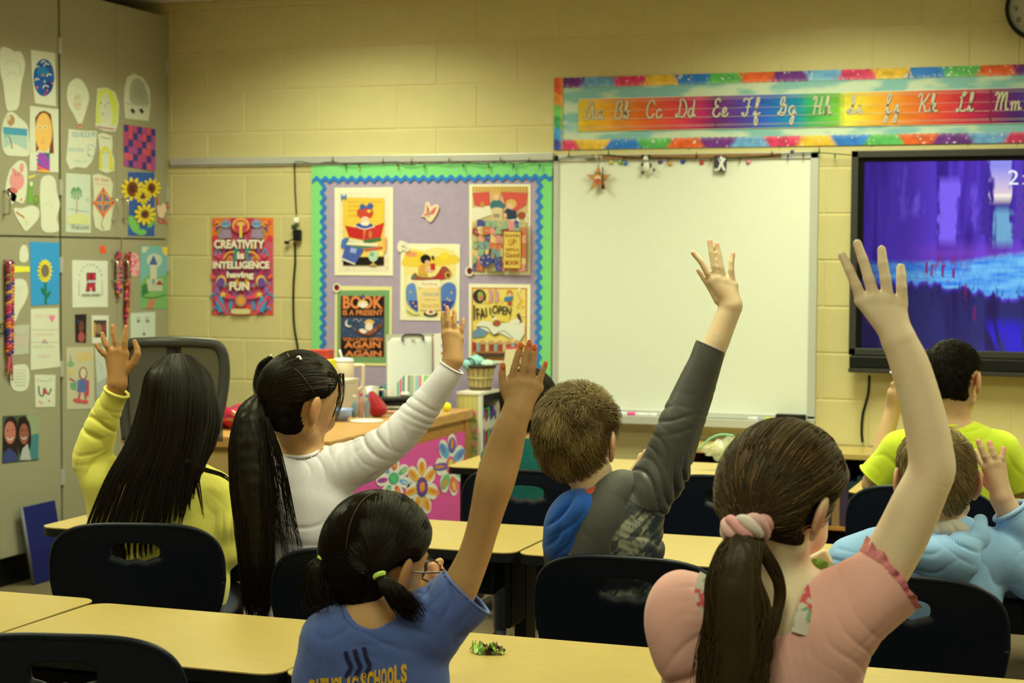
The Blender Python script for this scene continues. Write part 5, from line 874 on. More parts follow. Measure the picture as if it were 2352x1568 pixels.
# ================================================================== FURNITURE
M_NAVY = mat('navy_plastic', (.003, .0062, .019), rough=.38, spec=.3, bump=.15, bscale=900)
M_DTOP = mat('oak_laminate', C(188, 163, 80), rough=.33, spec=.42, noise=.10, nscale=14, stretch=(1.2, 26, 26), coat=.0)
M_OAK = mat('oak_wood', C(176, 124, 52), rough=.45, spec=.35, noise=.22, nscale=10, stretch=(12, 1.5, 12))
M_OAKT = mat('oak_wood_top', C(196, 148, 72), rough=.35, spec=.4, noise=.2, nscale=10, stretch=(12, 1.5, 12))
def chair_mesh_parts(t):
    n = 96; hz = .652; V = []; F = []; rings = 16
    def outer(k):
        a = 2*math.pi*k/n; c, s = math.cos(a), math.sin(a); e = 3.6; r = 1/((abs(c)**e+abs(s)**e)**(1/e)); x = .228*r*c; z = .575+.145*r*s
        if s < 0: x *= 1-.10*(-s)
        return x, z
    def inner(k):
        a = 2*math.pi*k/n; c, s = math.cos(a), math.sin(a); e = 3.; r = 1/((abs(c)**e+abs(s)**e)**(1/e)); z = hz+.022*r*s
        if s < 0: z += .003*math.cos(math.pi*c*3)*(-s)
        return .064*r*c, z
    def yy(x, z): return -.02-.12*(z-.43)+.22*x*x*(1-.2*(z-.43))+(.035*max(0, (.47-z)/.04)**2 if z < .47 else 0)
    pts = []
    for j in range(rings+1):
        t_ = j/rings; t2 = t_**.8
        for k in range(n):
            (x0, z0), (x1, z1) = inner(k), outer(k); x = x0+(x1-x0)*t2; z = z0+(z1-z0)*t2; pts.append((x, z))
    th = .0045
    for sd in (0, 1):
        for (x, z) in pts: V.append((x, yy(x, z)+(-.5+sd)*th*2, z))
    N = len(pts)
    for j in range(rings):
        for k in range(n):
            a, b, c, d = j*n+k, j*n+(k+1) % n, (j+1)*n+(k+1) % n, (j+1)*n+k; F += [[a, b, c, d], [N+d, N+c, N+b, N+a]]
    for k in range(n): k2 = (k+1) % n; F += [[k2, k, N+k, N+k2], [rings*n+k, rings*n+k2, N+rings*n+k2, N+rings*n+k]]
    link('backrest', mesh_np('backrest', V, F), M_NAVY, t)
    lip = [(outer(k)[0], yy(*outer(k)), outer(k)[1]) for k in list(range(n))+[0]]; tube('rim', lip, .0075, M_NAVY, t, seg=8)
    # seat
    S = []; m = 18
    for j in range(m+1):
        v = j/m; y = -.03+.40*v; z = .405-.012*math.sin(math.pi*v)-(.03*max(0, (v-.8)/.2)**2)+(.05*max(0, (.12-v)/.12)**2)
        w = .205*(1-.08*abs(v-.5)*2)*(1-.25*max(0, (v-.9)/.1)**2)
        for i in range(m+1): u = i/m*2-1; S.append((w*u, y, z+.014*abs(u)**3))
    q = lambda j, i: j*(m+1)+i; F = [[q(j, i), q(j, i+1), q(j+1, i+1), q(j+1, i)] for j in range(m) for i in range(m)]; N = len(S)
    V = S+[(x, y, z-.008) for x, y, z in S]; F2 = [[a+N for a in f[::-1]] for f in F]
    ed = [q(0, i) for i in range(m)]+[q(j, m) for j in range(m)]+[q(m, m-i) for i in range(m)]+[q(m-j, 0) for j in range(m)]
    F3 = [[ed[k], ed[k-1], ed[k-1]+N, ed[k]+N] for k in range(len(ed))]
    link('seat', mesh_np('seat', V, F+F2+F3), M_NAVY, t)
    for s in (-1, 1):
        tube('leg', [(s*.155, .30, .385), (s*.18, .33, .34), (s*.20, .345, .01)], .010, M_CHROME, t, n=14); tube('leg', [(s*.16, .02, .385), (s*.185, -.04, .33), (s*.205, -.075, .01)], .010, M_CHROME, t, n=14)
        tube('back_support', [(s*.165, .03, .388), (s*.18, -.005, .41), (s*.19, -.018+.01, .47), (s*.185, -.03+.02, .56)], .009, M_CHROME, t, n=14)
    tube('crossbar', [(-.155, .28, .383), (.155, .28, .383)], .009, M_CHROME, t); tube('crossbar', [(-.16, .03, .383), (.16, .03, .383)], .009, M_CHROME, t)
def copy_tree(o, parent=None):
    c = o.copy(); COL.objects.link(c)
    if parent is not None: c.parent = parent
    for ch in list(o.children): copy_tree(ch, c)
    return c
CH = [((1.585, -3.60), 0.32, 'dark navy plastic chair with an oval handle slot behind the yellow sweatshirt'), ((2.20, -4.84), .24, 'empty dark navy chair at the bottom left corner, nearest the camera'),
      ((2.33, -3.76), .05, 'dark navy chair behind the long black ponytail and white sleeve, mostly hidden'), ((2.98, -3.61), 0.03, 'dark navy chair behind the boy in the grey jacket'), ((3.64, -3.62), -.02, 'dark navy chair behind the light blue hoodie'),
      ((2.19, -2.08), .0, 'dark navy chair behind the child in green, in the row nearest the board'), ((2.86, -1.98), .0, 'empty dark navy chair between the raised grey sleeve and the brown ponytail'),
      ((3.50, -2.00), 0.03, 'dark navy chair behind the boy in the lime shirt'), ((4.40, -3.50), -.05, 'dark navy chair cut off by the right edge of the picture'), ((3.00, -5.02), .0, 'dark navy chair under the girl in the blue tee, below the frame'), ((3.72, -5.06), 0., 'dark navy chair under the girl in the pink blouse, below the frame')]
for i, ((x, y), rz, lab) in enumerate(CH):
    if i == 0:
        c0 = thing('school_chair', (0, 0, 0), '', 'chair', 'navy plastic school chairs'); c0['rel'] = 1; chair_mesh_parts(c0); c = c0
    else: c = copy_tree(c0)
    c.location = (4.122+(x-4.122)*.973, -7.655+(y+.055+7.655)*.973, 0); c.scale = (1, 1, 1.027); c.rotation_euler = (0, 0, rz); c['label'] = lab; c['rel'] = 1
# ---- student desks
DW, DD, DH = .728, .49, .63
def desk_parts(t):
    bm = bmesh.new(); r = .045; out = []
    for (cx, cy, a0) in ((DW/2-.002-r, DD-r, 0), (-DW/2+.002+r, DD-r, 90), (-DW/2+.002+r, r, 180), (DW/2-.002-r, r, 270)):
        for k in range(7): a = math.radians(a0+15*k); out.append((cx+r*math.cos(a), cy+r*math.sin(a)))
    n = len(out)
    def slab2(nm, z0, z1, m, ins=0.):
        V = [(x*(1-ins), y, z) for z in (z0, z1) for x, y in out]; link(nm, mesh_np(nm, V, [list(range(n))[::-1], list(range(n, 2*n))]+[[i, (i+1) % n, n+(i+1) % n, n+i] for i in range(n)], False), m, t)
    slab2('desktop', DH-.003, DH, M_DTOP); slab2('edge_band', DH-.028, DH-.0032, M_BLACK)
    box('book_box', (0, DD/2+.02, DH-.085), (.56, .36, .11), M_BLACK, t, bev=.012)
    box('slot_shade', (0, .058, DH-.085), (.50, .02, .07), M_DARK, t)  # solid dark block stands in for the shaded mouth of the book box
    for s in (-1, 1):
        box('leg_column', (s*.315, DD/2, .33), (.035, .10, .53), M_BLACK, t, bev=.008); box('leg_plate', (s*.32, DD/2-.02, DH-.13), (.022, .30, .20), M_BLACK, t, bev=.01); box('foot', (s*.315, DD/2, .025), (.045, .44, .035), M_BLACK, t, bev=.012)
        tube('glide', [(s*.315, DD/2-.19, .0), (s*.315, DD/2-.19, .02)], .014, M_CHROME, t, seg=10)
    tube('crossbar', [(-.31, DD/2+.1, .16), (.31, DD/2+.1, .16)], .013, M_BLACK, t)
DK = []
for k in range(-1, 4): DK.append((1.836+.728*k+.364+(-.004 if k < 0 else 0), -4.637+(.03 if k < 0 else 0)+(0.01 if k == 1 else 0), 0 if k >= 0 else .012, ['leftmost desk of the nearest row, paler and slightly out of line', 'nearest-row oak-topped desk between the bottom left chair and the blue shirt', 'nearest-row desk with the scrap of lettuce on it', 'nearest-row desk behind the girl in pink, mostly hidden', 'nearest-row desk at the far right, below the light blue hoodie'][k+1]))
for k in range(5): DK.append((1.063+.7335*k+.366-(.03 if k == 0 else 0), -3.149+(-.08 if k == 0 else 0), 0., ['middle-row desk in front of the yellow sweatshirt', 'middle-row desk between the white sleeve and the blue shirt', 'middle-row desk in front of the boy in grey', 'middle-row desk between the grey jacket and the pink girl', 'middle-row desk in front of the light blue hoodie'][k]))
DK += [(1.61+.366, -1.36, .03, 'far-row desk by the pink flower panel, in front of the green shirt'), (2.345+.366, -1.335, .03, 'far-row desk with the plastic bag on it'), (3.19+.366, -1.53, 0, 'far-row desk in front of the lime shirt'), (3.925+.366, -1.53, 0, 'far-row desk at the right edge beyond the lime shirt')]
for i, (x, y, rz, lab) in enumerate(DK):
    if i == 0:
        d0 = thing('student_desk', (0, 0, 0), '', 'desk', 'oak-topped student desks with black frames'); d0['rel'] = 1; desk_parts(d0); d = d0
    else: d = copy_tree(d0)
    d.location = (x, y, 0); d.rotation_euler = (0, 0, rz); d['label'] = lab; d['rel'] = 1
# ---- teacher's desk
TX = 1.32; td = thing('teacher_desk', (.9, -1.03, 0), 'large oak teacher desk against the wall with a pink papered side', 'desk')
box2('desktop', (.42, -1.80, .715), (TX, -.29, .76), M_OAKT, td, bev=.006)
box2('apron', (.46, -1.76, .62), (TX-.02, -.31, .714), M_OAK, td); box2('end_panel', (.45, -1.775, .02), (TX-.03, -1.755, .72), mat('tan_panel', C(190, 160, 84), rough=.5, noise=.06, nscale=20), td); box2('corner_post', (TX-.065, -.36, 0), (TX-.015, -.305, .714), M_OAK, td); box2('corner_post', (TX-.065, -1.765, 0), (TX-.015, -1.71, .714), M_OAK, td); box2('side_panel', (TX-.045, -1.71, .05), (TX-.03, -.36, .62), M_OAK, td)
F_ = lambda e=0.: (lambda x, y: at_x(x, y, TX-.0148+e)); FX = (1, 0, 0)
MY = lambda yy_, zz_: np.array([TX-.0148, yy_, zz_])
pp = sheet(MY, FX, [(-1.70, .22), (-.372, .22), (-.372, .664), (-1.70, .650)], C(222, 84, 146), 'pink_paper', PRINT, td, th=.002); 
sp = Art(lambda u, v: np.array([TX-.0145, u, v]), FX, .0005)
for k in range(9): sp.poly([(-1.72+k*.07, .665), (-1.69+k*.07, .665), (-1.67+k*.07, .712), (-1.70+k*.07, .712)], C(200, 60, 70) if k % 2 else C(226, 210, 170))
sp.build('striped_trim', PRINT, td)
def flower(cx, cy, r, cols, cc, label, n=7, sx=.72, rot=0., rings=()):
    mp = F_(.004); P = []
    for k in range(n*12):
        t_ = 2*math.pi*k/(n*12)+rot; q = .62+.42*abs(math.cos(n*(t_-rot)/2))**.6; P.append((cx+r*sx*q*math.cos(t_), cy+r*q*math.sin(t_)))
    o = sheet(mp, FX, P, C(232, 226, 196), 'paper_flower', PRINT, th=.0012); tag(o, label, 'paper flower', 'paper flowers on the pink desk panel'); a = Art(mp, FX, .0018)
    for k in range(n):
        t_ = 2*math.pi*k/n+rot; c1, c2 = cols[k % len(cols)]; X, Y = cx+r*sx*.66*math.cos(t_), cy+r*.66*math.sin(t_); an = math.atan2(math.sin(t_), sx*math.cos(t_))
        a.ell(X, Y, r*.27, r*.13, C(*c1), 16, an); a.ell(X+.06*r*math.cos(t_), Y+.06*r*math.sin(t_), r*.17, r*.055, C(*c2), 14, an)
    if 'star' in rings: a.poly([(cx+sx*r*(.40 if i % 2 else .33)*math.cos(math.pi*i/14), cy+r*(.40 if i % 2 else .33)*math.sin(math.pi*i/14)) for i in range(28)], C(92, 60, 120))
    a.ell(cx, cy, r*sx*.30, r*.30, C(*cc[0]), 20); a.ell(cx, cy, r*sx*.19, r*.20, C(*cc[1]), 16)
    if len(cc) > 2:
        for k in (-1, 0, 1): a.line([(cx-5, cy+k*6+3), (cx+5, cy+k*6-3)], 2.4, C(*cc[2]))
    a.build('print', PRINT, o)
flower(903, 1098, 46, [((90, 170, 200), (200, 215, 200)), ((220, 100, 60), (226, 180, 70)), ((100, 180, 120), (180, 210, 120)), ((196, 60, 130), (110, 80, 160))], [(70, 176, 110), (90, 190, 110)], 'blue and red paper flower with a green centre, nearest the white sleeve', 7, .85, .3)
flower(968, 1118, 64, [((232, 180, 60), (226, 130, 50))], [(92, 70, 140), (222, 90, 60), (236, 190, 70)], 'large yellow petalled paper flower with a purple centre', 7, .56, -math.pi/2, ('star',))
flower(1034, 1068, 70, [((96, 96, 150), (220, 130, 70)), ((90, 170, 200), (120, 110, 170)), ((110, 190, 110), (206, 214, 110)), ((222, 110, 90), (232, 190, 70)), ((110, 190, 110), (220, 140, 60))], [(222, 84, 120), (216, 210, 70)], 'multicoloured paper flower with a pink and yellow face, beside the far desk', 7, .48, -math.pi/2+.15)
# ---- things on the teacher's desk
DZ = .7605
def D_(px, py): return at_z(px, py, DZ)
def sc_(p): return float(np.dot(p-CAM, FWD))/FPX     # metres per pixel at p
p = D_(786, 946); s = sc_(p)
tb = thing('tumbler', tuple(p), 'tall cream handled travel tumbler with a white lid on the teacher desk', 'tumbler'); CRM = mat('cream_enamel', C(226, 208, 152), rough=.35, spec=.4)
lathe('body', [(.001, 0), (.036, 0), (.038, .004), (.040, .085), (.050, .10), (.052, .215), (.049, .22)], CRM, tb, tuple(p)); lathe('lid', [(.05, .22), (.051, .228), (.046, .236), (.02, .239), (.001, .239)], mat('lid_white', C(234, 230, 190), rough=.4), tb, tuple(p))
for ob in tb.children: pass
pr_ = p+RGT*.05; tube('handle', [p+RGT*.048+[0, 0, .205], p+RGT*.085+[0, 0, .205], p+RGT*.092+[0, 0, .19], p+RGT*.090+[0, 0, .12], p+RGT*.075+[0, 0, .10], p+RGT*.046+[0, 0, .10]], .0085, CRM, tb, n=24)
tube('straw', [p+[0, 0, .235], p-RGT*.012+[0, 0, .275]], .005, mat('straw', C(225, 225, 190), rough=.3), tb)
p = D_(850, 938)
mg = thing('steel_cup', tuple(p), 'pale steel cup behind the red cloth bag on the teacher desk', 'cup'); lathe('body', [(.001, 0), (.034, 0), (.036, .003), (.042, .10), (.040, .1), (.034, .01), (.001, .008)], mat('steel_pale', C(196, 190, 150), rough=.3, metal=.3), mg, tuple(p)); tube('handle', [p+RGT*.04+[0, 0, .085], p+RGT*.065+[0, 0, .08], p+RGT*.065+[0, 0, .035], p+RGT*.037+[0, 0, .025]], .005, mat('steel_pale'), mg, n=16)
p = D_(842, 968); co = lathe('coaster', [(.001, 0), (.068, 0), (.07, .003), (.068, .007), (.001, .008)], mat('coaster_white', C(232, 226, 180), rough=.5), None, tuple(p)); co['rel'] = 1; tag(co, 'round white coaster at the front edge of the teacher desk', 'coaster')
for k, (dx, h, c, lab) in enumerate(((-.026, .095, (60, 110, 120), 'glass bottle of teal liquid, left of three'), (.002, .105, (170, 70, 50), 'glass bottle of red liquid, middle of three'), (.028, .10, (60, 80, 110), 'glass bottle of dark blue liquid, right of three'))):
    p = D_(828, 964)+RGT*dx; p[2] = DZ+.0085; q = D_(828, 964)+RGT*dx; 
    b = thing('glass_bottle', tuple(p), lab+' on the teacher desk', 'bottle', 'small coloured bottles on the coaster')
    r0 = .0125; lathe('liquid', [(.001, .002), (r0*.85, .002), (r0*.9, h*.60), (r0*.42, h*.74), (.001, h*.75)], mat('liquid_%d' % k, C(*c), rough=.2), b, tuple(p), seg=16); lathe('glass', [(.001, 0), (r0, 0), (r0, h*.62), (r0*.5, h*.75), (r0*.5, h*.9), (r0*.45, h*.9), (r0*.45, h*.75), (r0*.92, h*.61), (r0*.92, .001), (.001, .001)], mat('bottle_glass', (.7, .75, .7), rough=.05, alpha=.14, spec=.6), b, tuple(p), seg=16); lathe('cap', [(.001, h*.88), (r0*.6, h*.88), (r0*.6, h), (.001, h)], mat('cap_%d' % k, C(*((200, 200, 160), (196, 70, 60), (90, 130, 160))[k]), rough=.4), b, tuple(p), seg=14)
p = D_(866, 957)
V, F = ball((0, 0, 0), 1, 22); V = np.array(V); n_ = fbm(V*3+5, 4); th_ = np.arctan2(V[:, 1], V[:, 0]); V2 = V*np.array([.048, .04, .034]); V2[:, 2] += .034; up = np.clip((V[:, 2]-.1), 0, 1); V2[:, 0] = V2[:, 0]*(1-.55*up)-up*.028+.006*np.sin(th_*9)*up; V2[:, 2] += up*.045; V2 *= (1+.10*(n_-.5))[:, None]
V2[:, 2] = np.maximum(V2[:, 2], .0005)
rb = link('cloth_bag', mesh_np('cloth_bag', V2, F), mat('red_cloth', C(150, 18, 30), rough=.85, sheen=.3, bump=.4, bscale=150), None, tuple(p)); rb['rel'] = 1; tag(rb, 'crimson drawstring cloth bag slumped on the teacher desk', 'bag')
p = D_(783, 966); bw = lathe('bowl', [(.001, 0), (.025, 0), (.045, .035), (.052, .05), (.049, .05), (.040, .034), (.022, .004), (.001, .004)], mat('blue_bowl', C(140, 156, 170), rough=.4), None, tuple(p)); bw['rel'] = 1; tag(bw, 'pale blue plastic bowl on the teacher desk beside the girl\'s cheek', 'bowl')
def obx(name, px, py, D, size, rz, m, label, cat, bev=.003, parts=None, z=None):
    q = at_d(px, py, D); q[2] = DZ if z is None else z; t = thing(name, tuple(q), label, cat, rz=rz); t['rel'] = 1
    box('body' if parts else 'body', (0, 0, size[2]/2), size, m, t, bev=bev)
    return t, q
t, q = obx('teal_box', 906, 935, float((D_(906, 935)-CAM)@FWD), (.10, .09, .10), .25, mat('teal', C(80, 160, 150), rough=.5), 'open teal plastic bin behind the black case on the teacher desk', 'bin'); box('opening_shade', (0, 0, .097), (.088, .078, .008), mat('teal_shade', C(30, 90, 90)), t); box('spiral_edge', (-.06, 0, .05), (.008, .09, .09), M_BLACK, t, bev=.002)  # darker teal slab on top paints the shade inside the bin
# striped notebook leaning
t = thing('striped_binder', tuple(at_d(938, 930, 7.15)), 'binder striped in teal, pink and white leaning on the teacher desk', 'binder'); t.location.z = DZ
dB = float((D_(945, 943)-CAM)@FWD)-.03; SM = lambda u, v: np.array(at_d(u, v, dB-(v-941)*.0006)); cols = [(90, 150, 130), (200, 80, 110), (70, 130, 120), (216, 210, 160), (120, 130, 110), (150, 160, 120), (190, 190, 150), (110, 180, 180), (220, 100, 120), (210, 214, 160), (110, 190, 90), (130, 200, 90)]
nrm_ = -FWD; sh = sheet(SM, nrm_, [(908, 882), (930, 860), (990, 860), (988, 941), (905, 941)], C(196, 196, 150), 'cover', PRINT, t, th=.02, off=-.02)
a = Art(SM, nrm_, .001)
for k, c in enumerate(cols):
    x0 = 912+k*6.3; 
    if x0 > 984: break
    yt = 862 if x0 > 928 else 862+(928-x0)*1.05; a.poly([(x0, yt), (x0+4.6, yt-(0 if x0 > 928 else 4)), (x0+4.2, 916), (x0-.4, 917)], C(*c))
a.build('stripes', PRINT, t)
# black case, papers
q = D_(930, 948); q[2] += .0175; t = thing('black_case', tuple(q), 'flat black zip case on papers on the teacher desk', 'case', rz=.35); t['rel'] = 1; box('body', (0, 0, .028), (.26, .13, .022), M_BLACK, t, bev=.01); box('flap', (-.02, -.02, .047), (.20, .10, .014), M_BLACK, t, bev=.006, rz=.2); box('tape_roll', (.0, .01, .064), (.04, .04, .02), mat('tape_cream', C(220, 222, 180), rough=.5), t, bev=.009)
q = D_(918, 950); t = thing('paper_stack', tuple(q), 'loose stack of pale papers under the black case', 'papers', rz=.3); t['rel'] = 1
for k in range(5): box('sheet', (RNG.uniform(-.006, .006), RNG.uniform(-.006, .006), .002+.0034*k), (.26, .17, .003), mat('paper_%d' % (k % 3), C(*((222, 206, 160), (214, 160, 120), (226, 222, 180))[k % 3])), t, rz=RNG.uniform(-.05, .05))
q = D_(1026, 944); V, F = ball((0, 0, .0195), .02, 8, (1.1, .8, 1.)); o = link('yellow_toy', mesh_np('yellow_toy', V, F), mat('yellow_soft', C(238, 228, 30), rough=.5), None, tuple(q)); o['rel'] = 1; tag(o, 'small bright yellow rounded object at the far end of the teacher desk', 'toy')
# clipboard with paper
t = thing('clipboard', tuple(at_d(945, 870, 7.3)), 'white lined clipboard with a black clip standing at the back of the desk', 'clipboard'); dC = float((D_(945, 939)-CAM)@FWD)+.003; CB = lambda u, v: np.array(at_d(u, v, dC+(939-v)*.0003))
sheet(CB, nrm_, [(886, 768), (1004, 765), (1004, 939), (888, 939)], C(170, 168, 130), 'board', PRINT, t, th=.004, off=-.004)
a = Art(CB, nrm_, .0006); a.poly([(890, 785), (902, 775), (986, 772), (1000, 772), (1000, 910), (890, 910)], C(226, 226, 190))
for k in range(30): a.line([(894+k*3.4, 782), (894+k*3.4, 908)], .7, C(190, 200, 160))
for k in range(20): a.line([(892, 784+k*6.3), (998, 784+k*6.3)], .6, C(200, 206, 170))
a.rect(992, 768, 995, 910, C(150, 110, 80)); a.build('paper', PRINT, t)
tube('clip', [CB(926, 784)-FWD*.008, CB(924, 778)-FWD*.01, CB(930, 769)-FWD*.008, CB(950, 768)-FWD*.008, CB(968, 769)-FWD*.008, CB(973, 776)-FWD*.01, CB(971, 782)-FWD*.008], .004, M_BLACK, t, n=30); tube('clip_pin', [CB(945, 779)-FWD*.008, CB(952, 779)-FWD*.008], .004, M_CHROME, t)
t = thing('white_folder', tuple(at_d(1010, 870, 7.4)), 'white folder with a patterned edge standing beside the clipboard', 'folder'); dF = float((D_(1012, 940)-CAM)@FWD)+.006; CB2 = lambda u, v: np.array(at_d(u, v, dF)); sheet(CB2, nrm_, [(998, 766), (1020, 764), (1024, 940), (1000, 940)], C(226, 224, 186), 'cover', PRINT, t, th=.006, off=-.006); a = Art(CB2, nrm_, .0008)
for k in range(12): a.ell(1016+(k % 2)*3, 775+k*9, 3, 4, C(*[(150, 130, 150), (190, 90, 90), (110, 150, 170)][k % 3]), 8)
a.build('pattern', PRINT, t)
# boxes behind tumbler
for (x0, y0, x1, y1, D, c, lab) in ((716, 803, 758, 826, 7.55, (190, 60, 46), 'red cardboard box behind the cream tumbler'), (742, 826, 762, 850, 7.5, (232, 220, 40), 'small yellow box below the red box behind the tumbler'), (716, 826, 743, 868, 7.5, (226, 222, 190), 'white box behind the girl\'s black hair on the back shelf')):
    a_ = at_d(x0, y1, D); b_ = at_d(x1, y0, D); o = box('small_box', tuple((a_+b_)/2), (abs(b_[0]-a_[0])+.01, .09, abs(b_[2]-a_[2])), mat('bx_%d_%d' % (x0, y0), C(*c), rough=.5), bev=.002); o['rel'] = 1; tag(o, lab, 'box')
    bt = float(o.location.z)
zs = at_d(740, 868, 7.5)[2]
q = at_d(735, 868, 7.5); hs = thing('desk_hutch', (q[0], q[1], DZ), 'low pale shelf riser at the back of the teacher desk holding small boxes', 'shelf'); hs['rel'] = 1; box('shelf_board', (-.02, 0, zs-DZ-.008), (.34, .16, .014), mat('riser', C(206, 196, 150)), hs); [box('leg', (sx_, 0, (zs-DZ-.015)/2), (.014, .15, zs-DZ-.015), mat('riser'), hs) for sx_ in (-.18, .14)]
# paper rolls under the boxes: stripes
# red floral wrapped item on the near end of the desk
p = at_z(530, 990, DZ); V, F = ball((0, 0, 0), 1, 20); V = np.array(V); V2 = V*np.array([.16, .07, .045]); V2[:, 2] = V2[:, 2]+.045+.012*np.sin(V[:, 0]*7+V[:, 1]*5); V2[:, 2] = np.maximum(V2[:, 2], .001); nn = fbm(V*4, 2); cols_ = np.array(C(196, 40, 50))[None]*(1-np.clip((nn-.5)/.2, 0, 1)[:, None])+np.array(C(120, 36, 80))[None]*np.clip((nn-.5)/.2, 0, 1)[:, None]; g_ = vnoise(V*6+3, 9) > .86; cols_[g_] = C(90, 170, 60)
fb = link('floral_bag', mesh_np('floral_bag', V2, F, True, cols_), PRINTG, None, tuple(p+np.array([-.02, .10, 0]))); fb['rel'] = 1; tag(fb, 'shiny red and magenta patterned pouch on the near end of the teacher desk', 'pouch')
# ---- small bookcase with floral side
yF = -.28; c1 = at_y(1104, 908, yF); xs1 = c1[0]; zt = c1[2]; xs0 = at_y(1050, 905, yF)[0]
bc = thing('bookcase', ((xs0+xs1)/2, yF/2, 0), 'small bookcase with a yellow flower-painted side and white front edge', 'bookcase'); WH = mat('white_paint', C(226, 222, 176), rough=.5)
box2('side_panel', (xs0, yF, 0), (xs1, yF+.015, zt), mat('yellow_stripe', C(206, 196, 110), rough=.6), bc); box2('top', (xs0-.004, yF-.004, zt), (xs1+.004, -.026, zt+.014), WH, bc, bev=.002); box2('side_panel', (xs0, -.03, 0), (xs1, -.026, zt), WH, bc); box2('back_panel', (xs0, yF+.015, 0), (xs0+.008, -.03, zt), WH, bc)
box2('front_stile', (xs1-.012, yF-.002, 0), (xs1+.004, yF+.022, zt), WH, bc); box2('top_rail', (xs1-.01, yF+.02, zt-.035), (xs1+.002, -.03, zt-.001), M_BLACK, bc)
for zz in (zt-.30, zt-.62): box2('shelf', (xs0+.008, yF+.015, zz-.012), (xs1-.004, -.03, zz), WH, bc)
a = Art(lambda x, z: np.array([x, yF, z]), NY, .0005)
for k in range(5): a.poly([(xs0+.004+k*.022, .0), (xs0+.013+k*.022, 0), (xs0+.013+k*.022, zt), (xs0+.004+k*.022, zt)], C(196, 190, 90))
for (dx, dz) in ((.03, -.07), (.085, -.08), (.09, -.16), (.03, -.35), (.08, -.33), (.05, -.5), (.09, -.22)):
    X, Z = xs0+dx, zt+dz
    a.line([(X, Z), (X-.004, Z-.03), (X-.002, Z-.045)], .003, C(110, 140, 70), 8); a.ell(X-.008, Z-.03, .008, .004, C(110, 150, 80), 10, .6); a.ell(X+.006, Z-.035, .008, .004, C(110, 150, 80), 10, -.6)
    for k in range(5): a.ell(X+.007*math.cos(k*1.26), Z+.007*math.sin(k*1.26), .006, .006, C(222, 150, 130), 10)
    a.ell(X, Z, .004, .004, C(200, 90, 80), 8)
a.build('painted_flowers', PRINT, bc)
bcx = [(46, 90, 120), (60, 130, 170), (60, 100, 140), (170, 70, 60), (120, 40, 50), (90, 170, 60), (60, 90, 150), (60, 50, 120), (90, 60, 120), (46, 50, 60)]; yy0 = yF+.03
nm_ = ['teal', 'sky blue', 'steel blue', 'red', 'maroon', 'green', 'blue', 'indigo', 'purple', 'black']
for k, c in enumerate(bcx):
    w = .0195; h = .215+.02*((k*7) % 3)*.5; o = box2('book', (xs1-.105, yy0, zt-.30+.0005), (xs1-.012, yy0+w, zt-.30+h), mat('bk_%d' % k, C(*c), rough=.5), bev=.0015); box2('spine_label', (xs1-.0119, yy0+.003, zt-.30+h*.6), (xs1-.011, yy0+w-.003, zt-.30+h*.8), WH, o); tag(o, '%s paperback on the bookcase shelf, number %s from the painted side' % (nm_[k], ['one', 'two', 'three', 'four', 'five', 'six', 'seven', 'eight', 'nine', 'ten'][k]), 'book', 'paperbacks in the small bookcase'); yy0 += w+.0012
# basket on top
p = at_d(1103, 906, float(np.dot(np.array([(xs0+xs1)/2+.004, -.15, zt])-CAM, FWD))); p[2] = zt+.0145
bk = thing('bushel_basket', tuple(p), 'small wooden slat basket with a dark rim on top of the bookcase', 'basket'); hB = .112
WD = mat('basket_wood', C(186, 166, 92), rough=.7, noise=.15, nscale=40)
for k in range(16):
    a0 = 2*math.pi*k/16; w = .013; V = []
    for z in (0, hB):
        r = .046+.022*z/hB
        for da, dr in ((-.17, 0), (.17, 0), (.17, .002), (-.17, .002)): V.append((r*math.cos(a0+da)+dr*math.cos(a0), r*math.sin(a0+da)+dr*math.sin(a0), z))
    link('slat', mesh_np('slat', V, [[0, 1, 5, 4], [1, 2, 6, 5], [2, 3, 7, 6], [3, 0, 4, 7], [0, 3, 2, 1], [4, 5, 6, 7]], False), WD, bk, tuple(p))
lathe('base', [(.001, .001), (.044, .001), (.044, .004), (.001, .004)], WD, bk, tuple(p)); 
for z, r, m, hh in ((hB-.008, .0705, mat('rim_dark', C(70, 52, 30), rough=.7), .014), (hB*.45, .058, WD, .012), (.004, .0495, mat('rim_dark2', C(96, 74, 40), rough=.7), .012)): lathe('hoop', [(r-.002, z), (r+.002, z), (r+.0026, z+hh), (r-.0014, z+hh), (r-.002, z)], m, bk, tuple(p))
t = thing('ribbon_rolls', tuple(p+[0, 0, hB]), 'mint green ribbon rolls and crumpled tissue filling the basket', 'ribbon'); MT = mat('mint_tissue', C(150, 206, 176), rough=.6)
V, F = ball((0, 0, 0), 1, 18); V = np.array(V); q_ = V*np.array([.04, .035, .03])*(1+.5*(fbm(V*3.2, 6)-.5))[:, None]; link('tissue', mesh_np('tissue', q_+np.array([-.02, -.0, .018]), F), MT, t, tuple(p+[0, 0, hB])); V3 = V*np.array([.035, .03, .02])*(1+.6*(fbm(V*3.7+4, 8)-.5))[:, None]; link('tissue', mesh_np('tissue', V3+np.array([.035, .0, .008]), F), mat('mint_pale', C(190, 214, 170), rough=.6), t, tuple(p+[0, 0, hB]))
tube('ribbon_roll', [p+np.array([-.055, -.035, hB+.005]), p+np.array([-.03, -.055, hB+.012])], .024, MT, t, seg=20); tube('roll_edge', [p+np.array([-.03+.027*math.cos(k*.314)*.75, -.056+.02*math.cos(k*.314)*.3, hB+.012+.024*math.sin(k*.314)]) for k in range(21)], .003, M_BLACK, t, seg=6)
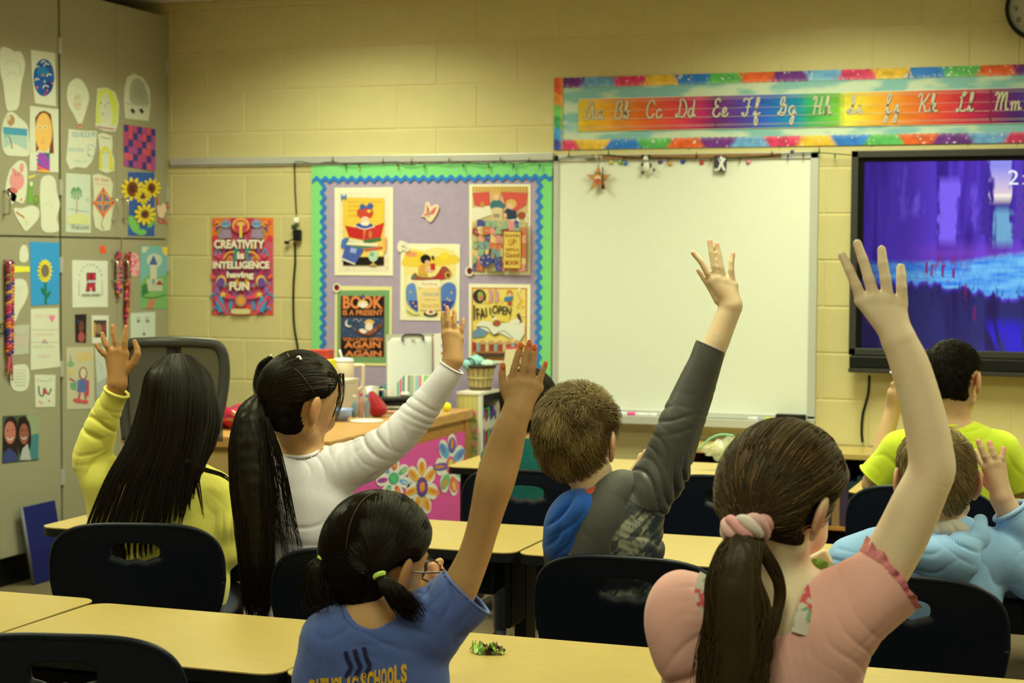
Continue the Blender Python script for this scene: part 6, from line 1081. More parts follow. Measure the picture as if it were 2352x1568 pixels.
p_ = at_y(1180, 905, -.034); t = thing('cream_folder', tuple(p_), 'cream folder with a red top edge leaning against the board behind the fingers', 'folder'); CB3 = lambda u, v: at_y(u, v, -.036); sheet(CB3, NY, [(1162, 797), (1192, 795), (1200, 905), (1148, 905)], C(226, 212, 146), 'cover', PRINT, t, th=.006, off=-.006); a = Art(CB3, NY, .0006); a.poly([(1163, 797), (1192, 795), (1192, 800), (1162, 802)], C(222, 80, 80)); a.build('red_edge', PRINT, t)
# ---- low wall bookcase under the television
xA_, xB_ = 2.30, 4.35; lb = thing('low_bookcase', ((xA_+xB_)/2, -.16, 0), 'low oak bookcase running along the wall under the television', 'bookcase')
box2('top', (xA_, -.31, .605), (xB_, -.014, .63), M_DTOP, lb, bev=.003)
for x in (xA_+.01, (xA_+xB_)/2, xB_-.03): box2('upright', (x, -.30, 0), (x+.02, -.016, .604), M_OAK, lb)
box2('shelf', (xA_+.03, -.29, .30), (xB_-.03, -.02, .315), M_OAK, lb); box2('base_board', (xA_+.03, -.29, .04), (xB_-.03, -.02, .055), M_OAK, lb); box2('back_panel', (xA_+.03, -.022, .06), (xB_-.03, -.016, .60), M_DARK, lb)
rg = random.Random(6); x = xA_+.035; k = 0; BC2 = [((150, 36, 30), 'dark red'), ((90, 60, 40), 'brown'), ((40, 60, 60), 'dark green'), ((170, 50, 40), 'scarlet'), ((60, 46, 60), 'plum'), ((140, 110, 60), 'tan'), ((36, 40, 60), 'navy')]
ORD = ['first', 'second', 'third', 'fourth', 'fifth', 'sixth', 'seventh', 'eighth', 'ninth', 'tenth', 'eleventh', 'twelfth', 'thirteenth', 'fourteenth', 'fifteenth', 'sixteenth', 'seventeenth', 'eighteenth', 'nineteenth', 'twentieth']
run = 0
while x < xB_-.08:
    if .44 < x-xA_ < .58 or x-xA_ > 1.02:
        if x-xA_ > 1.02: break
        x += .03; run = 0; continue
    w = rg.uniform(.018, .036); h = rg.uniform(.19, .25)
    if abs(x-(xA_+xB_)/2) < .045: x = (xA_+xB_)/2+.025
    c, cn = BC2[rg.randrange(7)]; o = box2('book', (x, -.275, .3155), (x+w-.001, -.10, .3155+h), mat('lb_%s' % cn.replace(' ', '_'), C(*c), rough=.6), bev=.0015)
    tag(o, '%s book, %s from the left in the %s run on the low bookcase' % (cn, ORD[min(run, 19)], 'left' if x-xA_ < .5 else 'right'), 'book', 'books in the low bookcase under the television'); x += w; k += 1; run += 1
# ---- zip bag with greens on the far desk
p = at_z(1645, 1070, .632); t = thing('plastic_bag', tuple(p), 'clear zip plastic bag holding green leaves, standing on the far desk', 'bag')
PB = lambda u, v, d: at_d(u, v, 6.72+d)
nu, nv = 26, 22; V = []
for sd in (1, -1):
    for j in range(nv):
        for i in range(nu):
            u = i/(nu-1); v = j/(nv-1); px = (1606+84*u)*(1-v)+(1640+52*u)*v-(14*(1-abs(2*u-1)))*0; py = (1034-36*u**.6*(1) )*(1-v)+(1052+22*min(1, u*1.5))*v; bulge = .035*math.sin(math.pi*u)*math.sin(math.pi*min(1, v*.95+.03))
            V.append(PB(px, py, sd*bulge)+np.array([0, 0, .004*math.sin(u*17+v*9)])+RGT*.004*math.sin(v*23+u*5))
NV = nu*nv; F = []
for s_ in (0, 1):
    for j in range(nv-1):
        for i in range(nu-1): b = s_*NV+j*nu+i; F.append([b, b+1, b+nu+1, b+nu] if s_ == 0 else [b+nu, b+nu+1, b+1, b])
link('film', mesh_np('film', V, F), mat('clear_film', (.85, .9, .82), rough=.08, spec=1., alpha=.32, bump=1.0, bscale=60), t)
tube('zip_seal', [PB(1608, 1030, 0), PB(1630, 1008, 0), PB(1655, 998, 0), PB(1685, 1000, 0)], .004, mat('zip_green', C(130, 190, 130), rough=.4), t, n=20)
LEAF = mat('lettuce', C(112, 150, 40), rough=.45, spec=.4, noise=.35, nscale=40, sss=.1); LEAF2 = mat('lettuce_light', C(170, 206, 90), rough=.45, noise=.25, nscale=40); LEAF3 = mat('lettuce_purple', C(84, 60, 40), rough=.5, noise=.3, nscale=60)
def leaf(name, c, R_, m, parent=None, seed=0, up=.012, sz=(1, 1)):
    rg = np.random.default_rng(seed); nr, na = 10, 36; V = [c+np.array([0, 0, up*.5])]; 
    for j in range(1, nr+1):
        for i in range(na):
            a_ = 2*math.pi*i/na; r = R_*j/nr*(1+.22*math.sin(3*a_+seed)+.12*math.sin(7*a_+seed*2)); z = up*(.5+.5*math.sin(3*a_+seed+j*.25)*(j/nr)**1.5+.28*math.sin(8*a_+seed)*(j/nr)**2)
            V.append(c+np.array([r*math.cos(a_)*sz[0], r*math.sin(a_)*sz[1], max(0.0008, z+up*.05)]))
    F = [[0, 1+i, 1+(i+1) % na] for i in range(na)]+[[1+(j-1)*na+i, 1+j*na+i, 1+j*na+(i+1) % na, 1+(j-1)*na+(i+1) % na] for j in range(1, nr) for i in range(na)]
    o = link(name, mesh_np(name, V, F), m, parent); return o
for k in range(3): leaf('leaf', at_d(1668+k*5, 1062-k*9, 6.72), .028, (LEAF, LEAF2)[k % 2], t, seed=k+20, up=.03)
# scrap of lettuce on near desk
p = at_z(1120, 1499, .6305); t = thing('lettuce_scrap', tuple(p), 'crumpled scrap of green and purple lettuce on the nearest desk', 'lettuce')
for k, (dx, dy, R_, m) in enumerate(((-.018, 0, .017, LEAF2), (.012, .005, .020, LEAF3), (.002, -.006, .018, LEAF), (.024, -.002, .012, LEAF2), (-.004, .012, .016, LEAF3), (-.028, .004, .010, LEAF2))): leaf('leaf', p+np.array([dx, dy, .001]), R_, m, t, seed=k, up=.011+.004*(k % 3))
# blue board leaning against the cabinet
A_, B_ = at_x(46, 1166, -.405), at_x(121, 1149, -.405); bl = at_z(78, 1326, .012); L_ = B_-A_
q0 = np.array([bl[0]+.06, A_[1]+.06, .002]); V = [A_, B_, q0+np.array([0, (B_-A_)[1], 0]), q0]; nn_ = np.cross(V[1]-V[0], V[3]-V[0]); nn_ /= np.linalg.norm(nn_); nn_ = nn_*np.sign(nn_[0])
M_BLUEB = mat('blue_board', C(24, 34, 92), rough=.6); t = thing('blue_board', tuple(q0), 'dark blue foam board leaning against the foot of the grey cabinet', 'board')
VV = V+[v+nn_*.012 for v in V]; link('panel', mesh_np('panel', VV, [[0, 1, 2, 3], [7, 6, 5, 4], [0, 4, 5, 1], [1, 5, 6, 2], [2, 6, 7, 3], [3, 7, 4, 0]], False), M_BLUEB, t)
tube('edge', [V[0]+nn_*.006, V[3]+nn_*.006+np.array([0, 0, .004])], .0075, mat('grey_edge', C(120, 120, 110)), t)
# ---- office chair with mesh back
OC = lambda u, v, d=0.: at_d(u, v, 5.95+d)
oc = thing('office_chair', tuple(np.array([.9, -2.45, 0])), 'office chair with a dark mesh back and rounded frame by the cabinets', 'office chair')
fr = [(292, 1010), (285, 940), (283, 860), (287, 810), (300, 790), (340, 786), (400, 785), (460, 787), (495, 792), (511, 812), (516, 850), (512, 900), (500, 960), (480, 1010), (400, 1022), (320, 1020), (292, 1010)]
FM = mat('chair_frame', C(62, 62, 50), rough=.4)
tube('back_frame', [OC(x, y, .04*((x-400)/120)**2-.0) for x, y in fr], .019, FM, oc, n=110, seg=10)
# mesh: woven strands
V = []; F = []; nu, nv = 64, 64
M_MESH = mat('chair_mesh', C(56, 54, 42), rough=.8, alpha=.85)
for j in range(24):
    for i in range(24):
        u = i/23; v = j/23; x = 290+222*u; y = 792+222*v; V.append(OC(x, y, .04*((x-400)/120)**2+.012*math.sin(math.pi*v)))
link('mesh_back', mesh_np('mesh_back', V, [[j*24+i, j*24+i+1, (j+1)*24+i+1, (j+1)*24+i] for j in range(23) for i in range(23)]), M_MESH, oc)
c_ = OC(400, 1000); ctr = np.array([c_[0]+.02, c_[1]+.14, 0])
box('lumbar_bar', tuple(OC(400, 930, .03)), (.05, .03, .45), M_BLACK, oc, bev=.01); box('seat', (ctr[0], ctr[1]+.1, .50), (.48, .46, .07), M_BLACK, oc, bev=.03); tube('column', [(ctr[0], ctr[1]+.1, .08), (ctr[0], ctr[1]+.1, .47)], .028, M_BLACK, oc, seg=14)
for k in range(5): a_ = 2*math.pi*k/5; e_ = np.array([ctr[0]+.28*math.cos(a_), ctr[1]+.1+.28*math.sin(a_), .07]); tube('base_arm', [(ctr[0], ctr[1]+.1, .10), e_], [.024, .016], M_BLACK, oc); V, F = ball(e_-[0, 0, .04], .028, 8, (.6, 1, 1)); link('caster', mesh_np('caster', V, F), M_BLACK, oc)
for s_ in (-1, 1): tube('armrest', [(ctr[0]+s_*.24, ctr[1]+.02, .50), (ctr[0]+s_*.28, ctr[1]+.02, .60), (ctr[0]+s_*.28, ctr[1]+.05, .70), (ctr[0]+s_*.28, ctr[1]+.28, .71)], .018, M_BLACK, oc, n=16)
# ================================================================== BODY TOOLS: signed distance shapes meshed as one surface
P = at_d
def nz(v): v = np.asarray(v, float); return v/(np.linalg.norm(v)+1e-12)
def mpp(D): return D/FPX
class Sdf:
    def __init__(s, vox): s.vox = vox; s.pr = []
    def cap(s, a, b, ra, rb=None, k=.012): s.pr.append(('c', np.asarray(a, float), np.asarray(b, float), ra, ra if rb is None else rb, k)); return s
    def chain(s, pts, rs, k=.012):
        for i in range(len(pts)-1): s.cap(pts[i], pts[i+1], rs[i], rs[i+1], k)
        return s
    def limb(s, pts, rs, n=None, k=.0006):
        n = n or len(pts)*4; P_ = spline(pts, n); r = np.interp(np.linspace(0, 1, n), np.linspace(0, 1, len(rs)), rs); r[1:-1] = (r[:-2]+2*r[1:-1]+r[2:])/4
        for i in range(n-1): s.cap(P_[i], P_[i+1], r[i], r[i+1], k if i else .012)
        return s
    def ell(s, c, r, M=None, k=.02): s.pr.append(('e', np.asarray(c, float), np.asarray(r, float), np.eye(3) if M is None else np.asarray(M, float), 0, k)); return s
    def cut(s, c, r, M=None, k=.004): s.pr.append(('x', np.asarray(c, float), np.asarray(r, float), np.eye(3) if M is None else np.asarray(M, float), 0, k)); return s
    def bounds(s, p):
        pad = p[5]+3.5*s.vox
        if p[0] == 'c': lo = np.minimum(p[1]-p[3], p[2]-p[4]); hi = np.maximum(p[1]+p[3], p[2]+p[4])
        else:
            e = np.sqrt(((p[3]*p[2][:, None])**2).sum(0)); lo, hi = p[1]-e, p[1]+e
        return lo-pad, hi+pad
    def mesh(s, disp=None, iters=1):
        B = [s.bounds(p) for p in s.pr]; lo = np.min([b[0] for b, p in zip(B, s.pr) if p[0] != 'x'], 0)-s.vox*2; hi = np.max([b[1] for b, p in zip(B, s.pr) if p[0] != 'x'], 0)+s.vox*2
        v = s.vox; n = np.ceil((hi-lo)/v).astype(int)+1; G = np.full(n, .5, np.float32)
        ax = [lo[i]+v*np.arange(n[i], dtype=np.float32) for i in range(3)]
        for p, (bl, bh) in zip(s.pr, B):
            i0 = np.clip(np.floor((bl-lo)/v).astype(int), 0, n-1); i1 = np.clip(np.ceil((bh-lo)/v).astype(int)+1, 1, n)
            if (i1 <= i0).any(): continue
            X = ax[0][i0[0]:i1[0], None, None]; Y = ax[1][None, i0[1]:i1[1], None]; Z = ax[2][None, None, i0[2]:i1[2]]
            sl = tuple(slice(i0[i], i1[i]) for i in range(3)); f = G[sl]; k = np.float32(max(p[5], 1e-4))
            if p[0] == 'c':
                a, b, ra, rb = p[1], p[2], p[3], p[4]; ba = b-a; L2 = max(float(ba@ba), 1e-9)
                t = np.clip(((X-a[0])*ba[0]+(Y-a[1])*ba[1]+(Z-a[2])*ba[2])/L2, 0, 1)
                d = np.sqrt((X-a[0]-ba[0]*t)**2+(Y-a[1]-ba[1]*t)**2+(Z-a[2]-ba[2]*t)**2)-(ra+(rb-ra)*t)
            else:
                c, r, M = p[1], p[2], p[3]; q = [M[i][0]*(X-c[0])+M[i][1]*(Y-c[1])+M[i][2]*(Z-c[2]) for i in range(3)]
                k0 = np.sqrt(sum((q[i]/r[i])**2 for i in range(3))); k1 = np.sqrt(sum((q[i]/r[i]**2)**2 for i in range(3)))+1e-6; d = k0*(k0-1)/k1
            d = d.astype(np.float32)
            if p[0] == 'x': h = np.clip(.5-.5*(f+d)/k, 0, 1); G[sl] = f*(1-h)-d*h+k*h*(1-h)
            else: h = np.clip(.5+.5*(f-d)/k, 0, 1); G[sl] = f*(1-h)+d*h-k*h*(1-h)
        G = np.clip(G, -3*v, 3*v); g = openvdb.FloatGrid(background=float(3*v)); g.copyFromArray(G, tolerance=0.0)
        V, Q = g.convertToQuads(0.0); V = V.astype(np.float64)*v+lo; Q = Q[:, ::-1].astype(np.int64)
        for _ in range(iters): V = relax(V, Q, .5)
        if disp is not None:
            N = vnorm(V, Q); V = V+N*disp(V, N)[:, None]
        return V, Q
def vnorm(V, Q):
    n = np.cross(V[Q[:, 2]]-V[Q[:, 0]], V[Q[:, 3]]-V[Q[:, 1]]); N = np.zeros_like(V)
    for i in range(4): np.add.at(N, Q[:, i], n) if False else None
    for c in range(3):
        for i in range(4): N[:, c] += np.bincount(Q[:, i], n[:, c], len(V))
    L = np.linalg.norm(N, axis=1)[:, None]; N = N/(L+1e-12)
    return N
def relax(V, Q, w):
    S = np.zeros_like(V); cnt = np.zeros(len(V))
    for i in range(4):
        j = (i+1) % 4
        for c in range(3): S[:, c] += np.bincount(Q[:, i], V[Q[:, j], c], len(V))+np.bincount(Q[:, j], V[Q[:, i], c], len(V))
        cnt += np.bincount(Q[:, i], minlength=len(V))+np.bincount(Q[:, j], minlength=len(V))
    return V*(1-w)+w*S/np.maximum(cnt, 1)[:, None]
def drop(V, Q, kill):
    keep = ~kill[Q].any(1); Q = Q[keep]; used = np.zeros(len(V), bool); used[Q.ravel()] = True; m = np.cumsum(used)-1; return V[used], m[Q]
def folds(fl, base=.0022, seed=0):
    """cloth relief: fl = [(centre, radius, direction across the folds, wavelength, amplitude)]"""
    def f(V, N):
        d = base*1.6*(fbm(V*7+seed, seed, 2)-.5)*2
        for i, (c, R_, dr, wl, am) in enumerate(fl):
            dr = nz(dr); r = np.linalg.norm(V-c, axis=1)/R_; w = np.exp(-1.6*r*r); m = w > .02
            if not m.any(): continue
            U_ = V[m]; t = (U_-c)@dr/(wl*1.25)+2.3*(fbm(U_*6+i*7.3, seed+i, 2)-.5)*2; rid = (1-np.abs(np.sin(math.pi*t)))**2.2; amp = np.clip(vnoise(U_*11+3*i, seed+i+5)*2-.4, 0, 1.3); d[m] += am*2.1*w[m]*(rid*1.5-.35)*amp
        return d
    return f
def cloth_mat(name, col, rough=.85, bump=.5, bscale=900, sheen=.25, **k): return mat(name, col, rough=rough, spec=.2, bump=bump, bscale=bscale, sheen=sheen, **k)
def cloth(name, S, m, parent, fl=(), base=.0022, seed=0, kill=None, iters=2, colfn=None):
    V, Q = S.mesh(folds(fl, base, seed), iters)
    if kill is not None: V, Q = drop(V, Q, kill(V))
    cols = colfn(V) if colfn else None
    return link(name, mesh_big(name, V, Q, True, cols), m, parent)
def limbframe(a, b): return nz(np.asarray(b)-np.asarray(a))
def hem_ring(name, c, axis, rx, r, m, parent, up=None, ry=None, n=28, wav=0.):
    axis = nz(axis); a = np.cross(axis, [0, 0, 1.] if abs(axis[2]) < .9 else [1., 0, 0]); a = nz(a); b = np.cross(axis, a); ry = ry or rx
    return tube(name, [c+a*rx*math.cos(t)+b*ry*math.sin(t)+axis*wav*math.sin(t*9) for t in np.linspace(0, 2*math.pi, n*2+1)], r, m, parent, seg=7)
# ---- head
def basis(fw, tilt_up=(0, 0, 1)):
    f = nz(fw); r = nz(np.cross(f, tilt_up)); u = np.cross(r, f); return r, f, u
class Head:
    def __init__(s, H, fw, up=(0, 0, 1), k=1.): s.H = np.asarray(H, float); s.r, s.f, s.u = basis(fw, up); s.k = k; s.M = np.array([s.r, s.f, s.u]); s.R = np.array([.0735, .090, .086])*k
    def w(s, x, y, z): return s.H+(s.r*x+s.f*y+s.u*z)*s.k
    def add(s, S, ears=(-1, 1)):
        S.ell(s.H, s.R, s.M, .02); S.ell(s.w(0, .022, -.052), np.array([.056, .066, .064])*s.k, s.M, .03); S.ell(s.w(0, .058, -.098), np.array([.028, .024, .018])*s.k, s.M, .025)
        for x in (-1, 1): S.ell(s.w(x*.034, .062, -.052), np.array([.022, .022, .022])*s.k, s.M, .02); S.cap(s.w(x*.055, .0, -.075), s.w(x*.03, .05, -.1), .016*s.k, .014*s.k, .02)
        S.cap(s.w(0, .083, -.012), s.w(0, .098, -.044), .006*s.k, .0095*s.k, .008); S.cap(s.w(-.010, .090, -.048), s.w(.010, .090, -.048), .006*s.k, .006*s.k, .006)
        S.cap(s.w(-.016, .078, -.072), s.w(.016, .078, -.072), .0062*s.k, .0062*s.k, .006); S.cap(s.w(-.030, .078, .004), s.w(.030, .078, .004), .009*s.k, .009*s.k, .012)
        for x in (-1, 1): S.cut(s.w(x*.029, .090, -.018), np.array([.014, .010, .010])*s.k, s.M, .008)
        for x in ears:
            M2 = np.array([s.r*math.cos(.38)-s.f*x*math.sin(.38)*-1, s.f*math.cos(.38)-s.r*x*math.sin(.38), s.u]); M2[0] = nz(M2[0]); M2[1] = nz(M2[1]-M2[0]*(M2[1]@M2[0]))
            S.ell(s.w(x*.083, -.010, -.022), np.array([.0075, .0190, .031])*s.k, M2, .004); S.ell(s.w(x*.079, -.004, -.048), np.array([.006, .010, .013])*s.k, M2, .004)
            S.cut(s.w(x*.093, .003, -.020), np.array([.0075, .010, .017])*s.k, M2, .004)
    def face(s, parent, skin):
        for x in (-1, 1):
            V, F = ball(s.w(x*.029, .0765, -.018), .0115*s.k, 10); n = np.array(V)-s.w(x*.029, .0765, -.018); d = (n@s.f)/(.0115*s.k); cols = np.where((d > .9)[:, None], np.array([.01, .006, .004]), np.where((d > .72)[:, None], np.array([.05, .028, .015]), np.array([.75, .72, .6])))
            link('eye', mesh_np('eye', V, F, True, cols), mat('eye_print', attr=True, rough=.1, spec=.5), parent)
            tube('eyebrow', [s.w(x*.016, .090, .004), s.w(x*.030, .089, .008), s.w(x*.044, .080, .004)], [.0018, .0025, .001], M_BROW, parent, n=8, seg=6)
        tube('mouth', [s.w(-.017, .082, -.073), s.w(-.007, .086, -.0725), s.w(.007, .086, -.0725), s.w(.017, .082, -.073)], [.001, .0024, .0024, .001], mat('lip', C(186, 96, 80), rough=.5), parent, n=10, seg=6)
M_BROW = mat('brow', (.02, .012, .008), rough=.8)
def hand(S, W, rw, knuckles, fingers, D, kr=1., k=.006, ex=.0010):
    """W = wrist point; knuckles = [(px,py,dD,r_px)]; fingers = [[(px,py,dD,r_px) ...]]; all at depth D (+dD metres)"""
    s = mpp(D); W = np.asarray(W)
    for (x, y, d, r) in knuckles: S.cap(W, P(x, y, D+d), rw*.80, r*s, .010)
    for a, b in zip(knuckles[:-1], knuckles[1:]): S.cap(P(a[0], a[1], D+a[2]), P(b[0], b[1], D+b[2]), a[3]*s*.9, b[3]*s*.9, .006); m = ((a[0]+b[0])/2, (a[1]+b[1])/2); 
    for f in fingers:
        for a, b in zip(f[:-1], f[1:]): S.cap(P(a[0], a[1], D+a[2]), P(b[0], b[1], D+b[2]), a[3]*s+ex, b[3]*s+ex*.9, k*.45)
def skin_cols(V, base, pink=(), dark=()):
    c = np.tile(np.array(base), (len(V), 1)); n = fbm(V*26, 5)[:, None]; c = c*(.93+.14*n)
    for (p, r, t, col) in pink:
        w = np.exp(-(np.linalg.norm(V-p, axis=1)/r)**2)[:, None]*t; c = c*(1-w)+np.array(col)*w
    return np.clip(c, .002, .9)
M_SKIN = mat('skin', attr=True, rough=.5, spec=.3, sss=.05, bump=.15, bscale=700)
def body(parent, S, base, pink=(), iters=1):
    V, Q = S.mesh(None, iters); return link('body', mesh_big('body', V, Q, True, skin_cols(V, base, pink)), M_SKIN, parent)
def torso(S, N, fw, hip, sw, inf=0., k=.045, r=None):
    rt, f, u0 = basis(fw); u = nz(np.asarray(N)-np.asarray(hip)); M = np.array([rt, np.cross(u, rt), u]); N = np.asarray(N, float); i = inf
    S.ell(N-u*.115-M[1]*-.0, [sw*.90+i, .080+i, .13+i], M, k); S.ell(N-u*.235, [sw*.80+i, .078+i, .14+i], M, k); S.ell(np.asarray(hip)+u*.05, [sw*.86+i, .092+i, .115+i], M, k)
    return rt, M[1], u
def legs(parent, hip, fw, sw, m, shoe, z=.425, kneel=.34, spread=.085):
    rt, f, u = basis([fw[0], fw[1], 0]); S = Sdf(.008); hip = np.array([hip[0], hip[1], 0.]); F_s = []
    S.cap(hip+rt*-.05+[0, 0, z+.045], hip+rt*.05+[0, 0, z+.045], .085, .085, .03)
    for s in (-1, 1):
        kn = hip+rt*s*spread+f*kneel+[0, 0, z]; an = hip+rt*s*spread+f*(kneel-.02)+[0, 0, .09]
        S.cap(hip+rt*s*.06+[0, 0, z+.01], kn, .060, .048, .02); S.cap(kn, an, .046, .036, .012)
        T = Sdf(.006); T.cap(an+[0, 0, -.035], an+f*.10+[0, 0, -.055], .034, .030, .01); T.cap(an+[0, 0, -.045]-f*.02, an+f*.02+[0, 0, -.05], .036, .034, .01); V, Q = T.mesh(None, 1); V[:, 2] = np.maximum(V[:, 2], .002); link('shoe', mesh_big('shoe', V, Q), shoe, parent)
    V, Q = S.mesh(folds([], .003, 3), 2); return link('trousers', mesh_big('trousers', V, Q), m, parent)
# ---- hair
def strand_mesh(name, P_, R_, cols, m, parent):
    """P_ (N,M,3) strand points, R_ (N,M) radii, cols (N,3)"""
    N, M = P_.shape[:2]; T = np.gradient(P_, axis=1); T /= np.linalg.norm(T, axis=2)[..., None]+1e-9
    A = np.cross(T, RGT*.3+np.array([.1, .2, .9])+FWD*.5); A /= np.linalg.norm(A, axis=2)[..., None]+1e-9; B = np.cross(T, A)
    V = np.empty((N, M, 3, 3), np.float32)
    for k in range(3): t = 2*math.pi*k/3; V[:, :, k] = P_+R_[..., None]*(math.cos(t)*A+math.sin(t)*B)
    V = V.reshape(-1, 3); i = np.arange(N)[:, None, None]; j = np.arange(M-1)[None, :, None]; k = np.arange(3)[None, None, :]; b = (i*M+j)*3
    Q = np.stack([b+k, b+(k+1) % 3, b+3+(k+1) % 3, b+3+k], -1).reshape(-1, 4); C_ = np.repeat(cols, M*3, 0)
    return link(name, mesh_big(name, V, Q, True, C_), m, parent)
def hair_mat(name, rough=.38, spec=.5):
    m = mat(name, attr=True, rough=rough, spec=spec); return m
def hair_cols(n, base, var=.35, tip=None, rg=None):
    r = RNG.uniform(1-var, 1+var, (n, 1))*np.ones((1, 3)); return np.clip(np.array(base)[None]*r, .0005, .9)
class HairCap:
    """hair shell over a Head: mask(q) > 0 where hair grows (q = unit direction in head axes x right, y front, z up)"""
    def __init__(s, hd, mask, th=.010, nlat=60, nlon=96, noise=.003, seed=1, low=.26):
        s.low = low; s.hd = hd; s.mask = mask; s.th = th; V = []; q = []
        for i in range(nlat+1):
            a = math.pi*i/nlat
            for j in range(nlon): b = 2*math.pi*j/nlon; q.append((math.sin(a)*math.cos(b), math.sin(a)*math.sin(b), math.cos(a)))
        s.q = np.array(q); s.V = s.surf(s.q)+0; i = np.arange(nlat*nlon); r, c = i//nlon, i % nlon; b = r*nlon+c; b2 = r*nlon+(c+1) % nlon
        n_ = fbm(s.q*5, seed); s.V = s.V+(s.V-hd.H)/np.linalg.norm(s.V-hd.H, axis=1)[:, None]*((n_-.5)*2*noise)[:, None]
        s.Q = np.stack([b, b+nlon, b2+nlon, b2], 1); s.m = mask(s.q)
    def surf(s, q, lift=0.):
        hd = s.hd; m = np.clip(s.mask(q)/.25, 0, 1); R_ = hd.R[None]+(s.th*np.sqrt(m)+lift)[:, None] if np.ndim(lift) else hd.R[None]+(s.th*np.sqrt(m)+lift)[:, None]
        p = q*R_; p[:, 2] *= 1+s.low*np.clip(-q[:, 2], 0, 1)*np.clip((.35-q[:, 1])/.5, 0, 1); return hd.H+p@hd.M
    def build(s, parent, base, m, name='hair'):
        m = hair_mat('hair_base', .9, .05); V, Q = drop(s.V, s.Q, s.m < -.02); return link(name, mesh_big(name, V, Q, True, np.clip(np.array(base)[None]*(.75+.5*fbm(V*60, 2))[:, None], 0, 1)), m, parent)
    def roots(s, n, extra=None):
        q = RNG.normal(size=(n*6, 3)); q /= np.linalg.norm(q, axis=1)[:, None]; k = s.mask(q) > .02
        if extra is not None: k &= extra(q)
        return q[k][:n]
    def flow(s, q, dirfn, steps, step, lift0=.001, lift1=.006, jit=.12):
        """walk along the shell"""
        n = len(q); out = np.empty((n, steps, 3)); qq = q.copy(); J = RNG.normal(0, jit, (n, 3))
        for i in range(steps):
            L = lift0+(lift1-lift0)*(i/(steps-1))**1.3; out[:, i] = s.surf(qq, np.full(n, 0.)+L+0*qq[:, 0])
            d = dirfn(qq)+J; d -= qq*(d*qq).sum(1)[:, None]; d /= np.linalg.norm(d, axis=1)[:, None]+1e-9; qq = qq+d*step/s.hd.R.mean(); qq /= np.linalg.norm(qq, axis=1)[:, None]
        return out, qq
def short_hair(parent, hd, mask, base, n=1500, length=.05, crown=(.1, -.5, .86), th=.012, m=None, swirl=.5, lift=.010, rad=.0010, jit=.22, steps=7, tipcol=None, var=.35):
    cp = HairCap(hd, mask, th*.8, noise=.003, low=.15); cp.build(parent, np.array(base)*.62, m); c = nz(crown)
    def dr(q): t = q-c; return t+swirl*np.cross(c, q)+np.array([0, 0, -.15])
    q = cp.roots(n); L = RNG.uniform(.6, 1.15, len(q))
    out, _ = cp.flow(q, dr, steps, length/steps, -.001, lift, jit)
    # clump: pull strands toward clump leaders
    lead = RNG.integers(0, len(q), max(20, len(q)//14)); dd = ((q[:, None]-q[lead][None])**2).sum(2).argmin(1); w = (np.linspace(0, 1, steps)**1.5*.55)[None, :, None]; tgt = out[lead][dd]; out = out*(1-w)+(tgt+(out[:, :1]-tgt[:, :1])*.45)*w
    R_ = rad*np.linspace(1, .35, steps)[None]*np.ones((len(q), 1)); nc = fbm(q*4, 8); cl = hair_cols(len(q), base, var)
    if tipcol is not None: t = np.clip((nc-.45)/.2, 0, 1)[:, None]; cl = cl*(1-t)+np.array(tipcol)*t*RNG.uniform(.7, 1.2, (len(q), 1))
    strand_mesh('hair_strands', out, R_, cl, m, parent)
    return cp
def tail(parent, pts, rad, base, m, n=500, core=True, M=22, thin=.0011, spread=1., flat=.75, wisp=.06, name='ponytail', wave=0., endvar=.25, var=.35):
    """hair hanging along a centre line (world points) with radius per point"""
    C0 = spline(pts, M); Rr = np.interp(np.linspace(0, 1, M), np.linspace(0, 1, len(rad)), rad); T = np.gradient(C0, axis=0); T /= np.linalg.norm(T, axis=1)[:, None]; A = RGT[None]-T*(T@RGT)[:, None]; A /= np.linalg.norm(A, axis=1)[:, None]; B = np.cross(T, A)
    if core:
        S = Sdf(.005); e = int(M*.80)
        for i in range(0, e-1): S.cap(C0[i], C0[i+1], max(.003, Rr[i]*.74*(1-.25*i/M)), max(.003, Rr[i+1]*.74*(1-.25*i/M)), .006)
        V, Q = S.mesh(lambda V, N: .0025*2*(vnoise(V*np.array([120, 120, 9.]), 4)-.5), 1); link(name, mesh_big(name, V, Q, True, np.tile(np.array(base)*.7, (len(V), 1))), m, parent)
    r = np.sqrt(RNG.uniform(.35, 1, n))*spread; th = RNG.uniform(0, 2*math.pi, n); L = 1-RNG.uniform(0, endvar, n); out = np.empty((n, M, 3)); ph = RNG.uniform(0, 6.28, n)
    for j in range(M):
        u = j/(M-1)*L; x = u*(M-1); i0 = np.clip(np.floor(x).astype(int), 0, M-2); f = (x-i0)[:, None]; c = C0[i0]*(1-f)+C0[i0+1]*f; a = A[i0]; b = B[i0]; rr = Rr[i0]*(1-f[:, 0])+Rr[i0+1]*f[:, 0]
        tw = th+.35*np.sin(u*5+ph)+.5*u; wz = 1+wisp*8*u**3*(np.abs(np.sin(ph*3))**6)
        out[:, j] = c+a*(rr*r*np.cos(tw)*wz)[:, None]+b*(rr*flat*r*np.sin(tw)*wz)[:, None]+a*(wave*np.sin(u*14+ph*.3))[:, None]*Rr.mean()
    strand_mesh(name+'_strands', out, thin*np.linspace(1, .45, M)[None]*np.ones((n, 1)), hair_cols(n, base, var), m, parent)
HB = (.010, .006, .003)   # near-black hair
M_HAIR = hair_mat('black_hair', .46, .22); M_HAIRB = hair_mat('brown_hair', .48, .3)
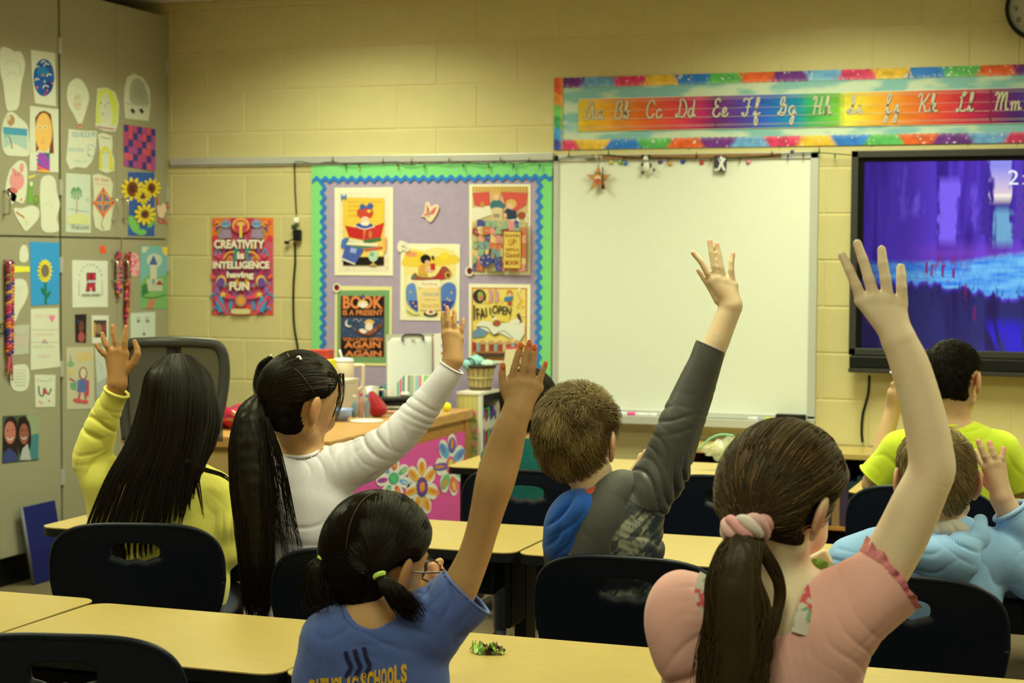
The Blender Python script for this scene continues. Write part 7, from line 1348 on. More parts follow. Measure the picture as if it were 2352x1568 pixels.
def mask_std(nape=-.55, front=.35, side=-.05, fz=.42, ear=.30):
    """hairline: front, temples above the ears, nape"""
    def f(q):
        x, y, z = q[:, 0], q[:, 1], q[:, 2]; back = z-nape+0*.3*np.maximum(0, y)      # above the nape line
        fr = np.where(y > -.05, z-(side+(fz-side)*np.clip((y+.05)/.75, 0, 1))+(.04*np.abs(x)), 9.)   # front half: rises from side to front hairline
        e = np.sqrt((np.abs(x)-.93)**2+(y+.06)**2+((z+.27)*.85)**2)-ear; return np.minimum(np.minimum(back, fr), np.minimum(e, 1.)*1.6)
    return f
def seat_person(name, label, hipxy, rz=0.):
    return thing('person', (hipxy[0], hipxy[1], 0), label, 'person', 'children in class')
M_JEAN = cloth_mat('jeans', C(40, 50, 76)); M_DARKP = cloth_mat('dark_trousers', C(30, 30, 34)); M_SHOE = mat('shoe_grey', C(90, 90, 90), rough=.6); M_SHOE2 = mat('shoe_dark', C(40, 40, 44), rough=.6)
# ================================================================== PEOPLE
from mathutils.bvhtree import BVHTree
def proj(V):
    d = V-CAM; z = d@FWD; return 1176+FPX*(d@RGT)/z, 784-FPX*(d@UPV)/z
def decal(parent, target, name, m, polys, off=.0015, base=.0):
    """print on cloth: 2D polygons (photo frame) carried onto the surface of the garment along the sight line"""
    me = target.data; vs = np.empty(len(me.vertices)*3, np.float32); me.vertices.foreach_get('co', vs); vs = vs.reshape(-1, 3).astype(float)
    tree = BVHTree.FromPolygons(vs.tolist(), [tuple(p.vertices) for p in me.polygons]); V = []; F = []; cc = []
    for (pts, faces, col) in polys:
        b = len(V)
        for (x, y) in pts:
            r = nz(ray(x, y)); h = tree.ray_cast(Vector(CAM), Vector(r)); q = np.array(h[0]) if h[0] is not None else CAM+r*3.1
            n_ = np.array(h[1]) if h[0] is not None else -r; n_ = n_ if n_@r < 0 else -n_; V.append(q+n_*off)
            cc.append(col)
        F += [[b+i for i in f] for f in faces]
    return link(name, mesh_np(name, V, F, False, np.array(cc)), m, parent)
def gridpoly(a, b, w, col, n=8):
    """thick stroke as small quads"""
    P0 = spline([a]+[b] if not isinstance(a, list) else a, n); T = np.gradient(P0, axis=0); T /= np.linalg.norm(T, axis=1)[:, None]; N = np.stack([-T[:, 1], T[:, 0]], 1)*w/2
    pts = [tuple(p) for q in zip(P0+N, P0-N) for p in q]; return (pts, [[2*i, 2*i+1, 2*i+3, 2*i+2] for i in range(len(P0)-1)], col)
AW = nz(FWD*[1, 1, 0])        # horizontally away from the camera
UZ = np.array([0, 0, 1.])
def sq(rt, up=0., yaw=0.): return nz(AW*math.cos(yaw)+RGT*math.sin(yaw)+UZ*up)
SK_LIGHT = C(240, 212, 152); SK_TAN = C(190, 146, 82); SK_MED = C(204, 164, 104); SK_PALE = C(218, 190, 130); PK = C(222, 120, 84)

# ------------------------------------------------------------------ 5: girl in the pink blouse
def girl_pink():
    D = 2.85; s = mpp(D); q = lambda x, y, d=0.: P(x, y, D+d)
    N = q(1778, 1400); hip = np.array([N[0]+.02, N[1]+.04, .47]); hip[:2] += AW[:2]*.02
    t = seat_person('person', 'girl in a pale pink puff-sleeved blouse with a brown ponytail, bare right arm raised high', hip)
    hd = Head(P(1798, 1120, D+.02), sq(0, -.34, .74), nz(UZ+RGT*.24), 1.12)
    S = Sdf(.0030); hd.add(S); S.chain([hd.w(0, -.035, -.05), q(1800, 1330, .01), q(1778, 1410)], [.047, .043, .052], .02)
    S.chain([q(1600, 1400), q(1790, 1405), q(1975, 1365)], [.045, .055, .045], .03); torso(S, N, sq(0, 0, .1), hip, .135)
    arm = [(1975, 1372, .01, 56), (2015, 1325, 0, 62), (2066, 1240, -.01, 60), (2102, 1165, -.02, 58), (2136, 1085, -.03, 51), (2135, 1020, -.03, 51), (2116, 930, -.03, 47.5), (2090, 840, -.03, 44.5), (2066, 783, -.03, 39)]
    S.limb([q(*a[:3]) for a in arm], [a[3]*s for a in arm])
    S.ell(q(2158, 1078, -.02), [.020, .024, .028], None, .02)
    hand(S, q(2064, 780, -.03), 37*s, [(1978, 690, .004, 15), (2006, 684, 0, 16.5), (2038, 688, 0, 16), (2068, 698, .003, 14.5)],
         [[(1980, 690, .004, 12.5), (1966, 655, 0, 10.8), (1950, 618, .0, 9.8), (1934, 586, .004, 8.4)], [(2008, 684, 0, 13), (1996, 640, -.003, 11.4), (1982, 596, 0, 10.2), (1969, 559, .006, 9)],
          [(2040, 688, 0, 13), (2034, 640, -.003, 11.2), (2028, 606, 0, 10.4), (2025, 573, .008, 9)], [(2072, 698, .003, 12.5), (2071, 660, 0, 10.8), (2070, 636, .004, 10), (2069, 614, .012, 9)],
          [(2035, 745, .01, 17), (2002, 712, .02, 13), (1974, 690, .03, 10), (1968, 668, .045, 8)]], D-.03)
    # left arm folded in front, hand at the mouth
    le = q(1560, 1650, .04); S.cap(q(1592, 1400), le, .040, .036, .01); S.cap(le, q(1800, 1380, .20), .034, .024, .01)
    lw = q(1810, 1345, .20)
    for (a, b, r) in (((1825, 1335, .19), (1868, 1332, .18), .011), ((1868, 1332, .18), (1892, 1345, .18), .009), ((1840, 1310, .20), (1880, 1312, .20), .010), ((1880, 1312, .20), (1897, 1322, .20), .008), ((1860, 1290, .22), (1893, 1272, .22), .009), ((1893, 1272, .22), (1906, 1292, .21), .008), ((1840, 1295, .21), (1872, 1282, .22), .010), ((1835, 1350, .2), (1880, 1362, .19), .011)): S.cap(q(*a), q(*b), r, r*.85, .004)
    S.cap(q(1800, 1380, .20), q(1840, 1325, .205), .024, .022, .01)
    pk = [(q(1934, 590, .0), .011, .55, C(212, 120, 84)), (q(1969, 563), .010, .4, C(216, 140, 90)), (q(1960, 640), .014, .3, C(206, 140, 90)), (hd.w(.080, -.016, -.03), .026, .8, C(186, 70, 34)), (hd.w(.05, .05, -.07), .03, .35, C(226, 130, 100)), (q(2100, 1078, -.06), .02, .2, C(200, 130, 90)), (q(1890, 1360, .18), .03, .4, C(206, 100, 80))]
    body(t, S, SK_LIGHT, pk); hd.face(t, None)
    # blouse
    B = Sdf(.0036); torso(B, N, sq(0, 0, .1), hip, .135, .016); B.chain([q(1600, 1405), q(1700, 1420), q(1850, 1415), q(1965, 1380)], [.058, .060, .060, .062], .03)
    B.ell(q(1563, 1425, .0), np.array([84, 84, 118])*s, np.array([nz(RGT), nz(AW), UZ]), .02); B.ell(q(1590, 1510, .01), np.array([78, 78, 105])*s, np.array([nz(RGT), nz(AW), UZ]), .03)
    B.cap(q(1950, 1400), q(2050, 1325, 0), 92*s, 90*s, .02); B.ell(q(1880, 1460, .01), [.085, .085, .09], None, .03)
    ax = nz(RGT*.80+UPV*.60); rc = q(2040, 1322)
    def kill(V):
        x, y = proj(V); a = (((x-1752)/104)**2+((y-1365)/104)**2 < 1); d = (V-rc)@ax; r = np.linalg.norm((V-rc)-d[:, None]*ax, axis=1); b = (d > .001) & (r < .095); return a | b
    fl = [(q(1615, 1390), .05, RGT*.25+UPV, .016, .0035), (q(1640, 1500), .08, RGT*.95-UPV*.4, .035, .006), (q(1560, 1560), .06, RGT, .05, .004), (q(1790, 1500), .07, RGT, .014, .003), (q(1700, 1480), .05, RGT, .015, .003), (q(1895, 1440), .07, RGT*.8+UPV*.6, .024, .0055), (q(2000, 1420), .07, RGT*.3-UPV, .05, .004), (q(1960, 1520), .08, RGT*.4-UPV, .05, .004)]
    pm = cloth_mat('pink_jersey', C(248, 180, 146), rough=.9, bump=.25)
    bl = cloth('blouse', B, pm, t, fl, .002, 5, kill, 2)
    # ruffled cuff
    a_ = nz(np.cross(ax, FWD)); b_ = nz(np.cross(ax, a_)); 
    for j, (rr, off, cl) in enumerate(((88*s, .003, C(222, 120, 110)), (92*s, .010, C(228, 140, 124)))):
        n = 220; V = []; 
        for i in range(n):
            t_ = 2*math.pi*i/n; wv = math.sin(t_*15+j)+.5*math.sin(t_*27+2)
            for m_, (dr, da) in enumerate(((-.005, -.010), (.0, .0), (.0045*wv+.003, .012+.002*math.sin(t_*9)))): V.append(rc+a_*(rr+dr)*math.cos(t_)+b_*(rr*.95+dr)*math.sin(t_)+ax*(da-.004+off*.3))
        Q = [[i*3+k, ((i+1) % n)*3+k, ((i+1) % n)*3+k+1, i*3+k+1] for i in range(n) for k in range(2)]; link('ruffle', mesh_big('ruffle', V, Q), cloth_mat('ruffle_%d' % j, cl), t)
    tube('neck_band', [q(x, y, d) for x, y, d in ((1640, 1408, -.045), (1672, 1440, -.06), (1715, 1464, -.066), (1765, 1472, -.068), (1812, 1462, -.064), (1845, 1440, -.05), (1868, 1405, -.03), (1885, 1368, .0))], .0045, pm, t, n=40)
    # floral under-straps
    def strap(pts, w):
        P0 = spline([q(*p_) for p_ in pts], 24); T = np.gradient(P0, axis=0); T /= np.linalg.norm(T, axis=1)[:, None]; A = np.cross(T, -FWD); A /= np.linalg.norm(A, axis=1)[:, None]; V = []
        for i in range(24):
            for u in np.linspace(-1, 1, 9): V.append(P0[i]+A[i]*u*w-FWD*.004*(1-u*u))
        V = np.array(V); Q = [[i*9+j, i*9+j+1, (i+1)*9+j+1, (i+1)*9+j] for i in range(23) for j in range(8)]; n1 = vnoise(V*95, 3); n2 = vnoise(V*120+7, 6); c = np.tile(np.array(C(216, 206, 164)), (len(V), 1)); c[n1 > .66] = C(214, 90, 84); c[n2 > .72] = C(140, 170, 120); return link('floral_strap', mesh_big('floral_strap', V, Q, True, c), mat('strap_print', attr=True, rough=.8), t)
    strap([(1628, 1322, -.035), (1618, 1350, -.050), (1622, 1380, -.058), (1640, 1412, -.060)], .016); strap([(1880, 1335, -.02), (1864, 1370, -.055), (1850, 1410, -.072), (1838, 1455, -.078)], .015)
    # hair
    base = (.050, .029, .012); mk = lambda q_: np.minimum(mask_std(-.80, side=-.06, ear=.24)(q_), 9); hc = HairCap(hd, mk, .020, noise=.004, seed=3, low=.18); hc.build(t, np.array(base)*.7, M_HAIRB)
    T = P(1712, 1212, D-.085); tq = (T-hd.H)@hd.M.T; tq = nz(tq)
    def dr(qq): return tq[None]-qq*1.0+np.array([0, 0, .0])
    r0 = hc.roots(2600); out, e = hc.flow(r0, dr, 18, .0095, -.002, .003, .05)
    # stop strands at the tie
    strand_mesh('hair_strands', out, .0013*np.ones((len(r0), 18)), hair_cols(len(r0), base, .5)*np.where(vnoise(r0*9, 3) > .66, 2.6, 1.)[:, None], M_HAIRB, t)
    tail(t, [T, P(1702, 1262, D-.12), P(1690, 1340, D-.13), P(1690, 1420, D-.125), P(1690, 1500, D-.12), P(1680, 1600, D-.12), P(1690, 1680, D-.11)], np.array([26, 44, 64, 76, 78, 72, 50])*s, base, M_HAIRB, 1300, thin=.0012, flat=.45, wisp=.05, endvar=.35, wave=.10)
    tail(t, [T, P(1745, 1250, D-.11), P(1778, 1310, D-.10), P(1792, 1370, D-.09), P(1778, 1440, D-.10), P(1750, 1500, D-.11)], np.array([14, 15, 14, 12, 9, 5])*s, base, M_HAIRB, 160, core=False, thin=.0011, flat=.7, name='side_lock', wave=.2)
    # scrunchie: twisted folds
    tx = nz(P(1700, 1262, D-.12)-T); A = nz(np.cross(tx, UZ)); Bv = np.cross(tx, A); its = []; cs = []
    for k in range(3):
        pts = [T+FWD*-.006+ (RGT*np.cos(u)*.029+UPV*np.sin(u)*.006-FWD*np.sin(u)*.026)+UPV*(.011*math.sin(3*u+k*2.09))+(RGT*np.cos(u)-FWD*np.sin(u))*.005*math.cos(3*u+k*2.09) for u in np.linspace(0, 2*math.pi, 60)]; its.append(tube_arr(pts, .0095+.0016*np.sin(np.linspace(0, 30, 60)+k), 10)); cs.append(C(*((226, 160, 140), (222, 206, 168), (224, 178, 150))[k]))
    join_parts('scrunchie', its, mat('scrunchie_print', attr=True, rough=.9, bump=.4, bscale=400), t, cols=cs)
    lf = thing('salad_leaf', tuple(q(1885, 1305, .19)), 'green salad leaf held up to the mouth of the girl in pink', 'leaf')
    for j, (cx, cy, ang, L, w) in enumerate(((1882, 1302, .35, .05, .014), (1862, 1332, -.1, .055, .012))):
        c = q(cx, cy, .185); a1 = nz(RGT*math.cos(ang)-UPV*math.sin(ang)); b1 = nz(UPV*math.cos(ang)+RGT*math.sin(ang)); V = []; m_ = 14
        for i in range(m_):
            u = i/(m_-1)*2-1
            for v_ in np.linspace(-1, 1, 7): V.append(c+a1*u*L*.5+b1*v_*w*(1-u*u)**.6-FWD*(.005*math.sin(u*8)*v_+.006*(1-v_*v_)))
        link('blade', mesh_np('blade', V, [[i*7+k, i*7+k+1, (i+1)*7+k+1, (i+1)*7+k] for i in range(m_-1) for k in range(6)]), LEAF, lf)
    legs(t, hip, AW, .13, M_JEAN, M_SHOE)
    return t
# ------------------------------------------------------------------ 3: girl in the blue tee
def girl_blue():
    D = 3.15; s = mpp(D); q = lambda x, y, d=0.: P(x, y, D+d)
    N = q(858, 1425); hip = np.array([N[0], N[1]+.05, .47])
    t = seat_person('person', 'girl in a blue lettered tee with two short black pigtails and glasses, bare arm raised', hip)
    hd = Head(q(866, 1260, .03), sq(0, -.22, .68), nz(UZ+RGT*.25), 1.12)
    S = Sdf(.0031); hd.add(S); S.chain([hd.w(0, -.03, -.05), q(862, 1380, .01), q(856, 1435)], [.045, .041, .05], .02)
    S.chain([q(760, 1462), q(860, 1440), q(985, 1425)], [.040, .050, .042], .03); torso(S, N, sq(0, 0, .15), hip, .125)
    arm = [(990, 1430, .01, 50), (1040, 1375, 0, 46), (1083, 1290, -.01, 37), (1105, 1225, -.02, 36), (1121, 1165, -.03, 39), (1137, 1105, -.04, 45), (1155, 1045, -.04, 43.5), (1172, 985, -.05, 37), (1187, 945, -.05, 31.5)]
    S.limb([q(*a[:3]) for a in arm], [a[3]*s for a in arm])
    hand(S, q(1188, 945, -.05), 31*s, [(1174, 882, .002, 13), (1196, 878, 0, 14), (1217, 880, 0, 13.5), (1236, 890, .003, 12)],
         [[(1174, 884, .002, 11), (1181, 846, -.002, 9.6), (1190, 812, 0, 8.6), (1197, 792, .003, 7.4)], [(1197, 880, 0, 11), (1204, 840, -.003, 9.8), (1211, 808, 0, 8.8), (1216, 786, .003, 7.6)],
          [(1218, 882, 0, 10.6), (1223, 844, -.003, 9.4), (1227, 816, 0, 8.4), (1229, 796, .003, 7.4)], [(1235, 892, .003, 10), (1242, 866, 0, 8.4), (1249, 846, 0, 7.6), (1253, 834, .003, 6.8)],
          [(1176, 925, .006, 16), (1158, 890, .006, 12.5), (1153, 860, .004, 9.8), (1155, 838, .004, 8)]], D-.05, k=.0025, ex=-.0006)
    # left hand in front of the chin
    le = q(735, 1640, .04); S.cap(q(752, 1465), le, .037, .032, .01); S.cap(le, q(975, 1370, .24), .030, .021, .01)
    for a, b, r in (((980, 1350, .24), (1000, 1310, .24), .016), ((1000, 1300, .24), (1010, 1290, .24), .010), ((1002, 1296, .235), (1016, 1312, .23), .008), ((996, 1300, .23), (1008, 1322, .225), .008), ((990, 1300, .225), (1000, 1322, .22), .008), ((1006, 1318, .23), (1000, 1324, .225), .007)): S.cap(q(*a), q(*b), r, r*.85, .004)
    OR = C(232, 110, 50); pk = [(q(x, y, -.055), .0085, .85, OR) for x, y in ((1196, 793), (1216, 787), (1229, 797), (1254, 835), (1155, 839))]+[(hd.w(.084, -.01, -.02), .02, .35, C(190, 80, 40)), (q(1006, 1312, .23), .018, .5, C(216, 96, 60))]
    body(t, S, SK_TAN, pk); hd.face(t, None)
    for x, y in ((1196, 792), (1216, 786), (1228, 796), (1254, 835), (1156, 839)):
        V, F = ball((0, 0, 0), 1, 8); V = np.array(V)*np.array([4.4*s, 4.4*s*.4, 6.5*s])*1.05; V = V@np.array([RGT, FWD, UPV]); link('nail', mesh_np('nail', V+q(x, y, -.050-.0085*(1 if x > 1160 else .9)*.75), F), mat('nail_orange', C(236, 130, 70), rough=.25), t)
    # tee
    B = Sdf(.0036); torso(B, N, sq(0, 0, .15), hip, .125, .018); B.chain([q(766, 1470), q(855, 1456), q(975, 1438)], [.054, .058, .060], .035); B.cap(q(765, 1480), q(742, 1560, .01), .056, .056, .02)
    B.cap(q(985, 1440), q(1068, 1362, -.005), .060, .058, .02)
    ax = nz(q(1088, 1280)-q(1040, 1390)); ax = nz(ax+RGT*.45); rc = q(1073, 1362, -.005)
    def kill(V):
        x, y = proj(V); a = (((x-850)/66)**2+((y-1385)/62)**2 < 1); d = (V-rc)@ax; r = np.linalg.norm((V-rc)-d[:, None]*ax, axis=1); lc = q(735, 1575, .01); d2 = (lc-V)@UZ; r2 = np.hypot(*(V-lc)[:, :2].T); return a | ((d > .0) & (r < .075)) | ((d2 > 0) & (r2 < .05) & (x < 700))
    fl = [(q(900, 1440), .07, RGT*.6+UPV*.8, .030, .009), (q(820, 1470), .08, UPV+RGT*.15, .040, .010), (q(960, 1380), .06, RGT*.8-UPV*.4, .028, .006), (q(1040, 1380), .06, ax*.4+RGT, .03, .007), (q(900, 1540), .08, RGT*.8+UPV*.5, .05, .008), (q(760, 1500), .06, RGT, .04, .006), (q(1010, 1500), .08, RGT, .05, .006)]
    tm = cloth_mat('blue_tee', C(84, 104, 146), rough=.9, bump=.35); tee = cloth('t_shirt', B, tm, t, fl, .0025, 9, kill, 2)
    hem_ring('sleeve_hem', rc, ax, 67*s*1.02, .0035, tm, t, ry=66*s)
    tube('collar', [q(x, y, d) for x, y, d in ((790, 1392, -.02), (800, 1420, -.045), (825, 1444, -.06), (857, 1452, -.065), (890, 1440, -.058), (915, 1412, -.03), (930, 1385, .0))], [.005, .0065, .007, .007, .007, .006, .005], tm, t, n=40)
    NV_ = C(34, 32, 62); YL = C(226, 176, 40); pl = []
    for dx in (0, 21, 42): pl.append(gridpoly([(794+dx, 1495-dx*.22), (800+dx, 1515-dx*.12), (807+dx, 1530-dx*.05), (801+dx, 1543), (796+dx, 1555)], None, 9.5, NV_, 16))
    for k, ch in enumerate('CATHOLIC'):
        V, F = text_polys(ch, 15 if ch != 'I' else 6, 42, bold=.05); pl.append(([(716+k*14.3+x, 1600-k*1.0-y) for x, y in V], F, YL))
    for k, ch in enumerate('SCHOOLS'):
        V, F = text_polys(ch, 14, 44, bold=.05); pl.append(([(836+k*15.2+x, 1588-k*3.4-y) for x, y in V], F, YL))
    decal(t, tee, 'lettering', mat('tee_print', attr=True, rough=.7), pl, .0022)
    # hair with a centre parting drawn into two bunches
    base = HB; hc = HairCap(hd, mask_std(-.93, side=-.10), .013, noise=.002, seed=5)
    TL, TR = P(744, 1284, D-.02), P(872, 1322, D-.085); bl = nz((TL-hd.H)@hd.M.T); br = nz((TR-hd.H)@hd.M.T)
    px_part = lambda qq: (proj(hc.surf(qq))[0], proj(hc.surf(qq))[1])
    def side(qq):
        x, y = px_part(qq); line = np.interp(y, [1128, 1146, 1175, 1208, 1255, 1320], [872, 836, 815, 802, 796, 800]); back = (hc.surf(qq)-hd.H)@FWD < .04; return np.where(back, x > line, qq[:, 0]*1.0 > -.05)
    hc.build(t, np.array(base)*.8, M_HAIR)
    r0 = hc.roots(3000); sd = side(r0); tg = np.where(sd[:, None], br[None], bl[None])
    out, e = hc.flow(r0, lambda qq: tg-qq, 18, .0085, -.001, .0022, .035)
    strand_mesh('hair_strands', out, .0011*np.ones((len(r0), 18)), hair_cols(len(r0), base, .5), M_HAIR, t)
    # parting: a line of scalp
    pts = []
    for x, y in ((874, 1127), (850, 1136), (832, 1150), (815, 1175), (803, 1207), (797, 1240), (795, 1262)):
        r = nz(ray(x, y)); oc_ = CAM-hd.H; Mx = hd.M/(hd.R+.0158)[:, None]; o_, d_ = Mx@oc_, Mx@r; A_ = d_@d_; B_ = o_@d_; Cc = o_@o_-1; di = B_*B_-A_*Cc
        pts.append(CAM+r*((-B_-math.sqrt(max(di, 0)))/A_))
    tube('parting', pts, [.0004, .0007, .0008, .0007, .0006, .0004, .0002], mat('scalp', C(100, 72, 44), rough=.6), t, n=40)
    tail(t, [TR, P(892, 1345, D-.10), P(915, 1372, D-.095), P(940, 1398, D-.08), P(960, 1420, D-.07)], np.array([10, 20, 26, 26, 18])*s, base, M_HAIR, 420, thin=.001, flat=.8, name='pigtail', M=14, endvar=.45, wisp=.15)
    tail(t, [TL, P(728, 1300, D-.03), P(722, 1335, D-.03), P(730, 1372, D-.03), P(745, 1405, D-.03)], np.array([9, 20, 28, 30, 22])*s, base, M_HAIR, 420, thin=.001, flat=.8, name='pigtail', M=14, endvar=.45, wisp=.15)
    # lower back hair between the bunches
    EL = mat('neon_band', C(206, 240, 90), rough=.6)
    hem_ring('hair_band', TR-UPV*.0+FWD*-.004, nz(P(892, 1345, D-.10)-TR)*.6-UPV*.6, 11.5*s, .0032, EL, t); hem_ring('hair_band', TR+UPV*.003-FWD*.004, nz(P(892, 1345, D-.10)-TR)*.6-UPV*.6, 11.5*s, .0030, EL, t); hem_ring('hair_band', TL-FWD*.004, nz(-UPV-RGT*.6), 12*s, .0032, EL, t)
    # glasses
    GM = mat('glasses_frame', C(70, 44, 26), rough=.2, spec=.6); GL = mat('lens', (1, 1, 1), rough=.02, alpha=.15, spec=.6)
    for sx in (-1, 1):
        cx = sx*.033; ring = [hd.w(cx+.026*math.copysign(abs(math.cos(u))**.6, math.cos(u)), .104-.004*abs(math.cos(u)), -.018+.018*math.copysign(abs(math.sin(u))**.6, math.sin(u))) for u in np.linspace(0, 2*math.pi, 41)]
        tube('lens_rim', ring, .0020, GM, t, seg=6); link('lens', mesh_np('lens', ring[:-1], [list(range(40))], False), GL, t)
        tube('temple', [hd.w(sx*.060, .100, -.008), hd.w(sx*.076, .092, -.008), hd.w(sx*.080, .04, -.012), hd.w(sx*.083, .0, -.014), hd.w(sx*.082, -.020, -.022), hd.w(sx*.078, -.034, -.046)], [.0024, .0024, .0018, .0016, .0014, .0012], GM, t, n=30, seg=6)
    tube('nose_bridge', [hd.w(-.008, .105, -.014), hd.w(0, .108, -.010), hd.w(.008, .105, -.014)], .0018, GM, t, n=8, seg=6)
    legs(t, hip, AW, .12, M_JEAN, M_SHOE)
# ------------------------------------------------------------------ 4: boy in the grey jacket
def boy_grey():
    D = 4.25; s = mpp(D); q = lambda x, y, d=0.: P(x, y, D+d)
    N = q(1385, 1150); hip = np.array([N[0]+.0, N[1]+.02, .47])
    t = seat_person('person', 'boy with light brown hair in a dark grey hooded jacket, sleeve raised against the whiteboard', hip)
    hd = Head(q(1326, 990, .02), sq(0, .02, .42), nz(UZ+RGT*.02), 1.16)
    S = Sdf(.0036); hd.add(S); S.chain([hd.w(0, -.03, -.05), q(1358, 1095, .01), q(1372, 1160)], [.052, .047, .055], .02)
    S.chain([q(1315, 1195, .01), q(1385, 1165), q(1490, 1140)], [.036, .050, .036], .03); torso(S, N, sq(0, 0, .1), hip, .13)
    arm = [(1495, 1140, 0, 42), (1528, 1068, 0, 34), (1564, 975, -.01, 31), (1596, 898, -.01, 30), (1640, 800, -.02, 29), (1660, 750, -.02, 27.5), (1676, 712, -.02, 26)]
    S.limb([q(*a[:3]) for a in arm], [a[3]*s for a in arm])
    hand(S, q(1679, 700, -.02), 27*s, [(1634, 645, .002, 10.5), (1646, 640, 0, 11.5), (1664, 646, 0, 11.5), (1684, 655, .003, 11)],
         [[(1635, 645, .002, 9), (1626, 628, -.001, 8.2), (1610, 600, 0, 7.2), (1592, 580, .003, 6.2)], [(1646, 640, 0, 9), (1640, 612, -.003, 7.6), (1634, 580, 0, 7), (1630, 553, .004, 6.2)],
          [(1663, 646, 0, 9), (1656, 616, -.003, 7.8), (1651, 586, .001, 7), (1646, 560, .005, 6.2)], [(1682, 652, .003, 8.4), (1679, 622, 0, 7.4), (1680, 602, .002, 6.8), (1683, 583, .006, 6)],
          [(1652, 690, .004, 12), (1634, 662, .012, 9), (1618, 640, .016, 7), (1603, 620, .02, 5)]], D-.02, k=.0025, ex=.0002)
    S.cap(q(1318, 1200, .02), q(1305, 1330, .1), .034, .032, .01); S.cap(q(1305, 1330, .1), q(1450, 1110, .16), .034, .022, .01)
    for a, b, r in (((1455, 1090, .14), (1478, 1052, .12), .016), ((1472, 1060, .11), (1484, 1038, .10), .010), ((1480, 1062, .10), (1494, 1040, .09), .009), ((1466, 1068, .11), (1472, 1046, .11), .009), ((1486, 1070, .09), (1500, 1052, .08), .009)): S.cap(q(*a), q(*b), r, r*.85, .004)
    pk = [(q(x, y, -.02), .009, .55, C(206, 120, 70)) for x, y in ((1592, 580), (1630, 553), (1646, 560), (1683, 583))]+[(hd.w(.084, -.01, -.02), .022, .85, C(206, 74, 36)), (hd.w(-.08, 0, -.02), .02, .6, C(206, 110, 60)), (q(1660, 680, -.03), .03, .30, C(150, 90, 40)), (q(1480, 1050, .1), .02, .4, C(230, 150, 90))]  # brown spot paints shade onto the back of the raised hand
    body(t, S, SK_PALE, pk); hd.face(t, None)
    jm = mat('jacket_satin', attr=True, rough=.42, spec=.4, bump=.2, bscale=500)
    B = Sdf(.004); torso(B, N, sq(0, 0, .1), hip, .14, .022); B.chain([q(1325, 1205, .01), q(1395, 1180), q(1478, 1150)], [.048, .058, .062], .035); B.cap(q(1318, 1205, .02), q(1305, 1330, .08), .045, .045, .02); B.cap(q(1305, 1330, .08), q(1420, 1180, .16), .045, .036, .02)
    sl = [(1490, 1130, 0, 62), (1528, 1070, 0, 57), (1560, 985, -.01, 51), (1588, 915, -.01, 46), (1606, 868, -.015, 41), (1619, 835, -.02, 37), (1632, 795, -.02, 35.5)]
    B.limb([q(*a[:3]) for a in sl], [a[3]*s for a in sl])
    ax = nz(q(1660, 750, -.02)-q(1606, 868, -.015)); rc = q(1632, 797, -.02)
    def kill(V):
        x, y = proj(V); d = (V-rc)@ax; r = np.linalg.norm((V-rc)-d[:, None]*ax, axis=1); return ((d > 0) & (r < .06)) | (((x-1368)/48)**2+((y-1122)/38)**2 < 1)
    fl = [(q(1606, 880), .035, ax, .020, .010), (q(1590, 925), .05, ax-RGT*.3, .024, .015), (q(1565, 985), .05, ax-RGT*.5, .026, .016), (q(1530, 1035), .05, ax+RGT*.6, .024, .014), (q(1475, 1110), .06, RGT+UPV*.2, .022, .013), (q(1530, 1130), .06, RGT, .03, .010), (q(1560, 1100), .07, RGT*1.-UPV*.1, .03, .008), (q(1500, 1230), .08, RGT+UPV, .03, .006), (q(1620, 820), .02, ax, .05, .0005)]
    G1 = np.array(C(70, 70, 56)); G2 = np.array(C(34, 42, 46)); G3 = np.array(C(130, 130, 96))
    def cf(V):
        x, y = proj(V); c = np.tile(G1, (len(V), 1)); seam = np.interp(x, [1420, 1437, 1480, 1520, 1565], [1120, 1142, 1168, 1186, 1196]); low = (y > seam) & (x > 1300) & (x < 1600); u = (V@RGT*.75+V[:, 2]*.66); v_ = (V@RGT*.66-V[:, 2]*.75)
        st = (vnoise(np.stack([u*30, v_*150, u*0], 1), 4)); n = fbm(np.stack([V@RGT*22, V[:, 2]*22, V@FWD*10], 1), 7); wv = (np.sin(u*1400)*np.sin(v_*1400) > -.2); tw = np.clip((n-.42)/.22, 0, 1)*np.where(st > .45, 1, .15)*np.where(wv, 1, .45)
        cc = G2[None]*(.55+.4*n[:, None])*(1-tw[:, None])+G3[None]*tw[:, None]; c[low] = cc[low]; ed = low & (y < seam+4); c[ed] = np.array(C(26, 28, 28)); return c
    jk = cloth('jacket', B, jm, t, fl, .002, 11, kill, 2, cf)
    hem_ring('cuff_edge', rc, ax, 34*s, .003, cloth_mat('grey_rib', C(74, 76, 64), rough=.6), t)
    pts = [q(x, y, d) for x, y, d in ((1614, 800, -.035), (1600, 832, -.05)) ]
    a_ = nz(np.cross(ax, FWD)); b_ = np.cross(ax, a_); r2 = q(1607, 866, -.015); tube('cuff_seam', [r2+a_*.0425*math.cos(u)+b_*.0425*math.sin(u) for u in np.linspace(0, 2*math.pi, 50)], .0016, M_BLACK, t, seg=6)
    # hood: folded grey band and blue lining
    H1 = Sdf(.0035); H1.limb([q(1452, 1100, .01), q(1425, 1112, -.03), q(1398, 1150, -.045), q(1378, 1210, -.050), q(1358, 1290, -.04), q(1350, 1370, -.02)], [.020, .036, .050, .058, .060, .058], k=.004)
    cloth('hood', H1, cloth_mat('hood_grey', C(72, 70, 56), rough=.5), t, [(q(1390, 1220, -.08), .10, RGT, .06, .003)], .0015, 4)
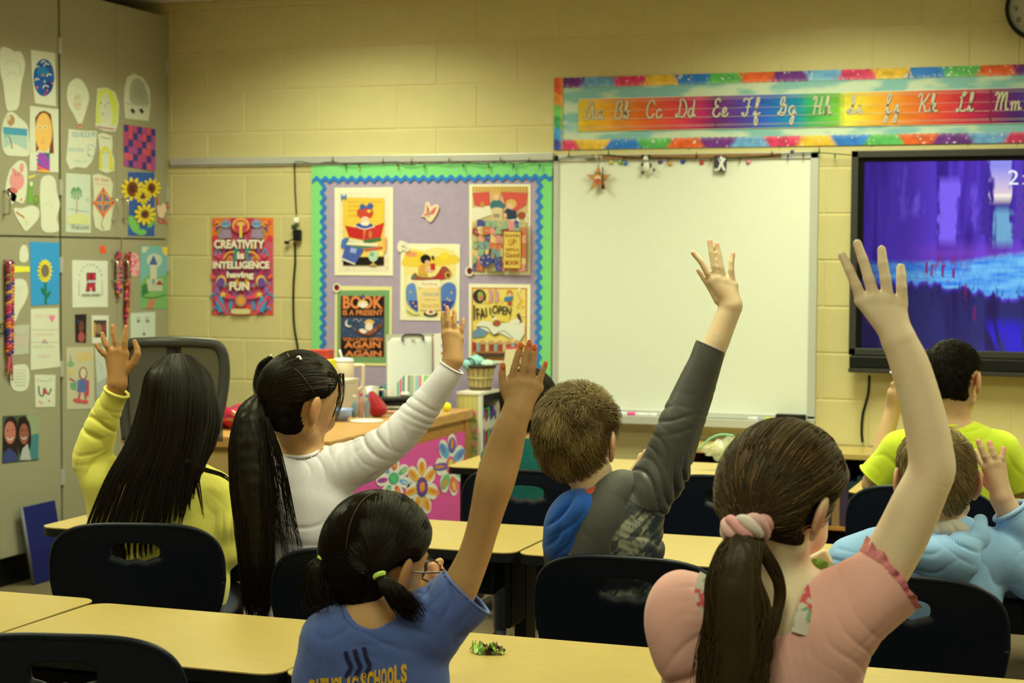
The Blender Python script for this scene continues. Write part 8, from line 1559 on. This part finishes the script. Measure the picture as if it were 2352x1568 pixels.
    H2 = Sdf(.0035); Mh = np.array([nz(RGT-UPV*.3), nz(AW), nz(UPV+RGT*.3)]); H2.ell(q(1306, 1205, -.03), np.array([56, 48, 78])*s, Mh, .02); H2.ell(q(1345, 1168, -.045), np.array([46, 40, 42])*s, None, .03); H2.ell(q(1298, 1256, -.02), np.array([52, 40, 44])*s, None, .02); H2.ell(q(1330, 1285, .01), np.array([54, 40, 60])*s, None, .03)
    cloth('hood_lining', H2, cloth_mat('blue_mesh', C(26, 88, 156), rough=.6, bump=.6, bscale=1400), t, [(q(1300, 1170, -.08), .06, RGT*.8-UPV*.6, .030, .007), (q(1300, 1240, -.07), .05, RGT-UPV*.4, .04, .005)], .002, 8)
    tube('orange_collar', [q(x, y, d) for x, y, d in ((1312, 1148, -.02), (1330, 1142, -.05), (1355, 1134, -.055), (1378, 1122, -.05), (1395, 1106, -.035), (1405, 1092, -.01))], [.010, .013, .014, .013, .011, .008], cloth_mat('orange_tee', C(206, 84, 56)), t, n=24)
    base = (.135, .088, .038); hc = short_hair(t, hd, mask_std(-.93, side=-.12, fz=.40, ear=.34), base, 5200, .045, (.35, -.45, .82), .018, M_HAIRB, .8, .016, .00085, .5, 9, tipcol=(.36, .26, .11), var=.55)
    legs(t, hip, AW, .13, M_DARKP, M_SHOE2)
# ------------------------------------------------------------------ 2: girl in white
def girl_white():
    D = 4.44; s = mpp(D); q = lambda x, y, d=0.: P(x, y, D+d)
    N = q(692, 1062); hip = np.array([N[0]-.02, N[1]+.0, .47])
    t = seat_person('person', 'girl in a white long-sleeved top with a long straight black ponytail and small gold earring', hip)
    hd = Head(q(688, 902, -.02), sq(0, -.16, .82), nz(UZ+RGT*.22), 1.12)
    S = Sdf(.0036); hd.add(S); S.chain([hd.w(0, -.03, -.05), q(690, 1010, .0), q(690, 1070)], [.050, .044, .052], .02)
    S.chain([q(602, 1095), q(690, 1078), q(785, 1068)], [.040, .052, .042], .03); torso(S, N, sq(0, 0, .1), hip, .13)
    arm = [(790, 1075, 0, 42), (860, 1035, 0, 34), (935, 985, -.01, 30), (985, 925, -.02, 27), (1020, 865, -.03, 23), (1040, 828, -.03, 21)]
    S.limb([q(*a[:3]) for a in arm], [a[3]*s for a in arm])
    hand(S, q(1040, 826, -.03), 24*s, [(1023, 768, .003, 9.5), (1031, 764, 0, 10.5), (1044, 767, 0, 10.5), (1056, 776, .003, 9.5)],
         [[(1023, 768, .005, 8.2), (1019, 745, .006, 7.2), (1017, 730, .008, 6.6), (1018, 718, .01, 6)], [(1031, 762, 0, 8.4), (1029, 738, -.003, 7.4), (1028, 718, .001, 6.8), (1027, 705, .004, 6)],
          [(1044, 765, 0, 8.2), (1043, 742, -.003, 7.2), (1044, 727, .001, 6.6), (1044, 714, .005, 5.8)], [(1056, 776, .003, 7.8), (1060, 757, 0, 6.8), (1063, 744, .002, 6.2), (1064, 733, .006, 5.6)],
          [(1050, 800, .012, 11), (1054, 775, .022, 8), (1053, 757, .028, 7), (1051, 748, .03, 5.5)]], D-.03, k=.0025, ex=-.0011)
    S.cap(q(605, 1100), q(600, 1260, .05), .037, .033, .01); S.cap(q(600, 1260, .05), q(690, 1240, .28), .032, .022, .01)
    S.cap(q(690, 1240, .28), q(715, 1235, .36), .020, .014, .01)
    pk = [(q(x, y, -.035), .010, .5, C(196, 110, 70)) for x, y in ((1027, 706), (1044, 716), (1064, 735))]+[(hd.w(.084, -.01, -.02), .02, .5, C(206, 120, 66)), (hd.w(.05, .05, -.05), .03, .3, C(196, 116, 76))]
    body(t, S, SK_TAN, pk); hd.face(t, None)
    B = Sdf(.004); torso(B, N, sq(0, 0, .1), hip, .13, .018); B.chain([q(612, 1105), q(690, 1090), q(775, 1075)], [.052, .058, .060], .035); B.cap(q(612, 1105), q(600, 1260, .05), .05, .044, .02); B.cap(q(600, 1260, .05), q(680, 1240, .26), .042, .03, .02)
    sl = [(775, 1080, 0, 56), (845, 1050, 0, 50), (905, 1008, -.005, 44), (950, 962, -.01, 42), (990, 912, -.02, 36), (1020, 870, -.03, 31), (1038, 842, -.03, 29)]
    B.limb([q(*a[:3]) for a in sl], [a[3]*s for a in sl])
    ax = nz(q(1040, 826, -.03)-q(1000, 895, -.02)); rc = q(1037, 843, -.03)
    def kill(V):
        x, y = proj(V); d = (V-rc)@ax; r = np.linalg.norm((V-rc)-d[:, None]*ax, axis=1); return ((d > 0) & (r < .06)) | (((x-690)/52)**2+((y-1018)/36)**2 < 1)
    fl = [(q(860, 1030), .05, ax, .024, .010), (q(915, 990), .05, ax*.8+RGT*.4, .024, .010), (q(965, 945), .05, ax, .018, .006), (q(1010, 880), .04, ax, .018, .004), (q(790, 1050), .06, RGT*.9-UPV*.3, .034, .009), (q(740, 1070), .06, RGT+UPV*.4, .035, .008), (q(840, 1110), .05, RGT*.6-UPV, .03, .007), (q(700, 1180), .1, UPV+RGT*.3, .05, .006), (q(630, 1350), .08, UPV, .045, .012)]
    wm = cloth_mat('white_knit', C(222, 216, 196), rough=.9, bump=.25); cloth('long_sleeve_top', B, wm, t, fl, .0025, 13, kill, 2)
    hem_ring('sleeve_hem', rc, ax, 29*s, .0028, wm, t); tube('neckline', [q(x, y, d) for x, y, d in ((640, 1040, -.02), (662, 1048, -.05), (690, 1050, -.06), (718, 1044, -.05), (740, 1030, -.01))], .005, wm, t, n=20)
    base = HB; hc = HairCap(hd, mask_std(-.88, side=-.10), .012, noise=.002, seed=8); hc.build(t, np.array(base)*.8, M_HAIR)
    T = P(598, 912, D-.07); tq = nz((T-hd.H)@hd.M.T); r0 = hc.roots(2400); out, e = hc.flow(r0, lambda qq: tq-qq, 18, .0085, -.001, .0025, .04)
    strand_mesh('hair_strands', out, .0012*np.ones((len(r0), 18)), hair_cols(len(r0), base, .5), M_HAIR, t)
    tail(t, [T, P(577, 950, D-.10), P(572, 1020, D-.12), P(578, 1110, D-.13), P(585, 1200, D-.13), P(590, 1290, D-.13), P(592, 1370, D-.12), P(590, 1425, D-.12)], np.array([16, 34, 46, 50, 46, 40, 34, 22])*s, base, M_HAIR, 1200, thin=.0011, flat=.6, endvar=.22, wisp=.03)
    tail(t, [P(605, 960, D-.12), P(625, 1040, D-.13), P(642, 1120, D-.125), P(655, 1200, D-.115), P(668, 1265, D-.10), P(672, 1300, D-.10)], np.array([12, 22, 24, 26, 26, 20])*s, base, M_HAIR, 150, core=False, thin=.0009, flat=.6, name='loose_strands', endvar=.6, wisp=.3)
    tail(t, [hd.w(.045, .070, .062), hd.w(.066, .066, .020), hd.w(.074, .058, -.025), hd.w(.070, .050, -.065)], [.008, .010, .009, .005], base, M_HAIR, 45, core=False, thin=.0006, name='fringe', M=12, endvar=.5)
    tail(t, [P(626, 822, D-.02), P(604, 840, D-.02), P(594, 872, D-.03), P(592, 905, D-.06)], np.array([8, 12, 12, 9])*s, base, M_HAIR, 160, core=False, thin=.0009, name='side_lock', M=12)
    WBm = mat('white_elastic', C(226, 230, 205), rough=.4); hem_ring('hair_tie', T+RGT*.002-UPV*.004-FWD*.006, nz(UPV*.6+RGT*.5), .0150, .0040, M_BLACK, t)
    def onhead(x, y, lift=.016):
        r = nz(ray(x, y)); Mx = hd.M/(hd.R+lift)[:, None]; o_, d_ = Mx@(CAM-hd.H), Mx@r; A_ = d_@d_; B_ = o_@d_; Cc = o_@o_-1; return CAM+r*((-B_-math.sqrt(max(B_*B_-A_*Cc, 0)))/A_)
    tube('elastic', [onhead(682, 821), onhead(688, 819, .019), onhead(691, 826, .018)], .0030, WBm, t, n=10); tube('elastic', [onhead(620, 818), onhead(625, 815, .018)], .0026, WBm, t, n=6)
    tube('parting', [onhead(677, 846, .0145), onhead(693, 862, .0145), onhead(708, 882, .0145), onhead(722, 903, .0145)], [.0012, .0016, .0012, .0006], mat('scalp2', C(64, 54, 38), rough=.6), t, n=20); tube('parting', [onhead(660, 812, .0145), onhead(664, 820, .0145)], .002, mat('scalp'), t, n=6)
    ear = hd.w(.084, -.006, -.058); GD = mat('gold', C(220, 160, 80), rough=.25, metal=.9); tube('earring', [ear+RGT*.006*math.cos(u)*.6+UPV*.006*math.sin(u)-UPV*.004-FWD*.001 for u in np.linspace(0, 6.283, 16)], .0011, GD, t, seg=6); V, F = ball(ear-UPV*.011, .0028, 7); link('earring', mesh_np('earring', V, F), GD, t)
    legs(t, hip, AW, .12, M_JEAN, M_SHOE)
# ------------------------------------------------------------------ 1: girl in yellow
def girl_yellow():
    D = 4.86; s = mpp(D); q = lambda x, y, d=0.: P(x, y, D+d)
    N = q(400, 1078); hip = np.array([N[0]+.0, N[1]+.02, .47])
    t = seat_person('person', 'girl in a yellow sweatshirt with long loose black hair, left hand up by the cabinets', hip)
    hd = Head(q(408, 905, -.01), sq(0, .0, .15), nz(UZ-RGT*.05), 1.02)
    S = Sdf(.0038); hd.add(S); S.chain([hd.w(0, -.03, -.05), q(402, 1020), q(400, 1085)], [.048, .043, .05], .02); S.chain([q(305, 1120), q(400, 1095), q(495, 1120)], [.042, .052, .042], .03); torso(S, N, sq(0, 0, .05), hip, .14)
    arm = [(300, 1125, 0, 40), (255, 1090, .02, 34), (216, 1052, .02, 30), (236, 985, 0, 23), (258, 915, -.02, 20), (268, 884, -.03, 20)]
    S.limb([q(*a[:3]) for a in arm], [a[3]*s for a in arm])
    hand(S, q(270, 880, -.03), 23*s, [(249, 817, .003, 9), (258, 808, 0, 10), (272, 806, 0, 10.5), (287, 812, .002, 10.5)],
         [[(249, 817, .003, 8), (238, 812, 0, 6.8), (229, 803, 0, 6), (221, 791, .003, 5.2)], [(256, 808, 0, 8), (246, 795, -.003, 7), (238, 780, 0, 6.2), (235, 766, .004, 5.4)],
          [(270, 805, 0, 8.2), (265, 785, -.003, 7), (261, 766, 0, 6.4), (259, 749, .004, 5.6)], [(285, 810, 0, 8.2), (286, 786, -.003, 7.2), (288, 768, 0, 6.6), (290, 751, .004, 5.8)],
          [(290, 850, .003, 12), (307, 832, 0, 9.5), (316, 812, -.004, 7.8), (315, 800, 0, 7.2), (309, 784, .002, 5.8)]], D-.03, k=.003, ex=.0002)
    S.cap(q(498, 1125), q(520, 1260, .03), .038, .034, .01); S.cap(q(520, 1260, .03), q(500, 1240, .3), .033, .022, .01); S.cap(q(500, 1240, .3), q(490, 1238, .38), .02, .014, .01)
    pk = [(q(x, y, -.035), .009, .4, C(200, 110, 66)) for x, y in ((221, 791), (235, 766), (259, 749), (290, 751), (309, 784))]
    body(t, S, C(182, 132, 66), pk); hd.face(t, None)
    B = Sdf(.0042); torso(B, N, sq(0, 0, .05), hip, .14, .024); B.chain([q(305, 1135), q(400, 1115), q(488, 1132)], [.058, .062, .060], .035)
    B.chain([q(492, 1135), q(512, 1200, .01), q(515, 1262, .03)], [.058, .054, .05], .02); B.cap(q(515, 1262, .03), q(500, 1240, .28), .048, .034, .02)
    sl = [(300, 1140, 0, 56), (256, 1108, .02, 52), (213, 1062, .02, 45), (222, 1010, .01, 41), (240, 958, 0, 34), (257, 920, -.015, 28.5), (269, 896, -.025, 27)]
    B.limb([q(*a[:3]) for a in sl], [a[3]*s for a in sl])
    B.cap(q(235, 1120), q(250, 1200), .05, .06, .04)
    ax = nz(q(270, 880, -.03)-q(245, 945, -.01)); rc = q(269, 897, -.025)
    def kill(V): d = (V-rc)@ax; r = np.linalg.norm((V-rc)-d[:, None]*ax, axis=1); return (d > 0) & (r < .055)
    fl = [(q(245, 940), .04, ax, .020, .008), (q(228, 985), .05, ax+RGT*.3, .026, .010), (q(215, 1030), .05, ax-RGT*.5, .028, .011), (q(235, 1080), .05, RGT-UPV*.5, .03, .010), (q(270, 1120), .06, RGT, .035, .008), (q(480, 1130), .06, RGT+UPV*.4, .03, .007), (q(510, 1200), .05, RGT, .03, .007), (q(440, 1150), .08, RGT*.3+UPV, .05, .006)]
    ym = cloth_mat('yellow_fleece', C(226, 218, 84), rough=.9, bump=.3); cloth('sweatshirt', B, ym, t, fl, .0028, 17, kill, 2); hem_ring('cuff', rc-ax*.004, ax, 27.5*s, .005, ym, t)
    base = HB; hc = HairCap(hd, mask_std(-.90, side=-.45, fz=.40, ear=-.5), .008, noise=.001, seed=9); hc.build(t, np.array(base)*.8, M_HAIR)
    G = [[(364, 826), (334, 860), (320, 920), (292, 1010), (242, 1100), (196, 1212), (188, 1240)], [(376, 818), (346, 862), (336, 930), (315, 1020), (272, 1108), (232, 1222), (228, 1270)], [(392, 813), (368, 865), (362, 935), (346, 1025), (308, 1115), (275, 1235), (275, 1290)], [(402, 812), (392, 870), (390, 940), (378, 1025), (345, 1115), (318, 1240), (318, 1290)], [(412, 812), (418, 870), (416, 940), (406, 1020), (380, 1105), (358, 1215), (355, 1270)], [(422, 813), (445, 868), (446, 935), (438, 1010), (415, 1090), (402, 1185), (398, 1210)], [(437, 816), (466, 865), (476, 925), (472, 990), (450, 1070), (436, 1150), (440, 1200)], [(450, 824), (482, 860), (497, 915), (504, 965), (494, 1020), (470, 1065), (462, 1095)]]
    dep = [[.0, .0, -.03, -.07, -.10, -.12, -.13], [-.03, -.09, -.105, -.12, -.13, -.14, -.14], [-.05, -.115, -.125, -.13, -.14, -.15, -.145], [-.045, -.105, -.13, -.14, -.145, -.15, -.145], [-.045, -.105, -.13, -.14, -.145, -.15, -.145], [-.04, -.09, -.12, -.13, -.14, -.145, -.14], [-.02, -.05, -.08, -.10, -.12, -.13, -.13], [.0, .0, -.02, -.04, -.06, -.07, -.07]]
    GP = np.array([spline([q(x, y, d) for (x, y), d in zip(g, dd)], 26) for g, dd in zip(G, dep)])   # 8 x 26 x 3
    # solid under-layer, shorter than the strands
    V = []; e = 16; nn = 40
    for sd in (0, 1):
        for j in range(e):
            row = spline(GP[:, j], nn); V += list(row+FWD*(.012+.010*sd))
    NV = e*nn; Q = []
    for j in range(e-1):
        for i in range(nn-1): b = j*nn+i; Q += [[b, b+nn, b+nn+1, b+1], [NV+b, NV+b+1, NV+b+nn+1, NV+b+nn]]
    link('hair_underlayer', mesh_big('hair_underlayer', V, Q, True, np.tile(np.array(base)*.7, (len(V), 1))), M_HAIR, t)
    n = 2300; u = RNG.uniform(0, 6.999, n); cl = np.round(u*3.2+RNG.normal(0, .2, n))/3.2; wl = RNG.uniform(.5, 1., n); i0 = np.floor(u).astype(int); M = 26
    L = RNG.uniform(.76, 1.0, n)*(1-.10*(u > 4.3)); fr = RNG.uniform(.0, .012, n); out = np.empty((n, M, 3)); ph = RNG.uniform(0, 6.28, n)
    for j in range(M):
        v = j/(M-1); uu = np.clip(u*(1-wl*v**1.5)+cl*wl*v**1.5, 0, 6.999); i1 = np.floor(uu).astype(int); f = (uu-i1)[:, None]; x = v*L*(M-1); k = np.clip(np.floor(x).astype(int), 0, M-2); g = (x-k)[:, None]
        p_ = (GP[i1, k]*(1-g)+GP[i1, k+1]*g)*(1-f)+(GP[i1+1, k]*(1-g)+GP[i1+1, k+1]*g)*f; out[:, j] = p_+FWD[None]*(fr[:, None])+RGT[None]*(.003*np.sin(ph+v*5))[:, None]*v-UPV[None]*0
    strand_mesh('hair_strands', out, .0013*np.linspace(1, .4, M)[None]*np.ones((n, 1)), hair_cols(n, base, .6), M_HAIR, t)
    tail(t, [q(412, 1040, -.11), q(430, 1060, -.13), q(470, 1078, -.11), q(510, 1090, -.09), q(538, 1112, -.06)], [.010, .009, .007, .006, .003], base, M_HAIR, 70, core=False, thin=.001, name='side_lock', M=16)
    tail(t, [q(470, 980, -.09), q(450, 1050, -.12), q(436, 1110, -.13), q(420, 1170, -.13), q(412, 1210, -.13)], [.012, .012, .010, .008, .004], base, M_HAIR, 90, core=False, thin=.0011, name='loose_strands', M=16, endvar=.4); tail(t, [q(455, 1000, -.1), q(448, 1060, -.125), q(458, 1130, -.125), q(468, 1195, -.11)], [.01, .008, .005, .002], base, M_HAIR, 30, core=False, thin=.0009, name='loose_strands', M=16, endvar=.4)
    legs(t, hip, AW, .12, M_JEAN, M_SHOE)
# ------------------------------------------------------------------ 8: boy in the light blue hoodie
def boy_hoodie():
    D = 4.10; s = mpp(D); q = lambda x, y, d=0.: P(x, y, D+d)
    N = q(2150, 1215); hip = np.array([N[0]+.0, N[1]+.02, .47])
    t = seat_person('person', 'boy in a light blue hoodie with short sandy hair, hand up beside his ear', hip)
    hd = Head(q(2150, 1082, .0), sq(0, -.05, .05), UZ, 1.12)
    S = Sdf(.0036); hd.add(S); S.chain([hd.w(0, -.03, -.05), q(2152, 1180), q(2150, 1230)], [.052, .046, .052], .02); S.chain([q(2010, 1260), q(2150, 1240), q(2290, 1260)], [.044, .055, .044], .03); torso(S, N, sq(0, 0, 0), hip, .15)
    arm = [(2300, 1265, 0, 46), (2400, 1330, .02, 40), (2420, 1330, .0, 38), (2350, 1230, 0, 33), (2318, 1175, 0, 28), (2302, 1148, .0, 26)]
    S.limb([q(*a[:3]) for a in arm], [a[3]*s for a in arm])
    hand(S, q(2301, 1142), 26*s, [(2266, 1075, .004, 11), (2272, 1066, 0, 11.5), (2287, 1064, 0, 11.5), (2301, 1070, .003, 10.5)],
         [[(2266, 1075, .01, 9), (2256, 1062, .02, 7.6), (2246, 1050, .03, 7), (2240, 1036, .035, 6)], [(2271, 1066, 0, 9), (2262, 1048, -.003, 8), (2254, 1028, 0, 7.2), (2248, 1014, .004, 6.4)],
          [(2287, 1064, 0, 9), (2283, 1046, -.003, 8), (2277, 1030, 0, 7.2), (2273, 1017, .004, 6.4)], [(2300, 1068, .003, 8.4), (2302, 1052, 0, 7.2), (2304, 1040, .002, 6.6), (2305, 1030, .005, 6)],
          [(2275, 1115, .006, 12), (2258, 1100, .02, 9.5), (2248, 1090, .03, 8), (2242, 1078, .04, 6.5)]], D, k=.004)
    S.cap(q(2005, 1265), q(1930, 1330, .02), .042, .038, .01); S.cap(q(1930, 1330, .02), q(1950, 1330, .26), .036, .024, .01); S.cap(q(1950, 1330, .26), q(1965, 1328, .34), .02, .014, .01)
    pk = [(q(x, y), .009, .6, C(200, 106, 76)) for x, y in ((2248, 1014), (2273, 1017), (2305, 1032))]+[(hd.w(x*.084, -.01, -.02), .022, .8, C(206, 96, 60)) for x in (-1, 1)]
    body(t, S, C(204, 168, 116), pk); hd.face(t, None)
    B = Sdf(.0042); torso(B, N, sq(0, 0, 0), hip, .15, .028); B.chain([q(2010, 1275), q(2150, 1262), q(2290, 1275)], [.060, .066, .060], .04); B.chain([q(2010, 1275), q(1960, 1290, .01), q(1925, 1335, .03)], [.060, .056, .052], .02); B.cap(q(1925, 1335, .03), q(1950, 1330, .26), .05, .036, .02); B.chain([q(2295, 1278), q(2370, 1320, .01), q(2410, 1335, .02)], [.060, .056, .052], .02)
    B.chain([q(2410, 1335, .02), q(2375, 1265, .0), q(2335, 1200, .0), q(2316, 1168)], [.052, .048, .044, .040], .01)
    ax = nz(q(2302, 1148)-q(2340, 1208)); rc = q(2317, 1168)
    def kill(V):
        x, y = proj(V); d = (V-rc)@ax; r = np.linalg.norm((V-rc)-d[:, None]*ax, axis=1); return ((d > 0) & (r < .07)) | (((x-2152)/48)**2+((y-1190)/30)**2 < 1)
    fl = [(q(2230, 1320), .08, UPV+RGT*.3, .035, .008), (q(2120, 1330), .09, UPV+RGT*.2, .04, .007), (q(2330, 1310), .06, UPV-RGT*.5, .03, .009), (q(1990, 1270), .07, RGT+UPV*.5, .035, .008), (q(1930, 1270), .06, RGT*.8+UPV, .03, .007), (q(2345, 1215), .05, ax, .02, .006)]
    hm = cloth_mat('sky_fleece', C(140, 180, 196), rough=.9, bump=.3); cloth('hoodie', B, hm, t, fl, .0028, 19, kill, 2); hem_ring('cuff', rc-ax*.006, ax, .0405, .006, hm, t)
    H1 = Sdf(.0036); H1.chain([q(2252, 1196, .0), q(2245, 1235, -.05), q(2210, 1258, -.085), q(2160, 1272, -.10), q(2110, 1268, -.09), q(2075, 1245, -.06), q(2062, 1210, -.0)], [.018, .026, .032, .036, .034, .028, .018], .02); H1.ell(q(2165, 1290, -.075), [.085, .045, .05], None, .03)
    cloth('hood', H1, hm, t, [(q(2200, 1250, -.1), .05, UPV+RGT*.5, .03, .004), (q(2140, 1280, -.1), .06, UPV, .04, .003)], .002, 6); H3 = Sdf(.0036); H3.ell(q(2165, 1214, -.045), [.060, .035, .026], None, .02)
    cloth('hood_lining', H3, cloth_mat('oat_lining', C(186, 178, 140)), t, [(q(2180, 1205, -.08), .05, RGT+UPV*.6, .035, .002)], .002, 2)
    for dx in (-3, 3): tube('hood_seam', [q(2200+dx, 1240, -.118), q(2203+dx, 1262, -.126), q(2202+dx, 1290, -.125), q(2204+dx, 1330, -.112)], .0016, hm, t, n=14, seg=6)
    base = (.21, .145, .068); short_hair(t, hd, mask_std(-.93, side=-.12, fz=.42, ear=.34), base, 4200, .040, (.25, -.55, .72), .014, M_HAIRB, 1.1, .006, .00085, .14, 8, tipcol=(.34, .25, .12), var=.45)
    legs(t, hip, AW, .13, cloth_mat('blue_trousers', C(70, 110, 150)), M_SHOE2)
# ------------------------------------------------------------------ 7: boy in lime
def boy_lime():
    D = 5.74; s = mpp(D); q = lambda x, y, d=0.: P(x, y, D+d)
    N = q(2182, 985); hip = np.array([N[0]+.0, N[1]+.0, .47])
    t = seat_person('person', 'boy with short black hair in a bright lime green tee, sitting just below the television', hip)
    hd = Head(q(2186, 856), sq(0, 0, .62), UZ, 1.16)
    S = Sdf(.0042); hd.add(S); S.chain([hd.w(0, -.03, -.05), q(2190, 945), q(2182, 1000)], [.056, .052, .06], .02); S.chain([q(2070, 1020), q(2182, 1000), q(2295, 1020)], [.046, .058, .046], .03); torso(S, N, sq(0, 0, 0), hip, .165)
    S.cap(q(2066, 1025), q(2005, 1110, .05), .042, .036, .01); S.cap(q(2005, 1110, .05), q(2052, 935, .12), .034, .026, .01); S.cap(q(2052, 935, .12), q(2056, 905, .10), .026, .028, .01)
    for k, (x, y) in enumerate(((2050, 882), (2058, 876), (2066, 876), (2074, 880))): S.cap(q(2054+k*5, 905, .10), q(x, y, .09), .010, .008, .004)
    S.cap(q(2298, 1025), q(2350, 1120, .05), .042, .036, .01); S.cap(q(2350, 1120, .05), q(2300, 1130, .30), .034, .024, .01); S.cap(q(2300, 1130, .30), q(2288, 1128, .38), .02, .014, .01)
    body(t, S, SK_MED, [(hd.w(.084, -.01, -.02), .022, .7, C(210, 110, 60))]); hd.face(t, None)
    B = Sdf(.0048); torso(B, N, sq(0, 0, 0), hip, .165, .024); B.chain([q(2075, 1035), q(2182, 1018), q(2290, 1035)], [.062, .066, .062], .04); B.cap(q(2068, 1040), q(2010, 1100, .03), .064, .060, .03); B.cap(q(2298, 1040), q(2345, 1110, .03), .064, .060, .03)
    a1 = nz(q(2005, 1112, .04)-q(2068, 1040)); r1 = q(2008, 1098, .03); a2 = nz(q(2350, 1122, .04)-q(2298, 1040)); r2 = q(2348, 1108, .03)
    def kill(V): x, y = proj(V); return (((V-r1)@a1 > 0) & (np.linalg.norm(V-r1, axis=1) < .085)) | (((V-r2)@a2 > 0) & (np.linalg.norm(V-r2, axis=1) < .085)) | (((x-2188)/38)**2+((y-962)/22)**2 < 1)
    lm_ = cloth_mat('lime_tee', C(206, 222, 44), rough=.9, bump=.2); cloth('t_shirt', B, lm_, t, [(q(2070, 1070), .07, RGT, .04, .009), (q(2240, 1020), .08, UPV-RGT*.6, .04, .006), (q(2290, 1070), .08, RGT, .04, .008), (q(2120, 1080), .08, RGT+UPV*.3, .05, .007)], .003, 23, kill, 2); hem_ring('sleeve_hem', r1-a1*.003, a1, .060, .003, lm_, t)
    tube('neckline', [q(x, y, d) for x, y, d in ((2150, 965, -.01), (2165, 975, -.05), (2186, 979, -.062), (2208, 974, -.05), (2224, 962, -.01))], .006, lm_, t, n=20)
    short_hair(t, hd, mask_std(-.90, side=-.10, fz=.42, ear=.34), (.012, .009, .006), 2400, .022, (.1, -.5, .8), .013, M_HAIR, .5, .004, .0010, .15, 6, var=.4)
    legs(t, hip, AW, .13, M_DARKP, M_SHOE2)
# ------------------------------------------------------------------ 6: child in green
def child_green():
    D = 6.08; s = mpp(D); q = lambda x, y, d=0.: P(x, y, D+d)
    N = q(1212, 1010); hip = np.array([N[0]+.0, N[1]+.0, .47])
    t = seat_person('person', 'child in a dark green long-sleeved top with chin-length brown hair, beyond the raised hand', hip)
    hd = Head(q(1214, 915), sq(0, -.05, .1), UZ, 1.10)
    S = Sdf(.0046); hd.add(S); S.chain([hd.w(0, -.03, -.05), q(1213, 985), q(1212, 1020)], [.048, .044, .05], .02); S.chain([q(1140, 1040), q(1212, 1025), q(1284, 1040)], [.040, .05, .040], .03); torso(S, N, sq(0, 0, 0), hip, .13)
    for a, b in ((1135, 1118), (1290, 1306)): S.cap(q(a, 1045), q(b, 1110, .04), .038, .034, .01); S.cap(q(b, 1110, .04), q(a*.6+1212*.4, 1105, .28), .034, .022, .01); S.cap(q(a*.6+1212*.4, 1105, .28), q(a*.5+1212*.5, 1104, .35), .02, .014, .01)
    body(t, S, SK_MED, ()); hd.face(t, None)
    B = Sdf(.005); torso(B, N, sq(0, 0, 0), hip, .13, .02); B.chain([q(1143, 1048), q(1212, 1036), q(1281, 1048)], [.050, .056, .050], .035)
    for a, b in ((1138, 1122), (1287, 1302)): B.cap(q(a, 1052), q(b, 1112, .04), .050, .046, .02); B.cap(q(b, 1112, .04), q(a*.6+1212*.4, 1105, .27), .044, .03, .02)
    gm = cloth_mat('green_knit', C(20, 96, 78), rough=.9, bump=.3); cloth('long_sleeve_top', B, gm, t, [(q(1150, 1060), .07, UPV+RGT*.4, .035, .008), (q(1230, 1070), .09, UPV, .04, .006)], .003, 29, None, 2); hem_ring('collar', q(1212, 1010, .0), UZ+AW*.2, .052, .006, gm, t)
    base = (.030, .018, .010); hc = HairCap(hd, mask_std(-.92, side=-.5, fz=.4, ear=-.5), .016, noise=.003, seed=11); hc.build(t, np.array(base)*.8, M_HAIRB); r0 = hc.roots(1500); c_ = nz((0, -.2, 1.)); out, e = hc.flow(r0, lambda qq: qq-c_+np.array([0, 0, -.8]), 12, .008, -.001, .006, .06)
    strand_mesh('hair_strands', out, .0014*np.ones((len(r0), 12)), hair_cols(len(r0), base, .5), M_HAIRB, t)
    tail(t, [hd.w(-.06, -.03, -.02), hd.w(-.068, -.02, -.07), hd.w(-.06, -.01, -.12)], [.025, .026, .014], base, M_HAIRB, 160, name='side_hair', M=8); tail(t, [hd.w(.06, -.03, -.02), hd.w(.068, -.02, -.07), hd.w(.06, -.01, -.12)], [.025, .026, .014], base, M_HAIRB, 160, name='side_hair', M=8)
    legs(t, hip, AW, .12, M_DARKP, M_SHOE2)
for fn in (girl_pink, girl_blue, boy_grey, girl_white, girl_yellow, boy_hoodie, boy_lime, child_green): fn()
# ================================================================== final pass: origins and parent inverses
def finalize():
    tops = [o for o in bpy.data.objects if o.parent is None]
    for o in tops:
        if o.get('rel'): continue
        if o.type == 'EMPTY':
            inv = Matrix.LocRotScale(o.location, o.rotation_euler, None).inverted()
            for ch in o.children:
                ch.matrix_parent_inverse = inv
        elif o.type == 'MESH' and o.data.users == 1 and o.location.length < 1e-9 and o.get('kind') != 'structure':
            n = len(o.data.vertices)
            if not n: continue
            v = np.empty(n*3, np.float32); o.data.vertices.foreach_get('co', v); v = v.reshape(-1, 3)
            c = Vector(((v[:, 0].min()+v[:, 0].max())/2, (v[:, 1].min()+v[:, 1].max())/2, v[:, 2].min()))
            c = Vector(tuple(map(float, c)))
            o.data.transform(Matrix.Translation(-c)); o.location = c
            for ch in o.children: ch.matrix_parent_inverse = Matrix.Translation(-c)
for o in list(bpy.data.objects):
    if 'rel' in o: pass
finalize()
for o in bpy.data.objects:
    if 'rel' in o: del o['rel']
